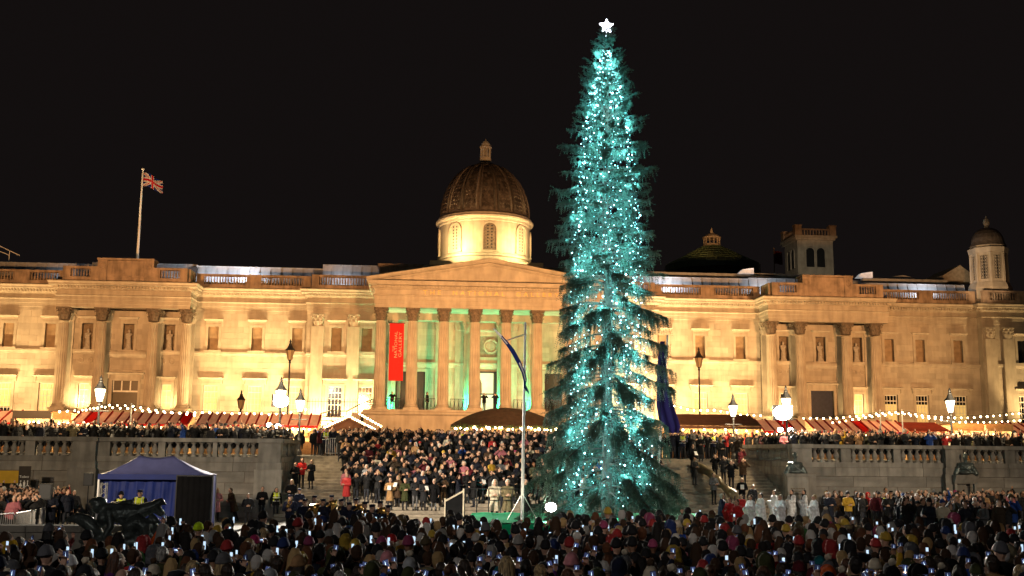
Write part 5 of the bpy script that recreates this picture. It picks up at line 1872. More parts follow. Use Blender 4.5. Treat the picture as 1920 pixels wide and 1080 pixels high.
speaker(157, 173, 887, 911, 56, 'black loudspeaker on a tall stand against the terrace wall', True)
speaker(74, 95, 907, 937, 46, 'larger black loudspeaker among the people behind the barriers', True)

# signs at the left edge
p0, p1 = atY(36, 874, 57), atY(56, 905, 57)
t = thing('toilets_sign', 'dark upright toilets sign with white pictograms against the terrace wall', 'sign', (float(p0[0]), 57, 0))
MB().box(float(p0[0]), float(p1[0]), 57.0, 57.06, 0.0, float(p0[2])).build('panel', mat('brown_sign_panel', (0.03, 0.022, 0.016), 0.6), t)
xc, zz = float(p0[0] + p1[0]) / 2, float(p0[2])
tm_ = text_mesh('Toilets', 0.17, 0.004)
tm_.materials.clear()
tm_.materials.append(WHITEP)
part('lettering', tm_, t, (xc, 56.985, zz - 0.53), rot=(PI / 2, 0, 0))
pg = MB()
for dx, kind in ((-0.16, 'w'), (0.02, 'm'), (0.18, 'd')):
    x, z = xc + dx, zz - 0.95
    pg.ball((x, 56.99, z + 0.2), (0.035, 0.006, 0.035), 8, 4)
    if kind == 'w':
        pg.prism([(x - 0.09, z - 0.05), (x + 0.09, z - 0.05), (x, z + 0.15)], 56.985, 56.995)
        pg.box(x - 0.04, x - 0.01, 56.985, 56.995, z - 0.17, z - 0.05)
        pg.box(x + 0.01, x + 0.04, 56.985, 56.995, z - 0.17, z - 0.05)
    elif kind == 'm':
        pg.box(x - 0.05, x + 0.05, 56.985, 56.995, z - 0.03, z + 0.15)
        pg.box(x - 0.045, x - 0.008, 56.985, 56.995, z - 0.17, z - 0.03)
        pg.box(x + 0.008, x + 0.045, 56.985, 56.995, z - 0.17, z - 0.03)
    else:
        pg.tube([(x + 0.07 * math.cos(a_), 56.99, z - 0.08 + 0.07 * math.sin(a_)) for a_ in [q * PI / 5 for q in range(8)]], 0.014, 4)
        pg.box(x - 0.02, x + 0.02, 56.985, 56.995, z - 0.02, z + 0.15)
        pg.box(x, x + 0.08, 56.985, 56.995, z - 0.04, z - 0.01)
pg.build('pictogram', WHITEP, t)
p0, p1 = atY(-30, 882, 57.5), atY(36, 906, 57.5)
t = thing('yellow_board', 'plain yellow board behind the crowd at the picture edge', 'board', (float(p0[0]), 57.5, 0))
MB().box(float(p0[0]), float(p1[0]), 57.5, 57.56, float(p1[2]), float(p0[2])).build('sheet', mat('yellow_board_paint', (0.5, 0.3, 0.012), 0.6, var=0.1), t)
for x in (float(p0[0]) + 0.3, float(p1[0]) - 0.1):
    MB().box(x - 0.04, x + 0.04, 57.57, 57.65, 0, float(p0[2])).build('leg', STEEL, t)

# black ramp side at the front of the steps
p0, p1 = atY(835, 940, 53.5), atY(868, 922, 53.5)
t = thing('black_ramp_panel', 'black panelled ramp side with pale edge beside the green platform', 'ramp', (float(p0[0]), 53.5, 0))
MB().prism([(float(p0[0]), 0), (float(p1[0]), 0), (float(p1[0]), float(p1[2])), (float(p0[0]), float(p0[2]))], 53.5, 53.6).build('panel', BLACKCLOTH, t)
fr = MB()
fr.tube([(float(p0[0]), 53.48, float(p0[2]) + 0.02), (float(p1[0]), 53.48, float(p1[2]) + 0.02)], 0.05, 4)
fr.tube([(float(p1[0]) + 0.03, 53.48, 0), (float(p1[0]) + 0.03, 53.48, float(p1[2]) + 0.15)], 0.05, 4)
fr.tube([(float(p0[0]) - 0.02, 53.48, 0), (float(p0[0]) - 0.02, 53.48, float(p0[2]) + 0.15)], 0.04, 4)
fr.build('edge_trim', mat('pale_edge', (0.5, 0.42, 0.32), 0.5), t)
p0, p1 = atY(872, 925, 53.2), atY(985, 925, 53.2)
t = thing('platform_railing', 'thin dark railing along the back of the green platform', 'railing', (float(p0[0]), 53.55, 0.7))
for z in (1.85, 1.3):
    MB().tube([(float(p0[0]), 53.55, z), (float(p1[0]), 53.55, z)], 0.025, 5).build('rail', BLACK, t)
for k in range(6):
    x = float(p0[0] + (p1[0] - p0[0]) * k / 5)
    MB().tube([(x, 53.55, 0.0), (x, 53.55, 1.86)], 0.025, 5).build('post', BLACK, t)


# crowd barriers
def barrier(p0, p1, z, label, group):
    p0, p1 = Vector((*p0, z)), Vector((*p1, z))
    t = thing('crowd_barrier', label, 'barrier', tuple(p0), group)
    up = Vector((0, 0, 1))
    c = [p0 + up * 0.18, p0 + up * 1.0, p0.lerp(p1, 0.04) + up * 1.1, p1.lerp(p0, 0.04) + up * 1.1, p1 + up * 1.0, p1 + up * 0.18, p0 + up * 0.18]
    MB().tube([tuple(v) for v in c], 0.025, 6).build('frame', STEEL, t)
    L = (p1 - p0).length
    n = int(L / 0.13)
    for k in range(1, n):
        q = p0.lerp(p1, k / n)
        MB().tube([tuple(q + up * 0.18), tuple(q + up * 1.1)], 0.011, 4).build('bar', STEEL, t)
    d = (p1 - p0).normalized()
    s_ = Vector((-d.y, d.x, 0)) * 0.3
    for q in (p0.lerp(p1, 0.12), p1.lerp(p0, 0.12)):
        MB().tube([tuple(q - s_ + up * 0.02), tuple(q + up * 0.18), tuple(q + s_ + up * 0.02)], 0.022, 5).build('foot', STEEL, t)


q = [atZ(u, v, 1.15) for u, v in ((1686, 946), (1717, 951), (1758, 958), (1796, 963), (1833, 968), (1868, 972))]
names = ['nearest the yellow steward', 'second from the yellow steward', 'third from the yellow steward', 'fourth from the yellow steward', 'farthest from the yellow steward']
for k in range(5):
    a, b = q[k], q[k + 1]
    d = (b - a)
    barrier((a + d * 0.03)[:2], (b - d * 0.03)[:2], gz(float(a[1])), 'grey metal crowd barrier before the right-hand crowd, ' + names[k], 'crowd barriers on the right')
q = [atZ(u, v, 1.3) for u, v in ((-20, 968), (28, 963), (60, 957), (86, 950))]
for k, nm in enumerate(('at the picture edge', 'in the middle of the row', 'nearest the loudspeaker')):
    a, b = q[k], q[k + 1]
    barrier((a + (b - a) * 0.03)[:2], (b - (b - a) * 0.03)[:2], gz(float(a[1])), 'grey metal crowd barrier before the left-hand crowd, ' + nm, 'crowd barriers on the left')
for k in range(6):
    x = -5.6 + 2.5 * k
    barrier((x, 67.9), (x + 2.4, 67.9), TZ, 'metal barrier along the top of the steps, number %s from the left flank wall' % ('one', 'two', 'three', 'four', 'five', 'six')[k], 'barriers at the top of the steps')

# fountain basin and bronze group
rim_y = 36.0
fx0, fx1 = float(atY(-60, 988, rim_y)[0]), float(atY(312, 988, rim_y)[0])
zr_ = float(atY(150, 986, rim_y)[2])
t = thing('fountain_basin', 'dark stone fountain basin with a broad flat rim behind the foreground crowd', 'fountain', (fx0, rim_y, 0))
n = 7
for k in range(n):
    a, b = fx0 + (fx1 - fx0) * k / n, fx0 + (fx1 - fx0) * (k + 1) / n
    MB().box(a + 0.01, b - 0.01, rim_y, rim_y + 0.7, zr_ - 0.2, zr_).build('rim_stone', GRANITE, t)
    MB().box(a + 0.01, b - 0.01, rim_y + 0.08, rim_y + 0.6, 0.0, zr_ - 0.203).build('basin_stone', GRANITE, t)
MB().box(fx0, fx1, rim_y + 0.7, 42.0, 0.0, 0.35).build('basin_floor', GRANITE, t)
structure(MB().add([(fx0, rim_y + 0.6, 0.75), (fx1, rim_y + 0.6, 0.75), (fx1, 42, 0.75), (fx0, 42, 0.75)], [(0, 1, 2, 3)]).build('fountain_water', mat('dark_water', (0.01, 0.013, 0.014), 0.08, var=0, spec=0.6), None))
FY = 34.6
fo_ = atY(222, 975, FY)
fx, fz_ = float(fo_[0]), 0.3


def fpx(u, v, dy=0.0):
    p = atY(u, v, FY)
    return (float(p[0]) - fx, dy, float(p[2]) - fz_)


sh = [('e', fpx(186, 948), (0.22, 0.24, 0.26)), ('e', fpx(183, 941, 0.05), (0.27, 0.27, 0.16)), ('c', fpx(200, 955), 0.2, fpx(225, 962), 0.33), ('c', fpx(225, 962), 0.33, fpx(262, 960), 0.24), ('c', fpx(262, 960), 0.25, fpx(292, 948), 0.17),
      ('c', fpx(208, 960, -0.2), 0.15, fpx(214, 985, -0.35), 0.12), ('c', fpx(214, 985, -0.35), 0.12, fpx(203, 1005, -0.4), 0.09), ('c', fpx(205, 950, 0.25), 0.13, fpx(240, 943, 0.3), 0.1),
      ('c', fpx(288, 950), 0.17, fpx(302, 962), 0.12), ('t', [fpx(292, 945), fpx(303, 940), fpx(312, 946)], [0.14, 0.12, 0.02]), ('t', [fpx(285, 968, -0.2), fpx(296, 975, -0.3), fpx(305, 980, -0.3)], [0.14, 0.1, 0.03]),
      ('t', [fpx(262, 1012, -0.2), fpx(245, 1002, -0.3), fpx(248, 985, -0.3), fpx(262, 978, -0.3), fpx(277, 986, -0.3), fpx(278, 1002, -0.3), fpx(266, 1012, -0.25)], [0.2, 0.24, 0.26, 0.27, 0.26, 0.24, 0.2]),
      ('t', [fpx(282, 1012, -0.1), fpx(292, 992, -0.15), fpx(286, 975, -0.1)], [0.2, 0.18, 0.12]), ('t', [fpx(245, 1005, -0.3), fpx(225, 1006, -0.35), fpx(208, 1010, -0.3)], [0.2, 0.18, 0.1]),
      ('t', [fpx(125, 975), fpx(145, 970, -0.1), fpx(165, 977, -0.15), fpx(182, 992, -0.2), fpx(196, 1008, -0.2)], [0.05, 0.17, 0.22, 0.2, 0.1]), ('e', fpx(240, 1015, 0), (1.5, 0.5, 0.25)),
      ('c', fpx(232, 975, -0.3), 0.1, fpx(246, 988, -0.45), 0.08), ('e', fpx(196, 972, -0.1), (0.2, 0.25, 0.25))]
fb_ = blob('fountain_sculpture', sh, 0.03, 9000, BRONZE)
solo('fountain_sculpture', fb_, (fx, FY, fz_), 'dark bronze sculpture of a reclining merman with coiled dolphins in the fountain', 'sculpture')

# tarpaulin-wrapped handrail on the right steps
pts = [atY(1300, 868, 66), atY(1318, 880, 64.5), atY(1332, 888, 63), atY(1346, 903, 61), atY(1358, 914, 59.5), atY(1378, 930, 57.5)]
pts = [tuple(map(float, p)) for p in pts]
rs_ = [0.12, 0.28, 0.17, 0.3, 0.16, 0.34]
path2, r2 = [], []
for k in range(len(pts) - 1):
    for j in range(4):
        f = j / 4
        path2.append(tuple(pts[k][i] + (pts[k + 1][i] - pts[k][i]) * f for i in range(3)))
        r2.append(rs_[k] + (rs_[k + 1] - rs_[k]) * f + rnd.uniform(-0.04, 0.04))
path2.append(pts[-1]); r2.append(0.2)
t = thing('wrapped_handrail', 'handrail wrapped in olive tarpaulin slanting down the right steps', 'handrail', pts[-1])
MB().tube(path2, r2, 10).build('tarpaulin', mat('olive_tarpaulin', (0.16, 0.12, 0.06), 0.35, var=0.3, scale=3, bump=0.5, bscale=6), t, smooth=True)
fr = MB()
for p in pts[::2] + [pts[-1]]:
    fr.tube([p, (p[0], p[1], stair_z(p[1]))], 0.04, 6)
fr.build('upright', BLACK, t)

# thin handrail on the roof at the picture edge
t = thing('roof_handrail', 'thin pale sloping handrail on the roof at the far left edge', 'handrail', tuple(map(float, atY(10, 470, 116))))
hr = MB()
for (u0_, v0_), (u1_, v1_) in (((-20, 452), (37, 479)), ((-20, 463), (18, 479))):
    hr.tube([tuple(atY(u0_, v0_, 116)), tuple(atY(u1_, v1_, 116))], 0.05, 5)
for u_, v_ in ((-2, 461), (18, 470)):
    p = atY(u_, v_, 116)
    hr.tube([tuple(p), (p[0], p[1], p[2] - 1.2)], 0.04, 5)
hr.build('rails', WHITEP, t, kind='stuff')
# ------------------------------------------------------------------ the great spruce
TY = 48.4
tx_, TZ0, THT = 8.66, 0.7, 23.75
SP = thing('spruce_tree', 'towering narrow spruce with drooping boughs, standing on the green platform', 'tree', (tx_, TY, TZ0))
trunk = []
trr = []
for k in range(25):
    z = TZ0 + (THT - TZ0) * k / 24
    trunk.append((tx_ + 0.05 * math.sin(k * 0.7), TY + 0.05 * math.cos(k * 0.9), z))
    trr.append(0.30 * (1 - k / 24) ** 0.85 + 0.025)
MB().tube(trunk, trr, 12).build('trunk', BARK, SP, smooth=True)
HWZ = [0.7, 1.7, 3.0, 4.2, 5.6, 7.2, 9.2, 10.7, 12.1, 14.0, 15.9, 18.5, 20.0, 21.4, 22.2, 23.0, 23.7]
HWR = [3.3, 3.7, 3.5, 3.2, 2.85, 2.8, 2.7, 2.5, 2.45, 2.35, 2.1, 1.68, 1.36, 0.92, 0.55, 0.34, 0.16]


def hwid(z):
    return float(np.interp(z, HWZ, HWR))


limb_pts = []     # (point, direction, weight, level z)
LV, LF = [], []
tw_s, tw_d, tw_l, tw_n = [], [], [], []
z = 1.0
rt = random.Random(21)
limbs = MB()
while z < 23.55:
    n = 7
    if z > 22:
        n = 5
    a0 = rt.uniform(0, 2 * PI)
    for i in range(n):
        a = a0 + 2 * PI * (i + rt.uniform(-0.45, 0.45)) / n
        zz = z + rt.uniform(-0.42, 0.42)
        L = hwid(zz) * (rt.uniform(0.72, 1.08) if rt.random() > 0.1 else rt.uniform(1.1, 1.14 if zz < 11 else 1.16))
        if 3.5 < zz < 12 and rt.random() < 0.12:
            L *= 0.45                                  # gaps in the lower half
        up = np.interp(zz, [1, 8, 16, 22], [0.05, 0.1, 0.32, 0.8])
        droop = np.interp(zz, [1, 8, 16, 22], [0.3, 0.26, 0.22, 0.1])
        pts = []
        for k in range(8):
            t_ = k / 7
            r_ = L * t_
            dz = up * r_ - droop * r_ * t_ * 1.5 + (0.2 * L * max(0, t_ - 0.75)) + rt.uniform(-0.03, 0.03)
            wob = 0.1 * math.sin(k + i) * t_
            pts.append(Vector((tx_ + (r_) * math.cos(a) - wob * math.sin(a), TY + r_ * math.sin(a) + wob * math.cos(a), zz + dz)))
        limbs.tube(pts, [0.045 * (1 - 0.85 * k / 7) * (0.5 + L / 4) + 0.004 for k in range(8)], 4)
        nt = int(14 * L + 5)
        start = np.interp(zz, [2, 9, 14], [0.3, 0.22, 0.12])
        for q in range(nt):
            t_ = start + (1 - start) * (rt.random() ** 0.8)
            k = min(6, int(t_ * 7))
            p = pts[k].lerp(pts[k + 1], t_ * 7 - k)
            d = (pts[k + 1] - pts[k]).normalized()
            side = Vector((-d.y, d.x, 0)).normalized() * (1 if rt.random() < 0.5 else -1)
            sl = (0.35 + 0.5 * (1 - t_)) * (0.45 + 0.16 * L)
            sd = (d * rt.uniform(0.45, 0.95) + side * rt.uniform(0.25, 0.85) + Vector((0, 0, rt.uniform(-0.25, 0.12)))).normalized()
            tw_s.append(p); tw_d.append(sd); tw_l.append(sl * rt.uniform(0.7, 1.15)); tw_n.append(0.22)
            hang = np.interp(zz, [1, 9, 15, 20, 22], [0.95, 0.95, 0.75, 0.45, 0.1])
            for h in range(4 if (zz < 12 and t_ > 0.62) else 2):
                if rt.random() < hang:
                    p2 = p + sd * sl * rt.uniform(0.1, 0.9)
                    hd = Vector((rt.uniform(-.22, .22), rt.uniform(-.22, .22), -1)) + d * 0.25
                    tw_s.append(p2); tw_d.append(hd.normalized()); tw_l.append((rt.uniform(0.14, 0.5) if rt.random() < 0.72 else rt.uniform(0.5, 0.95)) * np.interp(zz, [1, 9, 14, 22], [1.1, 1.0, 0.62, 0.4])); tw_n.append(0.0)
        for q in range(5):
            dd_ = (pts[-1] - pts[-2]).normalized() + Vector((rt.uniform(-.5, .5), rt.uniform(-.5, .5), rt.uniform(-.35, .45)))
            tw_s.append(pts[-1] - (pts[-1] - pts[-2]) * rt.uniform(0.1, 0.9)); tw_d.append(dd_.normalized()); tw_l.append(rt.uniform(0.25, 0.5)); tw_n.append(0.0)
    z += np.interp(z, [1, 10, 20, 23], [0.52, 0.44, 0.32, 0.2])
limbs.build('limbs', BARK, SP, kind='stuff')
tw_s, tw_d = np.array([tuple(p) for p in tw_s]), np.array([tuple(p) for p in tw_d])
tw_l = np.array(tw_l, float)
SEG = 0.075
cnt = np.maximum(3, (tw_l / SEG).astype(int))
idx = np.repeat(np.arange(len(cnt)), cnt)
off = np.arange(cnt.sum()) - np.repeat(np.cumsum(cnt) - cnt, cnt)
tt = (off + 0.3) / cnt[idx]
base = tw_s[idx] + tw_d[idx] * (tw_l[idx] * tt)[:, None]
base[:, 2] -= 0.12 * tw_l[idx] * tt ** 2
Nn = len(base)
verts, faces = [], []
allv = np.zeros((Nn * 3, 3, 3))
for q in range(3):
    rv = nrng.normal(size=(Nn, 3))
    dd = tw_d[idx]
    rv -= dd * np.sum(rv * dd, 1)[:, None]
    rv /= np.linalg.norm(rv, axis=1)[:, None] + 1e-9
    ndl = rv * 0.75 + dd * 0.65
    ln_n = (0.095 * (1 - 0.45 * tt) * nrng.uniform(0.7, 1.25, Nn))[:, None]
    wv = np.cross(ndl, nrng.normal(size=(Nn, 3)))
    wv /= np.linalg.norm(wv, axis=1)[:, None] + 1e-9
    allv[q * Nn:(q + 1) * Nn, 0] = base - wv * 0.014 - dd * 0.03
    allv[q * Nn:(q + 1) * Nn, 1] = base + wv * 0.014 - dd * 0.03
    allv[q * Nn:(q + 1) * Nn, 2] = base + ndl * ln_n


def tri_mesh(name, tv, m, org):
    me = bpy.data.meshes.new(name)
    n = len(tv)
    me.vertices.add(n * 3)
    me.vertices.foreach_set('co', (tv.reshape(-1, 3) - np.array(org)).astype(np.float32).ravel())
    me.loops.add(n * 3)
    me.loops.foreach_set('vertex_index', np.arange(n * 3, dtype=np.int32))
    me.polygons.add(n)
    me.polygons.foreach_set('loop_start', np.arange(0, n * 3, 3, dtype=np.int32))
    me.materials.append(m)
    me.update(calc_edges=True)
    return me


cr = bpy.data.objects.new('crown', tri_mesh('crown', allv, NEEDLE, (tx_, TY, TZ0)))
COL.objects.link(cr)
cr.parent = SP
print('needles', Nn * 3, 'twigs', len(tw_l))

# star
zs0 = float(atY(1137, 49, TY)[2])
xs0 = float(atY(1137, 49, TY)[0])
so = []
for k in range(10):
    r_ = 0.36 if k % 2 == 0 else 0.17
    so.append((xs0 + r_ * math.sin(k * PI / 5), zs0 + r_ * math.cos(k * PI / 5)))
st_ = MB().prism(so, TY - 0.06, TY + 0.06)
st_.tube([(xs0, TY, zs0 - 0.15), (xs0, TY, THT - 0.3)], 0.03, 5)
tag(st_.build('tree_star', STARM, None, org=(xs0, TY, zs0)), 'glowing white five-pointed star on top of the spruce', 'star')

# vertical strings of cool white bulbs
tbulb = MB().ball((0, 0, 0), 0.027, 6, 4).mesh('bulb', TREEBULB)
NS = 24
SEEN = {}
NB = 0
for s_ in range(NS):
    a = 2 * PI * s_ / NS + 0.11
    side = 'camera side' if math.sin(a) < -0.3 else ('gallery side' if math.sin(a) > 0.3 else 'flank')
    lab = 'string of cool white bulbs, %s of the spruce' % {'camera side': 'front', 'gallery side': 'back', 'flank': ('right flank' if math.cos(a) > 0 else 'left flank')}[side]
    t = thing('light_string', lab, 'string lights', (tx_, TY, 1.2), 'light strings on the spruce')
    lab += ', %s from the %s' % (('first', 'second', 'third', 'fourth', 'fifth', 'sixth', 'seventh', 'eighth', 'ninth', 'tenth', 'eleventh')[SEEN.setdefault(side + str(math.cos(a) > 0) * (side == 'flank'), 0)], {'camera side': 'left', 'gallery side': 'right', 'flank': 'back' if math.cos(a) < 0 else 'front'}[side])
    SEEN[side + str(math.cos(a) > 0) * (side == 'flank')] += 1
    t['label'] = lab
    z = 22.7 - 0.1 * (s_ % 3)
    wire = []
    while z > 1.4 + 0.5 * (s_ % 2):
        f = np.interp(z, [1, 6, 14, 20, 23], [0.56, 0.58, 0.62, 0.64, 0.5])
        r_ = hwid(z) * f * (1 + rt.uniform(-0.13, 0.13))
        aa = a + rt.uniform(-0.09, 0.09) + 0.12 * math.sin(z * 0.35 + s_)
        p = (tx_ + r_ * math.cos(aa), TY + r_ * math.sin(aa), z)
        wire.append(p)
        sc = (1.25 if z > 20.5 else 1.0) * rt.choice((0.5, 0.6, 0.75, 0.9, 1.0, 1.0, 1.5))
        part('bulb', tbulb, t, p, scale=(sc, sc, sc), material=TREEBULB if rt.random() < 0.55 else TREEBULBDIM)
        NB += 1
        if NB % 7 == 0:          # unseen spot added outside every seventh bulb, aimed inward to stand for bulb light
            light('SPOT', (p[0] + 0.3 * math.cos(aa), p[1] + 0.3 * math.sin(aa), p[2]), (tx_, TY, p[2] + 0.15), 100, (0.27, 0.9, 1.0), spot_size=R(155), spot_blend=0.6, shadow_soft_size=0.12)
        z -= rt.uniform(0.22, 0.5)
    MB().tube(wire, 0.008, 3).build('wire', BLACK, t)
# ------------------------------------------------------------------ people (front of the figure is -Y, feet at z = 0, 1.74 m tall)
SKIN = [mat('skin_fair', (0.52, 0.31, 0.22), 0.55, var=0.06), mat('skin_tan', (0.38, 0.21, 0.13), 0.55, var=0.06), mat('skin_brown', (0.17, 0.085, 0.05), 0.5, var=0.06)]
EYE, MOUTH, SHOE = mat('eye', (0.02, 0.015, 0.012), 0.2, var=0), mat('lips', (0.33, 0.11, 0.09), 0.5, var=0), mat('shoe_leather', (0.02, 0.018, 0.016), 0.5, var=0)
_c = {}


def cloth(nm, col):
    return mat(nm.replace(' ', '_') + '_cloth', col, 0.85, var=0.3, scale=9, bump=0.6, bscale=9, spec=0.12)


CL = {n: cloth(n, c) for n, c in dict(black=(0.009, 0.009, 0.01), charcoal=(0.022, 0.022, 0.025), navy=(0.011, 0.014, 0.032), grey=(0.11, 0.11, 0.115), olive=(0.045, 0.05, 0.02), khaki=(0.17, 0.14, 0.08),
      brown=(0.06, 0.035, 0.02), camel=(0.33, 0.19, 0.085), burgundy=(0.085, 0.012, 0.018), red=(0.42, 0.02, 0.02), orange=(0.5, 0.085, 0.015), mustard=(0.45, 0.27, 0.02), teal=(0.01, 0.11, 0.13), blue=(0.02, 0.06, 0.3),
      cream=(0.52, 0.45, 0.34), white=(0.72, 0.73, 0.76), pink=(0.55, 0.22, 0.24), magenta=(0.38, 0.03, 0.11), green=(0.04, 0.11, 0.035), neon=(0.55, 0.8, 0.02), purple=(0.09, 0.02, 0.13), tan=(0.3, 0.17, 0.08),
      lightgrey=(0.32, 0.33, 0.34), denim=(0.035, 0.05, 0.1)).items()}
def hairmat(nm, c, s=(75, 75, 5), lo=0.3, hi=2.0, rough=0.45):
    m = mat(nm, c, rough, var=0, spec=0.4)
    N, L = m.node_tree.nodes, m.node_tree.links
    b = N['Principled BSDF']
    tc, mp, t, mr, vm, bn = (N.new('ShaderNode' + k) for k in ('TexCoord', 'Mapping', 'TexNoise', 'MapRange', 'VectorMath', 'Bump'))
    mp.inputs['Scale'].default_value = s
    t.inputs['Scale'].default_value = 1.0
    t.inputs['Detail'].default_value = 3
    L.new(tc.outputs['Object'], mp.inputs[0])
    L.new(mp.outputs[0], t.inputs['Vector'])
    L.new(t.outputs[0], mr.inputs[0])
    mr.inputs[1].default_value, mr.inputs[2].default_value, mr.inputs[3].default_value, mr.inputs[4].default_value = 0.35, 0.65, lo, hi
    vm.operation = 'SCALE'
    vm.inputs[0].default_value = c
    L.new(mr.outputs[0], vm.inputs['Scale'])
    L.new(vm.outputs[0], b.inputs['Base Color'])
    bn.inputs['Strength'].default_value = 0.8
    bn.inputs['Distance'].default_value = 0.02
    L.new(t.outputs[0], bn.inputs['Height'])
    L.new(bn.outputs[0], b.inputs['Normal'])
    return m


CNAME = {'neon': 'neon yellow', 'lightgrey': 'light grey', 'green': 'dark green'}
HAIRC = {n: hairmat('hair_' + n, c) for n, c in dict(black=(0.012, 0.01, 0.009), brown=(0.028, 0.017, 0.011), auburn=(0.075, 0.03, 0.014), blonde=(0.3, 0.21, 0.1), grey=(0.25, 0.24, 0.22), white=(0.6, 0.57, 0.52)).items()}


def hand(sh, w, d, nrm, curl=0.6, s=1.0):
    w, d, nrm = Vector(w), Vector(d).normalized(), Vector(nrm)
    nrm = (nrm - d * nrm.dot(d)).normalized()
    lat = d.cross(nrm)
    c = w + d * 0.05 * s
    for k in (-1, 0, 1):
        sh.append(('c', tuple(w + d * 0.012 * s + lat * k * 0.017 * s), 0.017 * s, tuple(w + d * 0.085 * s + lat * k * 0.026 * s), 0.0155 * s))
    for i, L in enumerate((0.07, 0.08, 0.075, 0.058)):
        b = w + d * 0.088 * s + lat * (i - 1.5) * 0.0215 * s
        d1 = (d * math.cos(curl) + nrm * math.sin(curl)).normalized()
        d2 = (d * math.cos(curl * 2.1) + nrm * math.sin(curl * 2.1)).normalized()
        m = b + d1 * L * 0.52 * s
        sh.append(('c', tuple(b), 0.0105 * s, tuple(m), 0.0098 * s))
        sh.append(('c', tuple(m), 0.0098 * s, tuple(m + d2 * L * 0.5 * s), 0.0085 * s))
    t0 = w + d * 0.03 * s - lat * 0.034 * s
    t1 = t0 + (d * 0.6 - lat * 0.75 + nrm * 0.3).normalized() * 0.04 * s
    sh.append(('c', tuple(t0), 0.014 * s, tuple(t1), 0.0115 * s))
    sh.append(('c', tuple(t1), 0.0115 * s, tuple(t1 + (d * 0.9 + nrm * 0.5 - lat * 0.1).normalized() * 0.034 * s), 0.0095 * s))


# pose: for each arm (+x, -x): elbow, wrist, hand direction, palm normal, curl
DOWN = lambda s: ((s * 0.27, 0.02, 1.12), (s * 0.27, -0.06, 0.88), (s * 0.02, -0.15, -1), (-s, 0, 0), 0.35)
POSES = {
    'idle': (DOWN(1), DOWN(-1)),
    'one': (((0.26, -0.17, 1.22), (0.155, -0.33, 1.56), (-0.1, -0.05, 1), (0, 1, 0.1), 0.75), DOWN(-1)),
    'oneleft': (DOWN(1), ((-0.26, -0.17, 1.24), (-0.15, -0.33, 1.58), (0.1, -0.05, 1), (0, 1, 0.1), 0.75)),
    'high': (((0.25, -0.14, 1.48), (0.14, -0.26, 1.80), (-0.08, -0.02, 1), (0, 1, 0.1), 0.75), DOWN(-1)),
    'two': (((0.25, -0.18, 1.26), (0.085, -0.36, 1.56), (-0.12, -0.05, 1), (0, 1, 0.1), 0.7), ((-0.25, -0.18, 1.26), (-0.085, -0.36, 1.56), (0.12, -0.05, 1), (0, 1, 0.1), 0.7)),
    'clasp': (((0.27, -0.05, 1.12), (0.09, -0.28, 1.1), (-0.7, -0.5, 0.25), (-0.2, 0.7, 0.6), 0.55), ((-0.27, -0.05, 1.12), (-0.09, -0.28, 1.1), (0.7, -0.5, 0.25), (0.2, 0.7, 0.6), 0.55)),
    'eye': (((0.33, -0.12, 1.3), (0.1, -0.2, 1.55), (-0.4, -0.15, 1), (-0.3, 1, 0.0), 0.8), ((-0.33, -0.12, 1.3), (-0.1, -0.2, 1.55), (0.4, -0.15, 1), (0.3, 1, 0.0), 0.8)),
}
PHONE_AT = {'one': (0.142, -0.345, 1.665, 'p'), 'oneleft': (-0.137, -0.345, 1.685, 'p'), 'high': (0.127, -0.275, 1.905, 'p'), 'two': (0.0, -0.385, 1.655, 'l')}


def body_shapes(pose):
    sh = [('e', (0, -0.005, 1.625), (0.078, 0.098, 0.115)), ('e', (0, -0.035, 1.555), (0.058, 0.066, 0.062)), ('c', (0, -0.1, 1.635), 0.008, (0, -0.118, 1.6), 0.014), ('e', (0, -0.088, 1.655), (0.05, 0.018, 0.012)),
          ('e', (0.08, 0.0, 1.61), (0.011, 0.024, 0.034)), ('e', (-0.08, 0.0, 1.61), (0.011, 0.024, 0.034)), ('e', (0, -0.092, 1.553), (0.026, 0.014, 0.012)),
          ('c', (0, 0.02, 1.41), 0.056, (0, 0.0, 1.55), 0.053), ('e', (0, 0.0, 1.28), (0.16, 0.1, 0.19)), ('e', (0, 0.0, 1.05), (0.142, 0.1, 0.2)), ('e', (0, 0.0, 0.92), (0.16, 0.112, 0.13)),
          ('c', (-0.15, 0.0, 1.395), 0.06, (0.15, 0.0, 1.395), 0.06)]
    for s in (1, -1):
        sh += [('c', (s * 0.085, 0, 0.9), 0.086, (s * 0.095, -0.012, 0.5), 0.058), ('c', (s * 0.095, -0.012, 0.5), 0.056, (s * 0.1, 0.02, 0.09), 0.04), ('c', (s * 0.1, 0.03, 0.045), 0.042, (s * 0.115, -0.13, 0.036), 0.034)]
    for s, (e, w_, d, n_, cu) in zip((1, -1), POSES[pose]):
        sh += [('c', (s * 0.185, 0.0, 1.385), 0.052, e, 0.042), ('c', e, 0.041, w_, 0.028)]
        hand(sh, w_, d, n_, cu)
    return sh


def paint_body(me):
    for m in (SKIN[0], CL['charcoal'], SHOE, EYE, MOUTH):
        me.materials.append(m)
    for p in me.polygons:
        c = p.center
        k = 0
        if c.z < 0.085:
            k = 2
        elif c.z < 0.98 and abs(c.x) < 0.205:
            k = 1
        elif c.y < -0.075 and c.z > 1.5 and abs(c.x) < 0.07:
            if abs(abs(c.x) - 0.033) < 0.016 and abs(c.z - 1.628) < 0.010:
                k = 3
            elif abs(c.x) < 0.026 and abs(c.z - 1.553) < 0.009:
                k = 4
        p.material_index = k


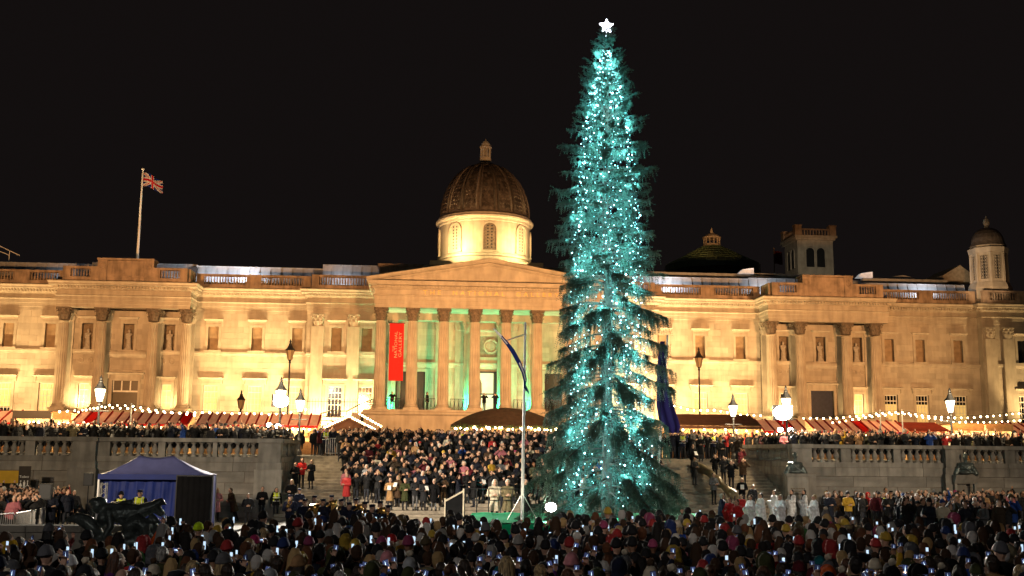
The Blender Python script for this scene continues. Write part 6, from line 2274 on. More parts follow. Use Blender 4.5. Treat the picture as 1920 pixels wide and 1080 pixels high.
def coat_shapes(pose, kind):
    hem = {'jacket': 0.8, 'coat': 0.5, 'robe': 0.32}[kind]
    x = {'jacket': 0.02, 'coat': 0.012, 'robe': 0.05}[kind]
    sh = [('e', (0, 0.0, 1.27), (0.185 + x, 0.128 + x, 0.2)), ('e', (0, 0.0, 1.05), (0.17 + x, 0.125 + x, 0.24)), ('c', (-0.16, 0.005, 1.395), 0.072 + x * 0.4, (0.16, 0.005, 1.395), 0.072 + x * 0.4),
          ('t', [(0, 0, 1.15), (0, 0, 0.95), (0, 0.0, hem)], [0.15 + x, 0.165 + x, 0.17 + x + (1.0 - hem) * 0.09]), ('e', (0, 0.025, 1.46), (0.092, 0.088, 0.05))]
    for s, (e, w_, d, n_, cu) in zip((1, -1), POSES[pose]):
        w2 = Vector(e).lerp(Vector(w_), 0.93)
        sh += [('c', (s * 0.19, 0.0, 1.385), 0.074 + x * 0.3, e, 0.06 + x * 0.4), ('c', e, 0.06 + x * 0.4, tuple(w2), 0.05 + (0.07 if kind == 'robe' else 0.0))]
        if kind == 'robe':
            sh.append(('c', tuple(w2), 0.1, (w2.x * 1.15, w2.y * 0.8, w2.z - 0.3), 0.05))
    if kind == 'jacket':
        sh.append(('e', (0, 0.1, 1.42), (0.125, 0.06, 0.085)))
        for z in (1.0, 1.13, 1.26):
            sh.append(('t', [(0.2 * math.cos(a), 0.145 * math.sin(a), z) for a in [q * PI / 10 for q in range(21)]], [0.016] * 21))
    return sh


def hair_shapes(k):
    r = random.Random(5)
    cap_ = [('e', (0, 0.022, 1.645), (0.087, 0.1, 0.105)), ('e', (0, 0.05, 1.6), (0.084, 0.075, 0.09))]
    for i in range(26):
        a, b = r.uniform(0.1, PI - 0.1), r.uniform(-0.2, 1.3)
        cap_.append(('e', (0.08 * math.cos(a) * math.cos(b), 0.03 + 0.085 * math.sin(a) * math.cos(b), 1.645 + 0.095 * math.sin(b)), (0.02, 0.02, 0.026)))
    if k == 'short':
        return cap_
    if k == 'long':
        sh = list(cap_)
        for i in range(22):
            a = PI * (i + 0.5) / 22
            x, y = 0.088 * math.cos(a), 0.03 + 0.075 * math.sin(a)
            sh.append(('c', (x, y, 1.64), 0.024, (x * 1.18 + r.uniform(-.01, .01), y + 0.035 + r.uniform(-.01, .01), 1.36 + r.uniform(-.05, .05)), 0.02))
        return sh
    if k == 'bun':
        return cap_ + [('e', (0, 0.135, 1.68), (0.05, 0.05, 0.05))]
    if k == 'ponytail':
        return cap_ + [('c', (0, 0.12, 1.67), 0.035, (0, 0.17, 1.45), 0.02)]
    if k in ('beanie', 'bobble'):
        sh = [('e', (0, 0.014, 1.67), (0.092, 0.112, 0.1)), ('e', (0, 0.02, 1.73), (0.07, 0.085, 0.065)),
              ('t', [(0.092 * math.cos(a), 0.014 + 0.112 * math.sin(a), 1.652 - 0.012 * math.sin(a)) for a in [q * PI / 12 for q in range(25)]], [0.021] * 25)]
        for q in range(20):
            a = q * PI / 10
            sh.append(('t', [(0.095 * f * math.cos(a), 0.014 + 0.115 * f * math.sin(a), z) for f, z in ((1.0, 1.67), (0.9, 1.72), (0.6, 1.77))], [0.009, 0.008, 0.006]))
        return sh
    if k == 'pompom':
        sh = [('e', (0, 0.02, 1.835), (0.045, 0.045, 0.045))]
        for i in range(30):
            v = Vector((r.gauss(0, 1), r.gauss(0, 1), r.gauss(0, 1))).normalized() * 0.045
            sh.append(('e', (v.x, 0.02 + v.y, 1.835 + v.z), (0.014, 0.014, 0.014)))
        return sh
    if k == 'hood':
        return [('e', (0, 0.045, 1.64), (0.118, 0.118, 0.15)), ('e', (0, 0.06, 1.52), (0.125, 0.1, 0.1)), ('e', (0, 0.1, 1.68), (0.07, 0.08, 0.1)),
                ('t', [(0.105 * math.cos(a), -0.055, 1.635 + 0.135 * math.sin(a)) for a in [-0.6 + q * (PI + 1.2) / 14 for q in range(15)]], [0.026] * 15)]
    if k == 'cap':
        return [('e', (0, 0.0, 1.73), (0.118, 0.13, 0.028)), ('e', (0, 0.008, 1.69), (0.092, 0.112, 0.045)), ('e', (0, -0.115, 1.672), (0.065, 0.05, 0.01))]
    if k == 'flatcap':
        return [('e', (0, 0.0, 1.712), (0.105, 0.128, 0.035)), ('e', (0, -0.09, 1.695), (0.08, 0.06, 0.016)), ('e', (0, 0.03, 1.68), (0.09, 0.1, 0.05))]
    if k == 'scarf':
        return [('t', [(0.1 * math.cos(a), 0.02 + 0.09 * math.sin(a), 1.465 + 0.012 * math.sin(3 * a)) for a in [q * PI / 8 for q in range(17)]], [0.042] * 17), ('c', (0.05, -0.1, 1.45), 0.035, (0.07, -0.17, 1.18), 0.035)]
    if k == 'vest':
        return [('e', (0, 0.0, 1.27), (0.215, 0.157, 0.2)), ('e', (0, 0.0, 1.05), (0.2, 0.155, 0.2)), ('c', (-0.13, 0.005, 1.4), 0.085, (0.13, 0.005, 1.4), 0.085)]
    if k == 'stripes':
        sh = []
        for z in (1.02, 1.2):
            sh.append(('t', [(0.206 * math.cos(a), 0.157 * math.sin(a), z) for a in [q * PI / 12 for q in range(25)]], [0.022] * 25))
        for s in (-1, 1):
            sh.append(('t', [(s * 0.1, -0.135, 1.2), (s * 0.1, -0.11, 1.4), (s * 0.1, 0.0, 1.485), (s * 0.1, 0.11, 1.4), (s * 0.1, 0.135, 1.2)], [0.022] * 5))
        return sh
    if k == 'backpack':
        return [('e', (0, 0.2, 1.2), (0.14, 0.085, 0.2)), ('e', (0, 0.26, 1.12), (0.1, 0.05, 0.1)), ('c', (0.1, 0.12, 1.4), 0.025, (0.12, 0.14, 1.1), 0.025), ('c', (-0.1, 0.12, 1.4), 0.025, (-0.12, 0.14, 1.1), 0.025)]


BODY = {}
for p in POSES:
    me = blob('person', body_shapes(p), 0.0095, 6500, [], True)
    paint_body(me)
    BODY[p] = me
COAT = {}
for p in POSES:
    COAT[p, 'jacket'] = blob('jacket', coat_shapes(p, 'jacket'), 0.016, 2600, CL['black'])
    if p in ('idle', 'clasp', 'one', 'eye'):
        COAT[p, 'coat'] = blob('long_coat', coat_shapes(p, 'coat'), 0.018, 2400, CL['black'])
COAT['clasp', 'robe'] = blob('robe', coat_shapes('clasp', 'robe'), 0.022, 2800, CL['white'])
HAIR = {k: blob({'short': 'hair', 'long': 'hair', 'bun': 'hair', 'ponytail': 'hair', 'beanie': 'knitted_hat', 'bobble': 'knitted_hat', 'pompom': 'pompom', 'hood': 'hood', 'cap': 'peaked_cap', 'flatcap': 'flat_cap', 'scarf': 'scarf', 'vest': 'vest', 'stripes': 'reflective_stripe', 'backpack': 'backpack'}[k],
                hair_shapes(k), 0.012 if k != 'stripes' else 0.016, 1500, HAIRC['brown']) for k in ('short', 'long', 'bun', 'ponytail', 'beanie', 'pompom', 'hood', 'cap', 'flatcap', 'scarf', 'vest', 'stripes')}
HAIR['bobble'] = HAIR['beanie']
VESTM = mat('hi_vis_yellow', (0.62, 0.72, 0.02), 0.7, var=0.1)
STRIPEM = mat('reflective_tape', (0.7, 0.7, 0.7), 0.35, metal=0.2, var=0)

PEOPLE = []           # dicts used later for the labels
nt_ = mat('phone_picture', (0.01, 0.01, 0.012), 0.25, var=0, spec=0.5)
_n, _l = nt_.node_tree.nodes, nt_.node_tree.links
_tc = _n.new('ShaderNodeTexCoord')
_sp = _n.new('ShaderNodeSeparateXYZ')
_l.new(_tc.outputs['Generated'], _sp.inputs[0])


def _math(op, a, b=None, c=None):
    n = _n.new('ShaderNodeMath')
    n.operation = op
    for i, v in enumerate((a, b, c)):
        if v is None:
            continue
        if isinstance(v, (int, float)):
            n.inputs[i].default_value = v
        else:
            _l.new(v, n.inputs[i])
    return n.outputs[0]


_oi = _n.new('ShaderNodeObjectInfo')
_cx = _math('ADD', 0.35, _math('MULTIPLY', _oi.outputs['Random'], 0.3))
_dx = _math('ABSOLUTE', _math('SUBTRACT', _sp.outputs['X'], _cx))
_wd = _math('MULTIPLY', _math('SUBTRACT', 0.95, _sp.outputs['Z']), 0.13)
_tree = _math('MULTIPLY', _math('LESS_THAN', _dx, _wd), _math('GREATER_THAN', _sp.outputs['Z'], 0.2))
_bld = _math('MULTIPLY', _math('LESS_THAN', _math('ABSOLUTE', _math('SUBTRACT', _sp.outputs['Z'], 0.3)), 0.07), 0.35)
_cmb = _n.new('ShaderNodeCombineXYZ')
_l.new(_math('ADD', _math('MULTIPLY', _tree, 0.75), _math('ADD', _bld, 0.012)), _cmb.inputs[0])
_l.new(_math('ADD', _math('MULTIPLY', _tree, 1.0), _math('ADD', _math('MULTIPLY', _bld, 0.6), 0.016)), _cmb.inputs[1])
_l.new(_math('ADD', _math('MULTIPLY', _tree, 1.25), _math('ADD', _math('MULTIPLY', _bld, 0.3), 0.04)), _cmb.inputs[2])
_b = _n['Principled BSDF']
_l.new(_cmb.outputs[0], _b.inputs['Emission Color'])
_l.new(_math('ADD', 0.7, _math('MULTIPLY', _math('FRACT', _math('MULTIPLY', _oi.outputs['Random'], 37.0)), 3.2)), _b.inputs['Emission Strength'])
ph_me = MB().box(-0.04, 0.04, -0.005, 0.004, -0.082, 0.082).mesh('phone', BLACK)
sc_me = MB().box(-0.036, 0.036, 0.0045, 0.0055, -0.074, 0.074).mesh('screen', nt_)
PHONES = []


def person(x, y, z, face, pose='idle', head='short', headc='brown', coat='jacket', coatc='black', legs='charcoal', skin=0, h=1.0, hold=None, extra=(), scarfc=None, vest=False, where='', words='', lean=0.0, group=None):
    """face: heading of the figure's front; 0 looks at the camera side (-Y), pi looks at the gallery"""
    o = bpy.data.objects.new('person', BODY[pose])
    COL.objects.link(o)
    o.location = (x, y, z)
    o.rotation_euler = (lean, 0, face)
    o.scale = (h * rnd.uniform(0.97, 1.05), h * rnd.uniform(0.97, 1.05), h)
    for i, m in ((0, SKIN[skin]), (1, CL[legs])):
        o.material_slots[i].link = 'OBJECT'
        o.material_slots[i].material = m
    o['category'] = 'person'
    o['label'] = ''
    if group:
        o['group'] = group

    def kid(nm, me, m):
        c = bpy.data.objects.new(nm, me)
        COL.objects.link(c)
        c.parent = o
        c.material_slots[0].link = 'OBJECT'
        c.material_slots[0].material = m
        return c
    cm = CL[coatc]
    kid({'jacket': 'jacket', 'coat': 'long_coat', 'robe': 'robe'}[coat], COAT[pose, coat], cm)
    if head in ('short', 'long', 'bun', 'ponytail'):
        kid('hair', HAIR[head], HAIRC[headc])
    elif head != 'bald':
        hm = CL[headc]
        kid(HAIR[head].name.split('.')[0], HAIR[head], hm)
        if head == 'bobble':
            kid('pompom', HAIR['pompom'], CL['cream'] if headc != 'cream' else CL['brown'])
        if head in ('cap', 'flatcap'):
            kid('hair', HAIR['short'], HAIRC['brown']).scale = (0.97, 0.97, 0.985)
        if head in ('beanie', 'bobble') and 'longhair' in extra:
            kid('hair', HAIR['long'], HAIRC[rnd.choice(('brown', 'blonde', 'black'))]).scale = (0.98, 0.98, 0.985)
    if scarfc:
        kid('scarf', HAIR['scarf'], CL[scarfc])
    if vest:
        kid('vest', HAIR['vest'], VESTM)
        kid('reflective_stripe', HAIR['stripes'], STRIPEM)
    d = dict(o=o, x=x, y=y, z=z, pose=pose, head=head, headc=headc, coat=coat, coatc=coatc, scarfc=scarfc, vest=vest, where=where, words=words, face=face, phone=None)
    PEOPLE.append(d)
    if hold is not False and pose in PHONE_AT:
        px, py, pz, kind = PHONE_AT[pose]
        M4 = Matrix.Translation((x, y, z)) @ Euler((lean, 0, face)).to_matrix().to_4x4() @ Matrix.Diagonal((*o.scale, 1))
        t = bpy.data.objects.new('phone', ph_me)
        COL.objects.link(t)
        t.location = M4 @ Vector((px, py, pz))
        tilt = rnd.gauss(0, 0.25)
        t.rotation_euler = (0.1, tilt + (PI / 2 if kind == 'l' and rnd.random() < 0.45 else 0), face + rnd.uniform(-0.25, 0.25))
        c = bpy.data.objects.new('screen', sc_me)
        COL.objects.link(c)
        c.parent = t
        t['category'] = 'phone'
        t['label'] = ''
        d['phone'] = t
        PHONES.append((t, d))
    return d


# ---------------- the named figures seen in the photograph
def onstairs(u, y, **k):
    y += rnd.uniform(-0.22, 0.2)
    x = float(atY(u, 900, y)[0])
    return person(x, y, stair_z(y), k.pop('face', rnd.uniform(-0.5, 0.5)), h=rnd.uniform(0.93, 1.04), **k)


def onground(u, v, face, ztop=1.76, zb=0.0, **k):
    Y = 50.0
    for _ in range(12):
        p = atZ(u, v, gz(Y) + ztop)
        Y = 0.5 * Y + 0.5 * float(p[1])
    Y = min(Y, 58.3)
    if zb:
        Y = zb
    p = atY(u, v, Y)
    return person(float(p[0]), Y, gz(Y), face, h=(ztop if not zb else float(p[2]) - gz(Y)) / 1.78, **k)


FR = 58.9
onstairs(687, 60.6, pose='clasp', head='long', headc='white', coatc='lightgrey', where='on the lower left of the steps')
onstairs(708, 60.1, pose='clasp', head='long', headc='auburn', coatc='black', coat='coat', where='in the front row of the steps', scarfc='burgundy')
onstairs(732, FR, pose='clasp', head='short', headc='auburn', coat='coat', coatc='camel', where='in the front row of the steps')
onstairs(746, FR + 0.5, pose='clasp', head='long', headc='blonde', coat='coat', coatc='brown', where='in the front row of the steps')
onstairs(760, FR, pose='clasp', head='bun', headc='grey', coat='coat', coatc='olive', where='in the front row of the steps')
onstairs(779, FR, pose='clasp', head='short', headc='grey', coat='jacket', coatc='charcoal', legs='grey', where='in the front row of the steps')
onstairs(795, FR, pose='clasp', head='long', headc='black', coat='coat', coatc='charcoal', where='in the front row of the steps')
onstairs(814, FR, pose='idle', head='short', headc='white', coat='coat', coatc='black', legs='grey', where='in the front row of the steps')
onstairs(831, FR + 0.5, pose='clasp', head='short', headc='brown', coatc='brown', legs='tan', where='behind the black ramp panel')
for u, y, hd, hc, cc, ct in ((853, 60.6, 'short', 'grey', 'black', 'coat'), (869, 61.1, 'short', 'white', 'charcoal', 'coat'), (885, 60.6, 'short', 'grey', 'burgundy', 'coat'), (903, 60.1, 'long', 'brown', 'teal', 'jacket')):
    onstairs(u, y, pose='clasp', head=hd, headc=hc, coatc=cc, coat=ct, where='on the steps behind the platform railing')
for u, hd, hc, cc in ((928, 'long', 'white', 'cream'), (952, 'short', 'white', 'khaki'), (986, 'short', 'grey', 'black')):
    onground(u, 897, 0.0 if u < 980 else 0.5, 1.76, 56.0, pose='clasp', head=hd, headc=hc, coat='coat', coatc=cc, where='standing behind the green platform beside the flagpole')
# by the marquee and the pier
onground(408, 914, 0.3, 1.72, pose='clasp', head='long', headc='blonde', coat='coat', coatc='pink', where='by the black screen')
onground(447, 911, -0.9, 1.78, pose='clasp', head='short', headc='brown', coat='coat', coatc='brown', where='bending in front of the left terrace wall', lean=0.28)
onground(466, 924, 0.2, 1.6, pose='clasp', head='short', headc='black', coatc='charcoal', where='low in front of the left terrace wall')
onground(493, 903, 0.1, 1.76, pose='clasp', head='short', headc='brown', coatc='black', where='in front of the pier of the left terrace wall')
onground(519, 908, 0.4, 1.72, pose='idle', head='long', headc='brown', coatc='black', vest=True, where='at the foot of the pier of the left terrace wall')
onground(263, 917, 0.0, 1.78, zb=45.0, pose='clasp', head='cap', headc='navy', coatc='navy', vest=True, where='in front of the blue marquee')
onground(228, 921, 0.3, 1.72, zb=45.5, pose='clasp', head='beanie', headc='black', coatc='black', vest=True, where='behind the bronze fountain')
onground(121, 909, 0.6, 1.7, pose='clasp', head='long', headc='blonde', coatc='red', where='right of the loudspeaker')
onground(108, 921, 0.4, 1.6, pose='clasp', head='beanie', headc='green', coatc='pink', where='just right of the larger loudspeaker')
onground(140, 918, 0.4, 1.66, pose='idle', head='short', headc='grey', coatc='charcoal', where='in front of the loudspeaker stand')
# left edge of the steps
for u, y, hd, hc, cc, wr_ in ((553, 61.6, 'short', 'auburn', 'black', 'standing on the left steps by the wall'), (565, 62.1, 'long', 'auburn', 'red', 'standing on the left steps'), (583, 61.6, 'long', 'blonde', 'black', 'standing on the left steps')):
    onstairs(u, y, pose='clasp', head=hd, headc=hc, coatc=cc, coat='coat' if u != 565 else 'jacket', where=wr_)
onstairs(547, 58.2, pose='clasp', head='long', headc='blonde', coatc='black', coat='jacket', where='at the foot of the left steps')
# bandsmen in peaked caps
BAND = [(545, 926), (562, 915), (572, 934), (590, 928), (606, 934), (622, 927), (640, 934), (655, 940), (668, 933), (684, 939), (698, 944), (713, 938), (728, 945)]
for k, (u, v) in enumerate(BAND):
    onground(u, v, rnd.uniform(-0.6, 0.6), 1.74, pose='clasp', head='cap', headc='navy', coatc='navy', where='among the bandsmen at the foot of the steps')
# stewards at the top
for u, y, nm in ((611, 68.6, 'at the top of the left steps'), (1280, 68.4, 'at the top of the right steps'), (1314, 69.0, 'at the top of the right steps'), (1337, 69.2, 'at the top of the right steps'), (868, 69.0, 'at the top of the middle steps')):
    x = float(atY(u, 820, y)[0])
    person(x, y, TZ, rnd.uniform(-.3, .3), pose='clasp', head='short', headc='brown', coatc='navy', vest=True, where=nm)
# right steps
for u, y, pz, hd, hc, cc, ct in ((1300, 65.1, 'clasp', 'short', 'black', 'black', 'jacket'), (1341, 63.6, 'eye', 'short', 'brown', 'black', 'jacket'), (1357, 63.1, 'eye', 'long', 'auburn', 'charcoal', 'jacket'), (1371, 61.6, 'eye', 'short', 'grey', 'black', 'jacket'),
                                 (1394, 62.6, 'eye', 'long', 'brown', 'brown', 'jacket'), (1338, 60.1, 'clasp', 'short', 'brown', 'grey', 'jacket'), (1391, 59.1, 'clasp', 'long', 'blonde', 'black', 'jacket'), (1407, 58.6, 'idle', 'short', 'grey', 'charcoal', 'jacket')):
    onstairs(u, y, pose=pz, head=hd, headc=hc, coatc=cc, coat=ct, where='on the right steps', lean=0.2 if u == 1407 else 0.0, face=rnd.uniform(-0.3, 0.3))
# choir and clergy
onground(1354, 924, 1.2, 1.76, pose='clasp', head='short', headc='grey', coat='robe', coatc='navy', where='left of the red robes at the foot of the right steps')
for u, v, c in ((1368, 931, 'red'), (1381, 935, 'red'), (1390, 925, 'red')):
    onground(u, v, -1.0, 1.7, pose='clasp', head='short', headc='brown', coat='robe', coatc=c, where='among the choir beside the right steps')
for u, v, hc in ((1407, 926, 'brown'), (1426, 923, 'black'), (1451, 918, 'brown'), (1463, 926, 'grey'), (1484, 917, 'black'), (1507, 917, 'brown'), (1526, 926, 'blonde')):
    onground(u, v, -1.3 + rnd.uniform(-.3, .3), 1.78, pose='clasp', head='short', headc=hc, coat='robe', coatc='white', scarfc='black' if u in (1484, 1507) else None, where='in the choir beneath the stone plinth')
onground(1655, 922, 0.5, 1.74, pose='clasp', head='short', headc='grey', coatc='blue', vest=True, where='between the choir and the barriers')
onground(1627, 923, 0.3, 1.66, pose='clasp', head='hood', headc='red', coatc='red', where='left of the steward by the barriers')
for u, v, cc, pz, hd in ((1588, 920, 'black', 'clasp', 'short'), (1604, 913, 'charcoal', 'idle', 'short'), (1645, 907, 'black', 'eye', 'short'), (1670, 910, 'black', 'idle', 'cap'), (1565, 917, 'navy', 'clasp', 'long'), (1575, 913, 'black', 'clasp', 'short')):
    onground(u, v, rnd.uniform(-.5, .5), 1.74, pose=pz, head=hd, headc='black' if hd == 'cap' else 'brown', coatc=cc, where='between the choir and the yellow steward')
# on the portico
for u, pz, cc, hd, fc in ((735, 'eye', 'black', 'short', 0.2), (801, 'idle', 'black', 'short', 1.2), (908, 'eye', 'black', 'short', 0.2), (929, 'eye', 'navy', 'cap', 0.0), (1035, 'clasp', 'black', 'long', 0.0)):
    x = float(atY(u, 750, 103.2)[0])
    person(x, 103.4, 7.5, fc, pose=pz, head=hd, headc='blonde' if hd == 'long' else ('navy' if hd == 'cap' else 'black'), coatc=cc,
           where={735: 'on the portico behind the foot of the red banner', 801: 'on the portico between the second and third columns', 908: 'on the portico at the lit doorway, nearer the banner', 929: 'on the portico at the lit doorway, nearer the spruce', 1035: 'on the portico beside the spruce'}[u])
NOTABLE = len(PEOPLE)

# brass instruments of the band
def instrument(d, kind, lab):
    o = d['o']
    M4 = Matrix.Translation(o.location) @ Euler((0, 0, d['face'])).to_matrix().to_4x4()
    mb = MB()
    if kind == 'tuba':
        mb.tube([(0.1, -0.25, 0.95), (0.28, -0.3, 1.0), (0.3, -0.3, 1.3), (0.26, -0.32, 1.52)], [0.05, 0.07, 0.11, 0.2], 12)
        mb.tube([(0.17 + 0.2 * math.cos(a), -0.3, 1.15 + 0.22 * math.sin(a)) for a in [q * PI / 8 for q in range(17)]], 0.035, 8)
    else:
        mb.tube([(0.0, -0.14, 1.55), (0.02, -0.5, 1.42), (0.03, -0.7, 1.34), (0.03, -0.85, 1.29)], [0.012, 0.014, 0.03, 0.085], 10)
        mb.tube([(0.03 + 0.07 * math.cos(a), -0.36 + 0.02 * math.cos(a), 1.42 + 0.1 * math.sin(a)) for a in [q * PI / 6 for q in range(13)]], 0.014, 6)
    mb.v = [tuple(M4 @ Vector(v)) for v in mb.v]
    tag(mb.build(kind, mat('polished_brass', (0.75, 0.45, 0.13), 0.22, metal=0.95, var=0.1), None, org=tuple(o.location), smooth=True), lab, kind, 'brass instruments of the band')


bd = [d for d in PEOPLE if d['where'].startswith('among the bandsmen')]
bd.sort(key=lambda d: screen((d['x'], d['y'], 1.4))[0])
ordn = ['first', 'second', 'third', 'fourth', 'fifth', 'sixth', 'seventh', 'eighth', 'ninth', 'tenth', 'eleventh', 'twelfth', 'thirteenth']
for k, d in enumerate(bd):
    d['ord'] = ordn[k] + ' bandsman from the pier'
    if k % 3 == 2:
        instrument(d, 'tuba', 'polished brass tuba held by the %s' % d['ord'])
    elif k % 3 == 0:
        instrument(d, 'trumpet', 'polished brass trumpet held by the %s' % d['ord'])

# ---------------- the foreground crowd, all looking at the spruce
VMIN = ([-100, 0, 298, 312, 540, 560, 880, 892, 1038, 1046, 1338, 1350, 1560, 1690, 1920, 2000], [1004, 1004, 1000, 977, 970, 964, 964, 971, 971, 959, 959, 970, 968, 972, 978, 978])
taken = []


def free(x, y, r):
    return all((x - a) ** 2 + (y - b) ** 2 > r * r for a, b in taken)


FORE = []
SPEC = [(40, 1003, 'short', 'brown', 'navy', 'one'), (93, 986, 'beanie', 'grey', 'black', 'two'), (131, 1048, 'beanie', 'white', 'black', 'idle'), (173, 1030, 'long', 'blonde', 'black', 'idle'), (112, 1008, 'short', 'black', 'charcoal', 'one'),
        (305, 990, 'beanie', 'cream', 'orange', 'high'), (307, 1030, 'short', 'grey', 'olive', 'two'), (257, 1028, 'hood', 'green', 'green', 'idle'), (373, 981, 'beanie', 'neon', 'black', 'idle'), (478, 1003, 'beanie', 'magenta', 'navy', 'two'),
        (497, 985, 'long', 'blonde', 'olive', 'idle'), (470, 1034, 'beanie', 'grey', 'navy', 'one'), (508, 1064, 'beanie', 'lightgrey', 'black', 'idle'), (561, 1049, 'beanie', 'tan', 'black', 'idle'), (629, 1036, 'hood', 'olive', 'olive', 'idle'),
        (735, 1001, 'beanie', 'red', 'black', 'idle'), (682, 997, 'beanie', 'cream', 'brown', 'two'), (768, 1048, 'bobble', 'lightgrey', 'burgundy', 'idle'), (726, 1042, 'beanie', 'pink', 'black', 'idle'), (1072, 1058, 'beanie', 'pink', 'black', 'oneleft'),
        (1220, 1061, 'bobble', 'cream', 'black', 'idle'), (1262, 1044, 'beanie', 'white', 'navy', 'idle'), (1270, 980, 'beanie', 'cream', 'blue', 'idle'), (1172, 1040, 'bobble', 'grey', 'black', 'two'), (1118, 1042, 'beanie', 'charcoal', 'charcoal', 'high'),
        (1440, 1042, 'short', 'auburn', 'red', 'oneleft'), (1535, 1030, 'beanie', 'teal', 'black', 'idle'), (1552, 1062, 'hood', 'orange', 'orange', 'two'), (1625, 1012, 'short', 'grey', 'charcoal', 'idle'), (1718, 1040, 'short', 'brown', 'mustard', 'high'),
        (1868, 1017, 'bald', 'brown', 'black', 'idle'), (1893, 1022, 'hood', 'khaki', 'khaki', 'one'), (1755, 1030, 'hood', 'olive', 'olive', 'idle'), (1450, 982, 'hood', 'blue', 'blue', 'idle'), (1508, 984, 'hood', 'green', 'green', 'idle'),
        (1548, 964, 'bobble', 'grey', 'grey', 'idle'), (1815, 990, 'long', 'brown', 'burgundy', 'idle'), (1852, 990, 'short', 'auburn', 'charcoal', 'idle'), (20, 1015, 'hood', 'mustard', 'mustard', 'one'), (1640, 1045, 'bobble', 'cream', 'black', 'two'),
        (1250, 978, 'beanie', 'lightgrey', 'red', 'idle'), (1405, 995, 'beanie', 'cream', 'brown', 'one'), (1590, 980, 'flatcap', 'khaki', 'black', 'idle'), (905, 1035, 'beanie', 'lightgrey', 'charcoal', 'idle'), (975, 968, 'beanie', 'lightgrey', 'black', 'idle'), (850, 1005, 'short', 'white', 'navy', 'one')]
for u, v, hd, hc, cc, ps in SPEC:
    p = atZ(u, v, 1.77 + GZ)
    taken.append((float(p[0]), float(p[1])))
    FORE.append((float(p[0]), float(p[1]), hd, hc, cc, ps))
cand = []
for _ in range(60000):
    y = 13.4 + (34 - 13.4) * rnd.random() ** 0.7
    x = rnd.uniform(-0.46, 0.66) * y
    u, v = screen((x, y, 1.75 + GZ))
    if u < -40 or u > 1960 or v < np.interp(u, *VMIN):
        continue
    if free(x, y, 0.44 - 0.003 * (y - 13.4)):
        taken.append((x, y))
        cand.append((x, y))
cand.sort(key=lambda c: c[1])
NIND = 292 - NOTABLE - len(FORE)
coats = ['black'] * 16 + ['charcoal'] * 4 + ['navy'] * 4 + ['olive', 'brown', 'grey', 'green', 'burgundy', 'khaki', 'blue', 'purple', 'camel', 'denim', 'teal']
for x, y in cand[:NIND]:
    r_ = rnd.random()
    if r_ < 0.42:
        hd, hc = 'short', rnd.choice(('black', 'brown', 'brown', 'brown', 'grey', 'auburn', 'blonde'))
    elif r_ < 0.70:
        hd, hc = rnd.choice(('long', 'long', 'ponytail', 'bun')), rnd.choice(('black', 'brown', 'brown', 'auburn', 'blonde'))
    elif r_ < 0.86:
        hd, hc = rnd.choice(('beanie', 'beanie', 'bobble')), rnd.choice(('black', 'black', 'charcoal', 'navy', 'grey', 'charcoal', 'burgundy', 'cream', 'olive', 'black', 'grey', 'navy'))
    elif r_ < 0.95:
        hd, hc = 'hood', rnd.choice(('black', 'charcoal', 'navy', 'olive', 'black'))
    else:
        hd, hc = rnd.choice((('flatcap', 'charcoal'), ('bald', 'brown'), ('flatcap', 'brown')))
    cc = hc if hd == 'hood' else rnd.choice(coats)
    FORE.append((x, y, hd, hc, cc, rnd.choice(('idle',) * 8 + ('one', 'one', 'one', 'oneleft', 'oneleft', 'two', 'two', 'high'))))
tree_at = (8.66, 48.4)
for x, y, hd, hc, cc, ps in FORE:
    fc = PI + math.atan2(-(tree_at[0] - x), tree_at[1] - y) + rnd.gauss(0, 0.18)
    person(x, y, GZ, fc, pose=ps, head=hd, headc=hc, coatc=cc, legs=rnd.choice(('charcoal', 'denim', 'black')), skin=rnd.choice((0, 0, 0, 0, 1, 2)), h=rnd.gauss(0.985, 0.04),
           scarfc=rnd.choice((None,) * 9 + ('grey', 'burgundy', 'teal', 'camel', 'cream')), extra=('longhair',) if rnd.random() < 0.45 else (), where='fore')

# ---------------- everyone beyond: one mass of small figures
def lowfig(pose, head, coat, tb, tc, th):
    out = []
    for nm, sh, tr, zone, vx in (('b', [s for s in body_shapes(pose)], tb, 0, 0.026), ('c', coat_shapes(pose, coat), tc, 2, 0.035)) + ((('h', hair_shapes(head), th, 3, 0.022),) if head != 'bald' else ()):
        me = blob('small_figure', sh, vx, tr, BLACK)
        me.calc_loop_triangles()
        v = np.zeros(len(me.vertices) * 3)
        me.vertices.foreach_get('co', v)
        t = np.zeros(len(me.loop_triangles) * 3, dtype=np.int32)
        me.loop_triangles.foreach_get('vertices', t)
        v, t = v.reshape(-1, 3), t.reshape(-1, 3)
        cen = v[t].mean(1)
        zn = np.full(len(t), zone)
        if zone == 0:
            zn[(cen[:, 2] < 0.98) & (abs(cen[:, 0]) < 0.205)] = 1
            keep = (cen[:, 2] < 0.9) | (cen[:, 2] > 1.42) | (abs(cen[:, 0]) > 0.2) | (cen[:, 1] < -0.17)
            t, zn = t[keep], zn[keep]
        out.append((v[t], zn))
        bpy.data.meshes.remove(me)
    return np.concatenate([a for a, b in out]), np.concatenate([b for a, b in out])


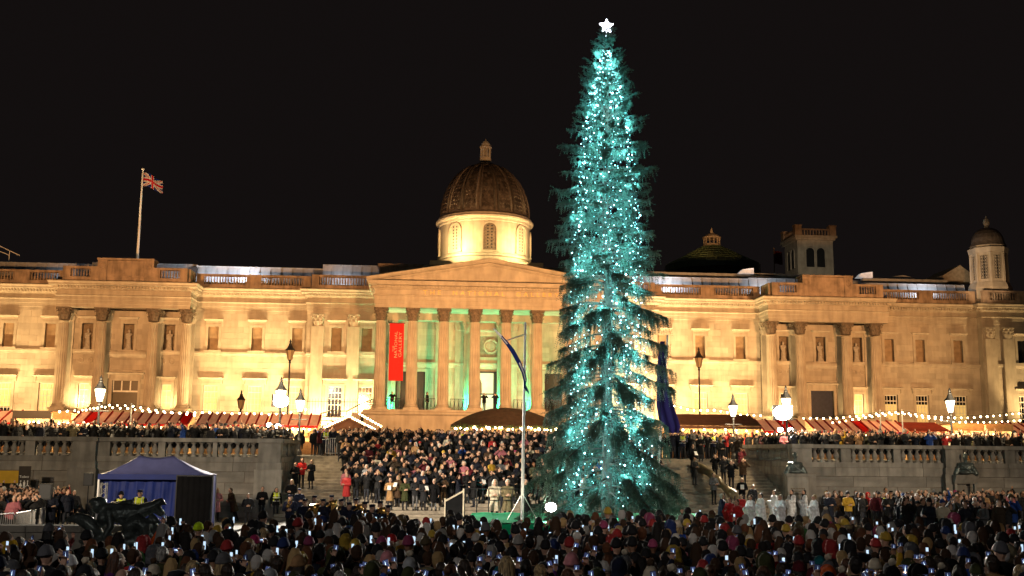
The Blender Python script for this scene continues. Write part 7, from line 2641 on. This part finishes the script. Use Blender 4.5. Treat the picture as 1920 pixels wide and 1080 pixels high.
LOW = {}
for i, (ps, hd, ct) in enumerate((('idle', 'short', 'jacket'), ('clasp', 'long', 'coat'), ('one', 'short', 'jacket'), ('clasp', 'beanie', 'jacket'), ('eye', 'short', 'jacket'), ('idle', 'long', 'jacket'), ('two', 'beanie', 'jacket'), ('idle', 'hood', 'jacket'), ('clasp', 'short', 'coat'), ('eye', 'long', 'jacket'), ('high', 'short', 'jacket'))):
    LOW[i] = (lowfig(ps, hd, ct, 420, 260, 110), ps, hd)
PAL = dict(
    skin=[(0.52, 0.31, 0.22)] * 5 + [(0.38, 0.21, 0.13), (0.17, 0.085, 0.05)],
    coat=[(0.008, 0.008, 0.009)] * 30 + [(0.018, 0.018, 0.02)] * 12 + [(0.01, 0.012, 0.022)] * 9 + [(0.03, 0.02, 0.012)] * 4 + [(0.1, 0.1, 0.105), (0.05, 0.05, 0.025), (0.17, 0.14, 0.08), (0.06, 0.035, 0.02), (0.3, 0.17, 0.08), (0.09, 0.012, 0.018), (0.4, 0.03, 0.03), (0.02, 0.06, 0.25), (0.45, 0.4, 0.3), (0.3, 0.1, 0.12), (0.45, 0.27, 0.03)],
    hair=[(0.014, 0.011, 0.01)] * 3 + [(0.05, 0.025, 0.013)] * 4 + [(0.12, 0.045, 0.02), (0.38, 0.25, 0.11), (0.25, 0.24, 0.22), (0.55, 0.52, 0.48)],
    hat=[(0.015, 0.015, 0.017)] * 16 + [(0.1, 0.1, 0.11), (0.35, 0.33, 0.3), (0.35, 0.03, 0.03), (0.02, 0.04, 0.15), (0.3, 0.05, 0.12), (0.45, 0.3, 0.04), (0.08, 0.06, 0.03)])
AV, AC = [], []
glow = []


def small(x, y, z, face, cut=0.0, kinds=(0, 1, 2, 3, 4, 5, 6, 7, 8), coat=None):
    k = rnd.choice(kinds)
    (tv, zn), ps, hd = LOW[k]
    h = rnd.gauss(0.985, 0.045)
    c, s = math.cos(face), math.sin(face)
    if cut:
        kp = tv[:, :, 2].max(1) > cut
        tv, zn = tv[kp], zn[kp]
    w_ = np.empty_like(tv)
    w_[:, :, 0] = (tv[:, :, 0] * c - tv[:, :, 1] * s) * h + x
    w_[:, :, 1] = (tv[:, :, 0] * s + tv[:, :, 1] * c) * h + y
    w_[:, :, 2] = tv[:, :, 2] * h + z
    cols = np.array([rnd.choice(PAL['skin']), (0.025, 0.027, 0.035), coat or rnd.choice(PAL['coat']), rnd.choice(PAL['hat'] if hd in ('beanie', 'hood') else PAL['hair'])]) * rnd.uniform(0.8, 1.15)
    AV.append(w_)
    AC.append(cols[zn])
    if ps in PHONE_AT and abs(face) > 2 and rnd.random() < 0.55:
        px, py, pz, kd = PHONE_AT[ps]
        glow.append((x + (px * c - py * s) * h, y + (px * s + py * c) * h, z + pz * h, face))


for x, y in cand[NIND:]:
    small(x, y, GZ, PI + math.atan2(-(tree_at[0] - x), tree_at[1] - y) + rnd.gauss(0, 0.2), 0.95, (0, 0, 1, 1, 2, 2, 3, 3, 5, 6, 7))


def fill(n, sx, sy, ok, z, face, sp, cut, kinds=(0, 1, 2, 3, 4, 4, 5, 6, 8, 9, 9, 10, 10)):
    pts = [(d['x'], d['y']) for d in PEOPLE[:NOTABLE]]
    m = 0
    for _ in range(n):
        x, y = rnd.uniform(*sx), rnd.uniform(*sy)
        if not ok(x, y):
            continue
        if all((x - a) ** 2 + (y - b) ** 2 > sp * sp for a, b in pts[-400:]):
            pts.append((x, y))
            small(x, y, z(x, y) if callable(z) else z, face + rnd.gauss(0, 0.45), cut, kinds)
            m += 1
    return m


U = lambda x, y, z=2.0: screen((x, y, z))[0]
nn = []
nn.append(fill(9000, (-33, -7.7), (60.95, 65.5), lambda x, y: True, TZ, 0, 0.5, 0.6))
nn.append(fill(9000, (21.6, 47), (60.95, 65.5), lambda x, y: True, TZ, 0, 0.5, 0.6))
nn.append(fill(5000, (-33, 47), (65.5, 78), lambda x, y: x < -8 or x > 21.6, TZ, 0, 1.0, 0.6))
nn.append(fill(7000, (-6.5, 21.0), (68.5, 77), lambda x, y: True, TZ, 0, 0.62, 0.0))
nn.append(fill(9000, (-5, 14.5), (59.4, 67.3), lambda x, y: U(x, y, stair_z(y) + 1) > 636 + (67.5 - y) * 1.5 and U(x, y, 3) < 1240, lambda x, y: stair_z(y), 0.15, 0.52, 0.0, (1, 3, 4, 4, 5, 8, 8, 9)))
nn.append(fill(600, (14.5, 20.5), (62.0, 67.3), lambda x, y: U(x, y, 3) > 1300, lambda x, y: stair_z(y), 0.1, 1.5, 0.0, (1, 3, 4, 8)))
qx = [float(a_[0]) for a_ in [atZ(u, v, 1.15) for u, v in ((1686, 946), (1868, 972), (1960, 985))]]
qy = [float(a_[1]) for a_ in [atZ(u, v, 1.15) for u, v in ((1686, 946), (1868, 972), (1960, 985))]]
nn.append(fill(9000, (18, 36), (40, 58.4), lambda x, y: 1690 < U(x, y) < 1980 and y > np.interp(x, qx[::-1] if qx[0] > qx[-1] else qx, qy[::-1] if qx[0] > qx[-1] else qy) + 0.45, lambda x, y: gz(y), -0.4, 0.58, 0.4))
nn.append(fill(4000, (-30, -14), (42, 58.5), lambda x, y: -40 < U(x, y) < 128 and y > 43.4 and (U(x, y) < 75 or y > 48), lambda x, y: gz(y), 0.4, 0.62, 0.3))
nn.append(fill(2500, (12, 26), (53, 58.6), lambda x, y: 1545 < U(x, y) < 1690, lambda x, y: gz(y), -0.2, 0.85, 0.0, (1, 3, 5, 8)))
0 and nn.append(fill(900, (-8, 6), (50, 57), lambda x, y: 600 < U(x, y) < 830, lambda x, y: gz(y), -0.1, 1.5, 0.3, (1, 8)))
AV, AC = np.concatenate(AV), np.concatenate(AC)
CROWDM = bpy.data.materials.new('crowd_clothing')
CROWDM.use_nodes = True
_nt = CROWDM.node_tree
_at = _nt.nodes.new('ShaderNodeAttribute')
_at.attribute_name = 'tone'
_nt.links.new(_at.outputs['Color'], _nt.nodes['Principled BSDF'].inputs['Base Color'])
_nt.nodes['Principled BSDF'].inputs['Roughness'].default_value = 0.75
_nt.nodes['Principled BSDF'].inputs['Specular IOR Level'].default_value = 0.2
me = tri_mesh('crowd', AV, CROWDM, (0, 0, 0))
at_ = me.attributes.new('tone', 'FLOAT_COLOR', 'CORNER')
c4 = np.ones((len(AC) * 3, 4), np.float32)
c4[:, :3] = np.repeat(AC, 3, axis=0)
at_.data.foreach_set('color', c4.ravel())
cw = bpy.data.objects.new('crowd', me)
COL.objects.link(cw)
cw['kind'] = 'stuff'
tag(cw, 'dense crowd of onlookers on the terrace, the steps, the pens and far across the square', 'crowd')
gm = MB()
for x, y, z, f in glow:
    c, s = math.cos(f), math.sin(f)
    P = lambda a, b, d: (x + a * c - b * s, y + a * s + b * c, z + d)
    gm.add([P(-.022, .0, -.07), P(.022, .0, -.07), P(.022, .0, .07), P(-.022, .0, .07), P(-.022, -.01, -.07), P(.022, -.01, -.07), P(.022, -.01, .07), P(-.022, -.01, .07)],
           [(0, 3, 2, 1), (4, 5, 6, 7), (0, 1, 5, 4), (1, 2, 6, 5), (2, 3, 7, 6), (3, 0, 4, 7)])
gp = gm.build('raised_phones', mat('far_phone_screen', (0.02, 0.02, 0.02), 0.3, var=0, emit=(0.6, 0.8, 1.0), estr=1.1), None)
gp['kind'] = 'stuff'
tag(gp, 'small lit phones held up among the far crowd', 'phones')
# white song sheets held by people on the steps
for d in PEOPLE[:NOTABLE]:
    if d['pose'] == 'clasp' and ('front row' in d['where'] or 'railing' in d['where'] or d['where'] == 'on the right steps') and rnd.random() < 0.55:
        o = d['o']
        M4 = Matrix.Translation(o.location) @ Euler((0, 0, d['face'])).to_matrix().to_4x4()
        s_ = MB().box(-0.1, 0.1, -0.004, 0.0, -0.14, 0.14)
        sp_ = bpy.data.objects.new('song_sheet', s_.mesh('song_sheet', WHITEP))
        COL.objects.link(sp_)
        sp_.matrix_world = M4 @ Matrix.Translation((0, -0.36, 1.2)) @ Matrix.Rotation(-0.6, 4, 'X')
        sp_['category'] = 'song sheet'
        sp_['group'] = 'song sheets on the steps'
        d['sheet'] = sp_
print('foreground', len(FORE), 'far', len(cand) - NIND, 'mass', nn, 'tris', len(AV), 'notable', NOTABLE)
# ------------------------------------------------------------------ labels for the people and what they hold
def look(d):
    hc, cc = CNAME.get(d['headc'], d['headc']), CNAME.get(d['coatc'], d['coatc'])
    h = {'short': f'{hc}-haired', 'long': f'long {hc}-haired', 'bun': f'{hc}-haired, bun-wearing', 'ponytail': f'{hc}-ponytailed', 'bald': 'bald'}.get(d['head'])
    coat = {'jacket': 'jacket', 'coat': 'long coat', 'robe': 'robe'}[d['coat']]
    if d['coatc'] == 'white' and d['coat'] == 'robe':
        coat = 'surplice'
    hat = {'beanie': 'knitted hat', 'bobble': 'bobble hat', 'cap': 'peaked cap', 'flatcap': 'flat cap'}.get(d['head'])
    if d['vest']:
        s = (f'{h} person' if h else f'person in {hc} {hat}') + ' in yellow hi-vis vest'
    elif d['head'] == 'hood':
        s = f'person with {cc} hood up'
    elif h:
        s = f'{h} person in {cc} {coat}'
    else:
        s = f'person in {hc} {hat} and {cc} {coat}'
    if d['scarfc'] and not d['vest']:
        s += ', %s scarf' % CNAME.get(d['scarfc'], d['scarfc'])
    return s.replace(', scarf', ' scarf')


LAND = [(115, 'below the yellow board'), (230, 'below the fountain rim'), (325, 'below the bronze sculpture'), (420, 'below the black screen'), (540, 'below the pier'), (640, 'below the left steps'), (740, 'below the camel coat'), (870, 'below the ramp panel'),
        (1000, 'below the white flagpole'), (1090, 'below the platform floodlight'), (1180, 'below the spruce'), (1290, 'below the spruce\'s right boughs'), (1400, 'below the red robes'), (1540, 'below the choir'), (1640, 'below the red hood'), (1700, 'below the yellow steward'), (1800, 'below the barriers'), (3000, 'below the bracketed bust')]
ROWS = [(1068, 'along the bottom edge'), (1050, 'in the lowest full row'), (1034, 'low down'), (1018, 'midway down'), (1004, 'upper middle'), (990, 'high up'), (0, 'near the back')]
NTH = ['first', 'second', 'third', 'fourth', 'fifth', 'sixth', 'seventh', 'eighth', 'ninth', 'tenth']
for d in PEOPLE:
    d['u'], d['v'] = screen((d['x'], d['y'], d['z'] + 1.74 * d['o'].scale[2]))
    d['A'] = look(d)
    act = {'one': 'filming with one hand', 'oneleft': 'filming with one hand', 'high': 'phone held overhead', 'two': 'filming with both hands', 'eye': 'photographing'}.get(d['pose'], '')
    if d['where'] == 'fore':
        d['L'] = next(n for lim, n in LAND if d['u'] < lim)
        d['Rw'] = next(n for lim, n in ROWS if d['v'] >= lim)
        if act and len(d['A'].split()) < 9:
            d['A'] += ', ' + act
        d['o']['group'] = 'onlookers filling the square'
    else:
        d['L'] = d.get('ord') and ('the ' + d['ord']) or d['where']
        d['Rw'] = ''


def clip(s):
    return ' '.join(s.split()[:16])


def uniq(items, key, setter):
    groups = {}
    for it in items:
        groups.setdefault(key(it), []).append(it)
    for k, g in groups.items():
        if len(g) == 1:
            setter(g[0], k)
        else:
            g.sort(key=lambda it: it['u'])
            for i, it in enumerate(g):
                if len(g) == 2:
                    w_ = ('the left one', 'the right one')[i]
                else:
                    w_ = 'the leftmost' if i == 0 else ('the rightmost' if i == len(g) - 1 else f'{NTH[i] if i < 10 else "a"} from left')
                setter(it, ' '.join((k + ', ' + w_).split()))


def setl(d, s):
    w_ = s.split()
    d['o']['label'] = s if len(w_) <= 16 else None
    if len(w_) > 16:
        d['long'] = s


# shortest wording that is unique
from collections import Counter
cA = Counter(d['A'] for d in PEOPLE)
cAL = Counter(d['A'] + d['L'] for d in PEOPLE)


def base_label(d):
    a, l, r_ = d['A'], d['L'], d['Rw']
    if d['where'] == 'fore':
        s = a + ' ' + l if cAL[d['A'] + d['L']] == 1 else a + ' ' + r_ + ' ' + l
        if len((s + ' , the left one').split()) > 16 and ', filming' in s:
            s = s.replace(', filming with one hand', ', filming').replace(', filming with both hands', ', filming')
        return s
    return a + ' ' + l if not l.startswith('the ') else a + ', ' + l


uniq(PEOPLE, base_label, setl)
for d in PEOPLE:
    if d['o'].get('label') is None:
        d['o']['label'] = clip(d['long'].replace(', filming', '').replace(' in the lowest full row', ' low').replace(' along the bottom edge', ' at bottom edge').replace("the spruce's right boughs", 'right boughs'))
# phones
for t, d in PHONES:
    t['group'] = 'phones held up by the crowd'
    s = d['o']['label']
    holder = d['A'].replace('person ', 'person ').split(', filming')[0].split(', phone')[0]
    d['P'] = 'lit phone held by ' + holder + ' ' + d['L']
    d['t'] = t
pp_ = [d for t, d in PHONES]
cP = Counter(d['P'] for d in pp_)


def keyp(d):
    s = d['P']
    if cP[s] > 1 and d['Rw']:
        s = s.replace(d['L'], d['Rw'] + ' ' + d['L'])
    if len(s.split()) > 16:
        s = s.replace('lit phone held by', 'phone of').replace('knitted hat', 'hat')
    return s


def setp(d, s):
    d['t']['label'] = clip(s)


uniq(pp_, keyp, setp)
for d in PEOPLE:
    if d.get('sheet') is not None:
        d['S'] = clip('white song sheet held by ' + d['A'] + ' ' + d['L'])
sh_ = [d for d in PEOPLE if d.get('sheet') is not None]


def sets(d, s):
    d['sheet']['label'] = clip(s)


uniq(sh_, lambda d: ' '.join(('song sheet held by ' + d['A'].split(',')[0] + ' ' + d['L'].replace('on the steps behind', 'behind').replace('in the front row of the steps', 'in the front row')).split()[:15]), sets)

seen_ = {}
for d in PEOPLE:
    for o in (d['o'], d['phone'], d.get('sheet')):
        if o is not None:
            seen_.setdefault(o['label'], []).append((d['u'], o))
for lab_, g in seen_.items():
    if len(g) > 1:
        g.sort(key=lambda q: q[0])
        short = lab_.replace(' knitted', '').replace(' at bottom edge', ' low').replace(' along the bottom edge', ' low').replace('person in', 'one in')
        for i, (u_, o) in enumerate(g):
            o['label'] = ' '.join(short.split()[:13]) + ', ' + (('left one', 'right one')[i] if len(g) == 2 else NTH[min(i, 9)] + ' from left')
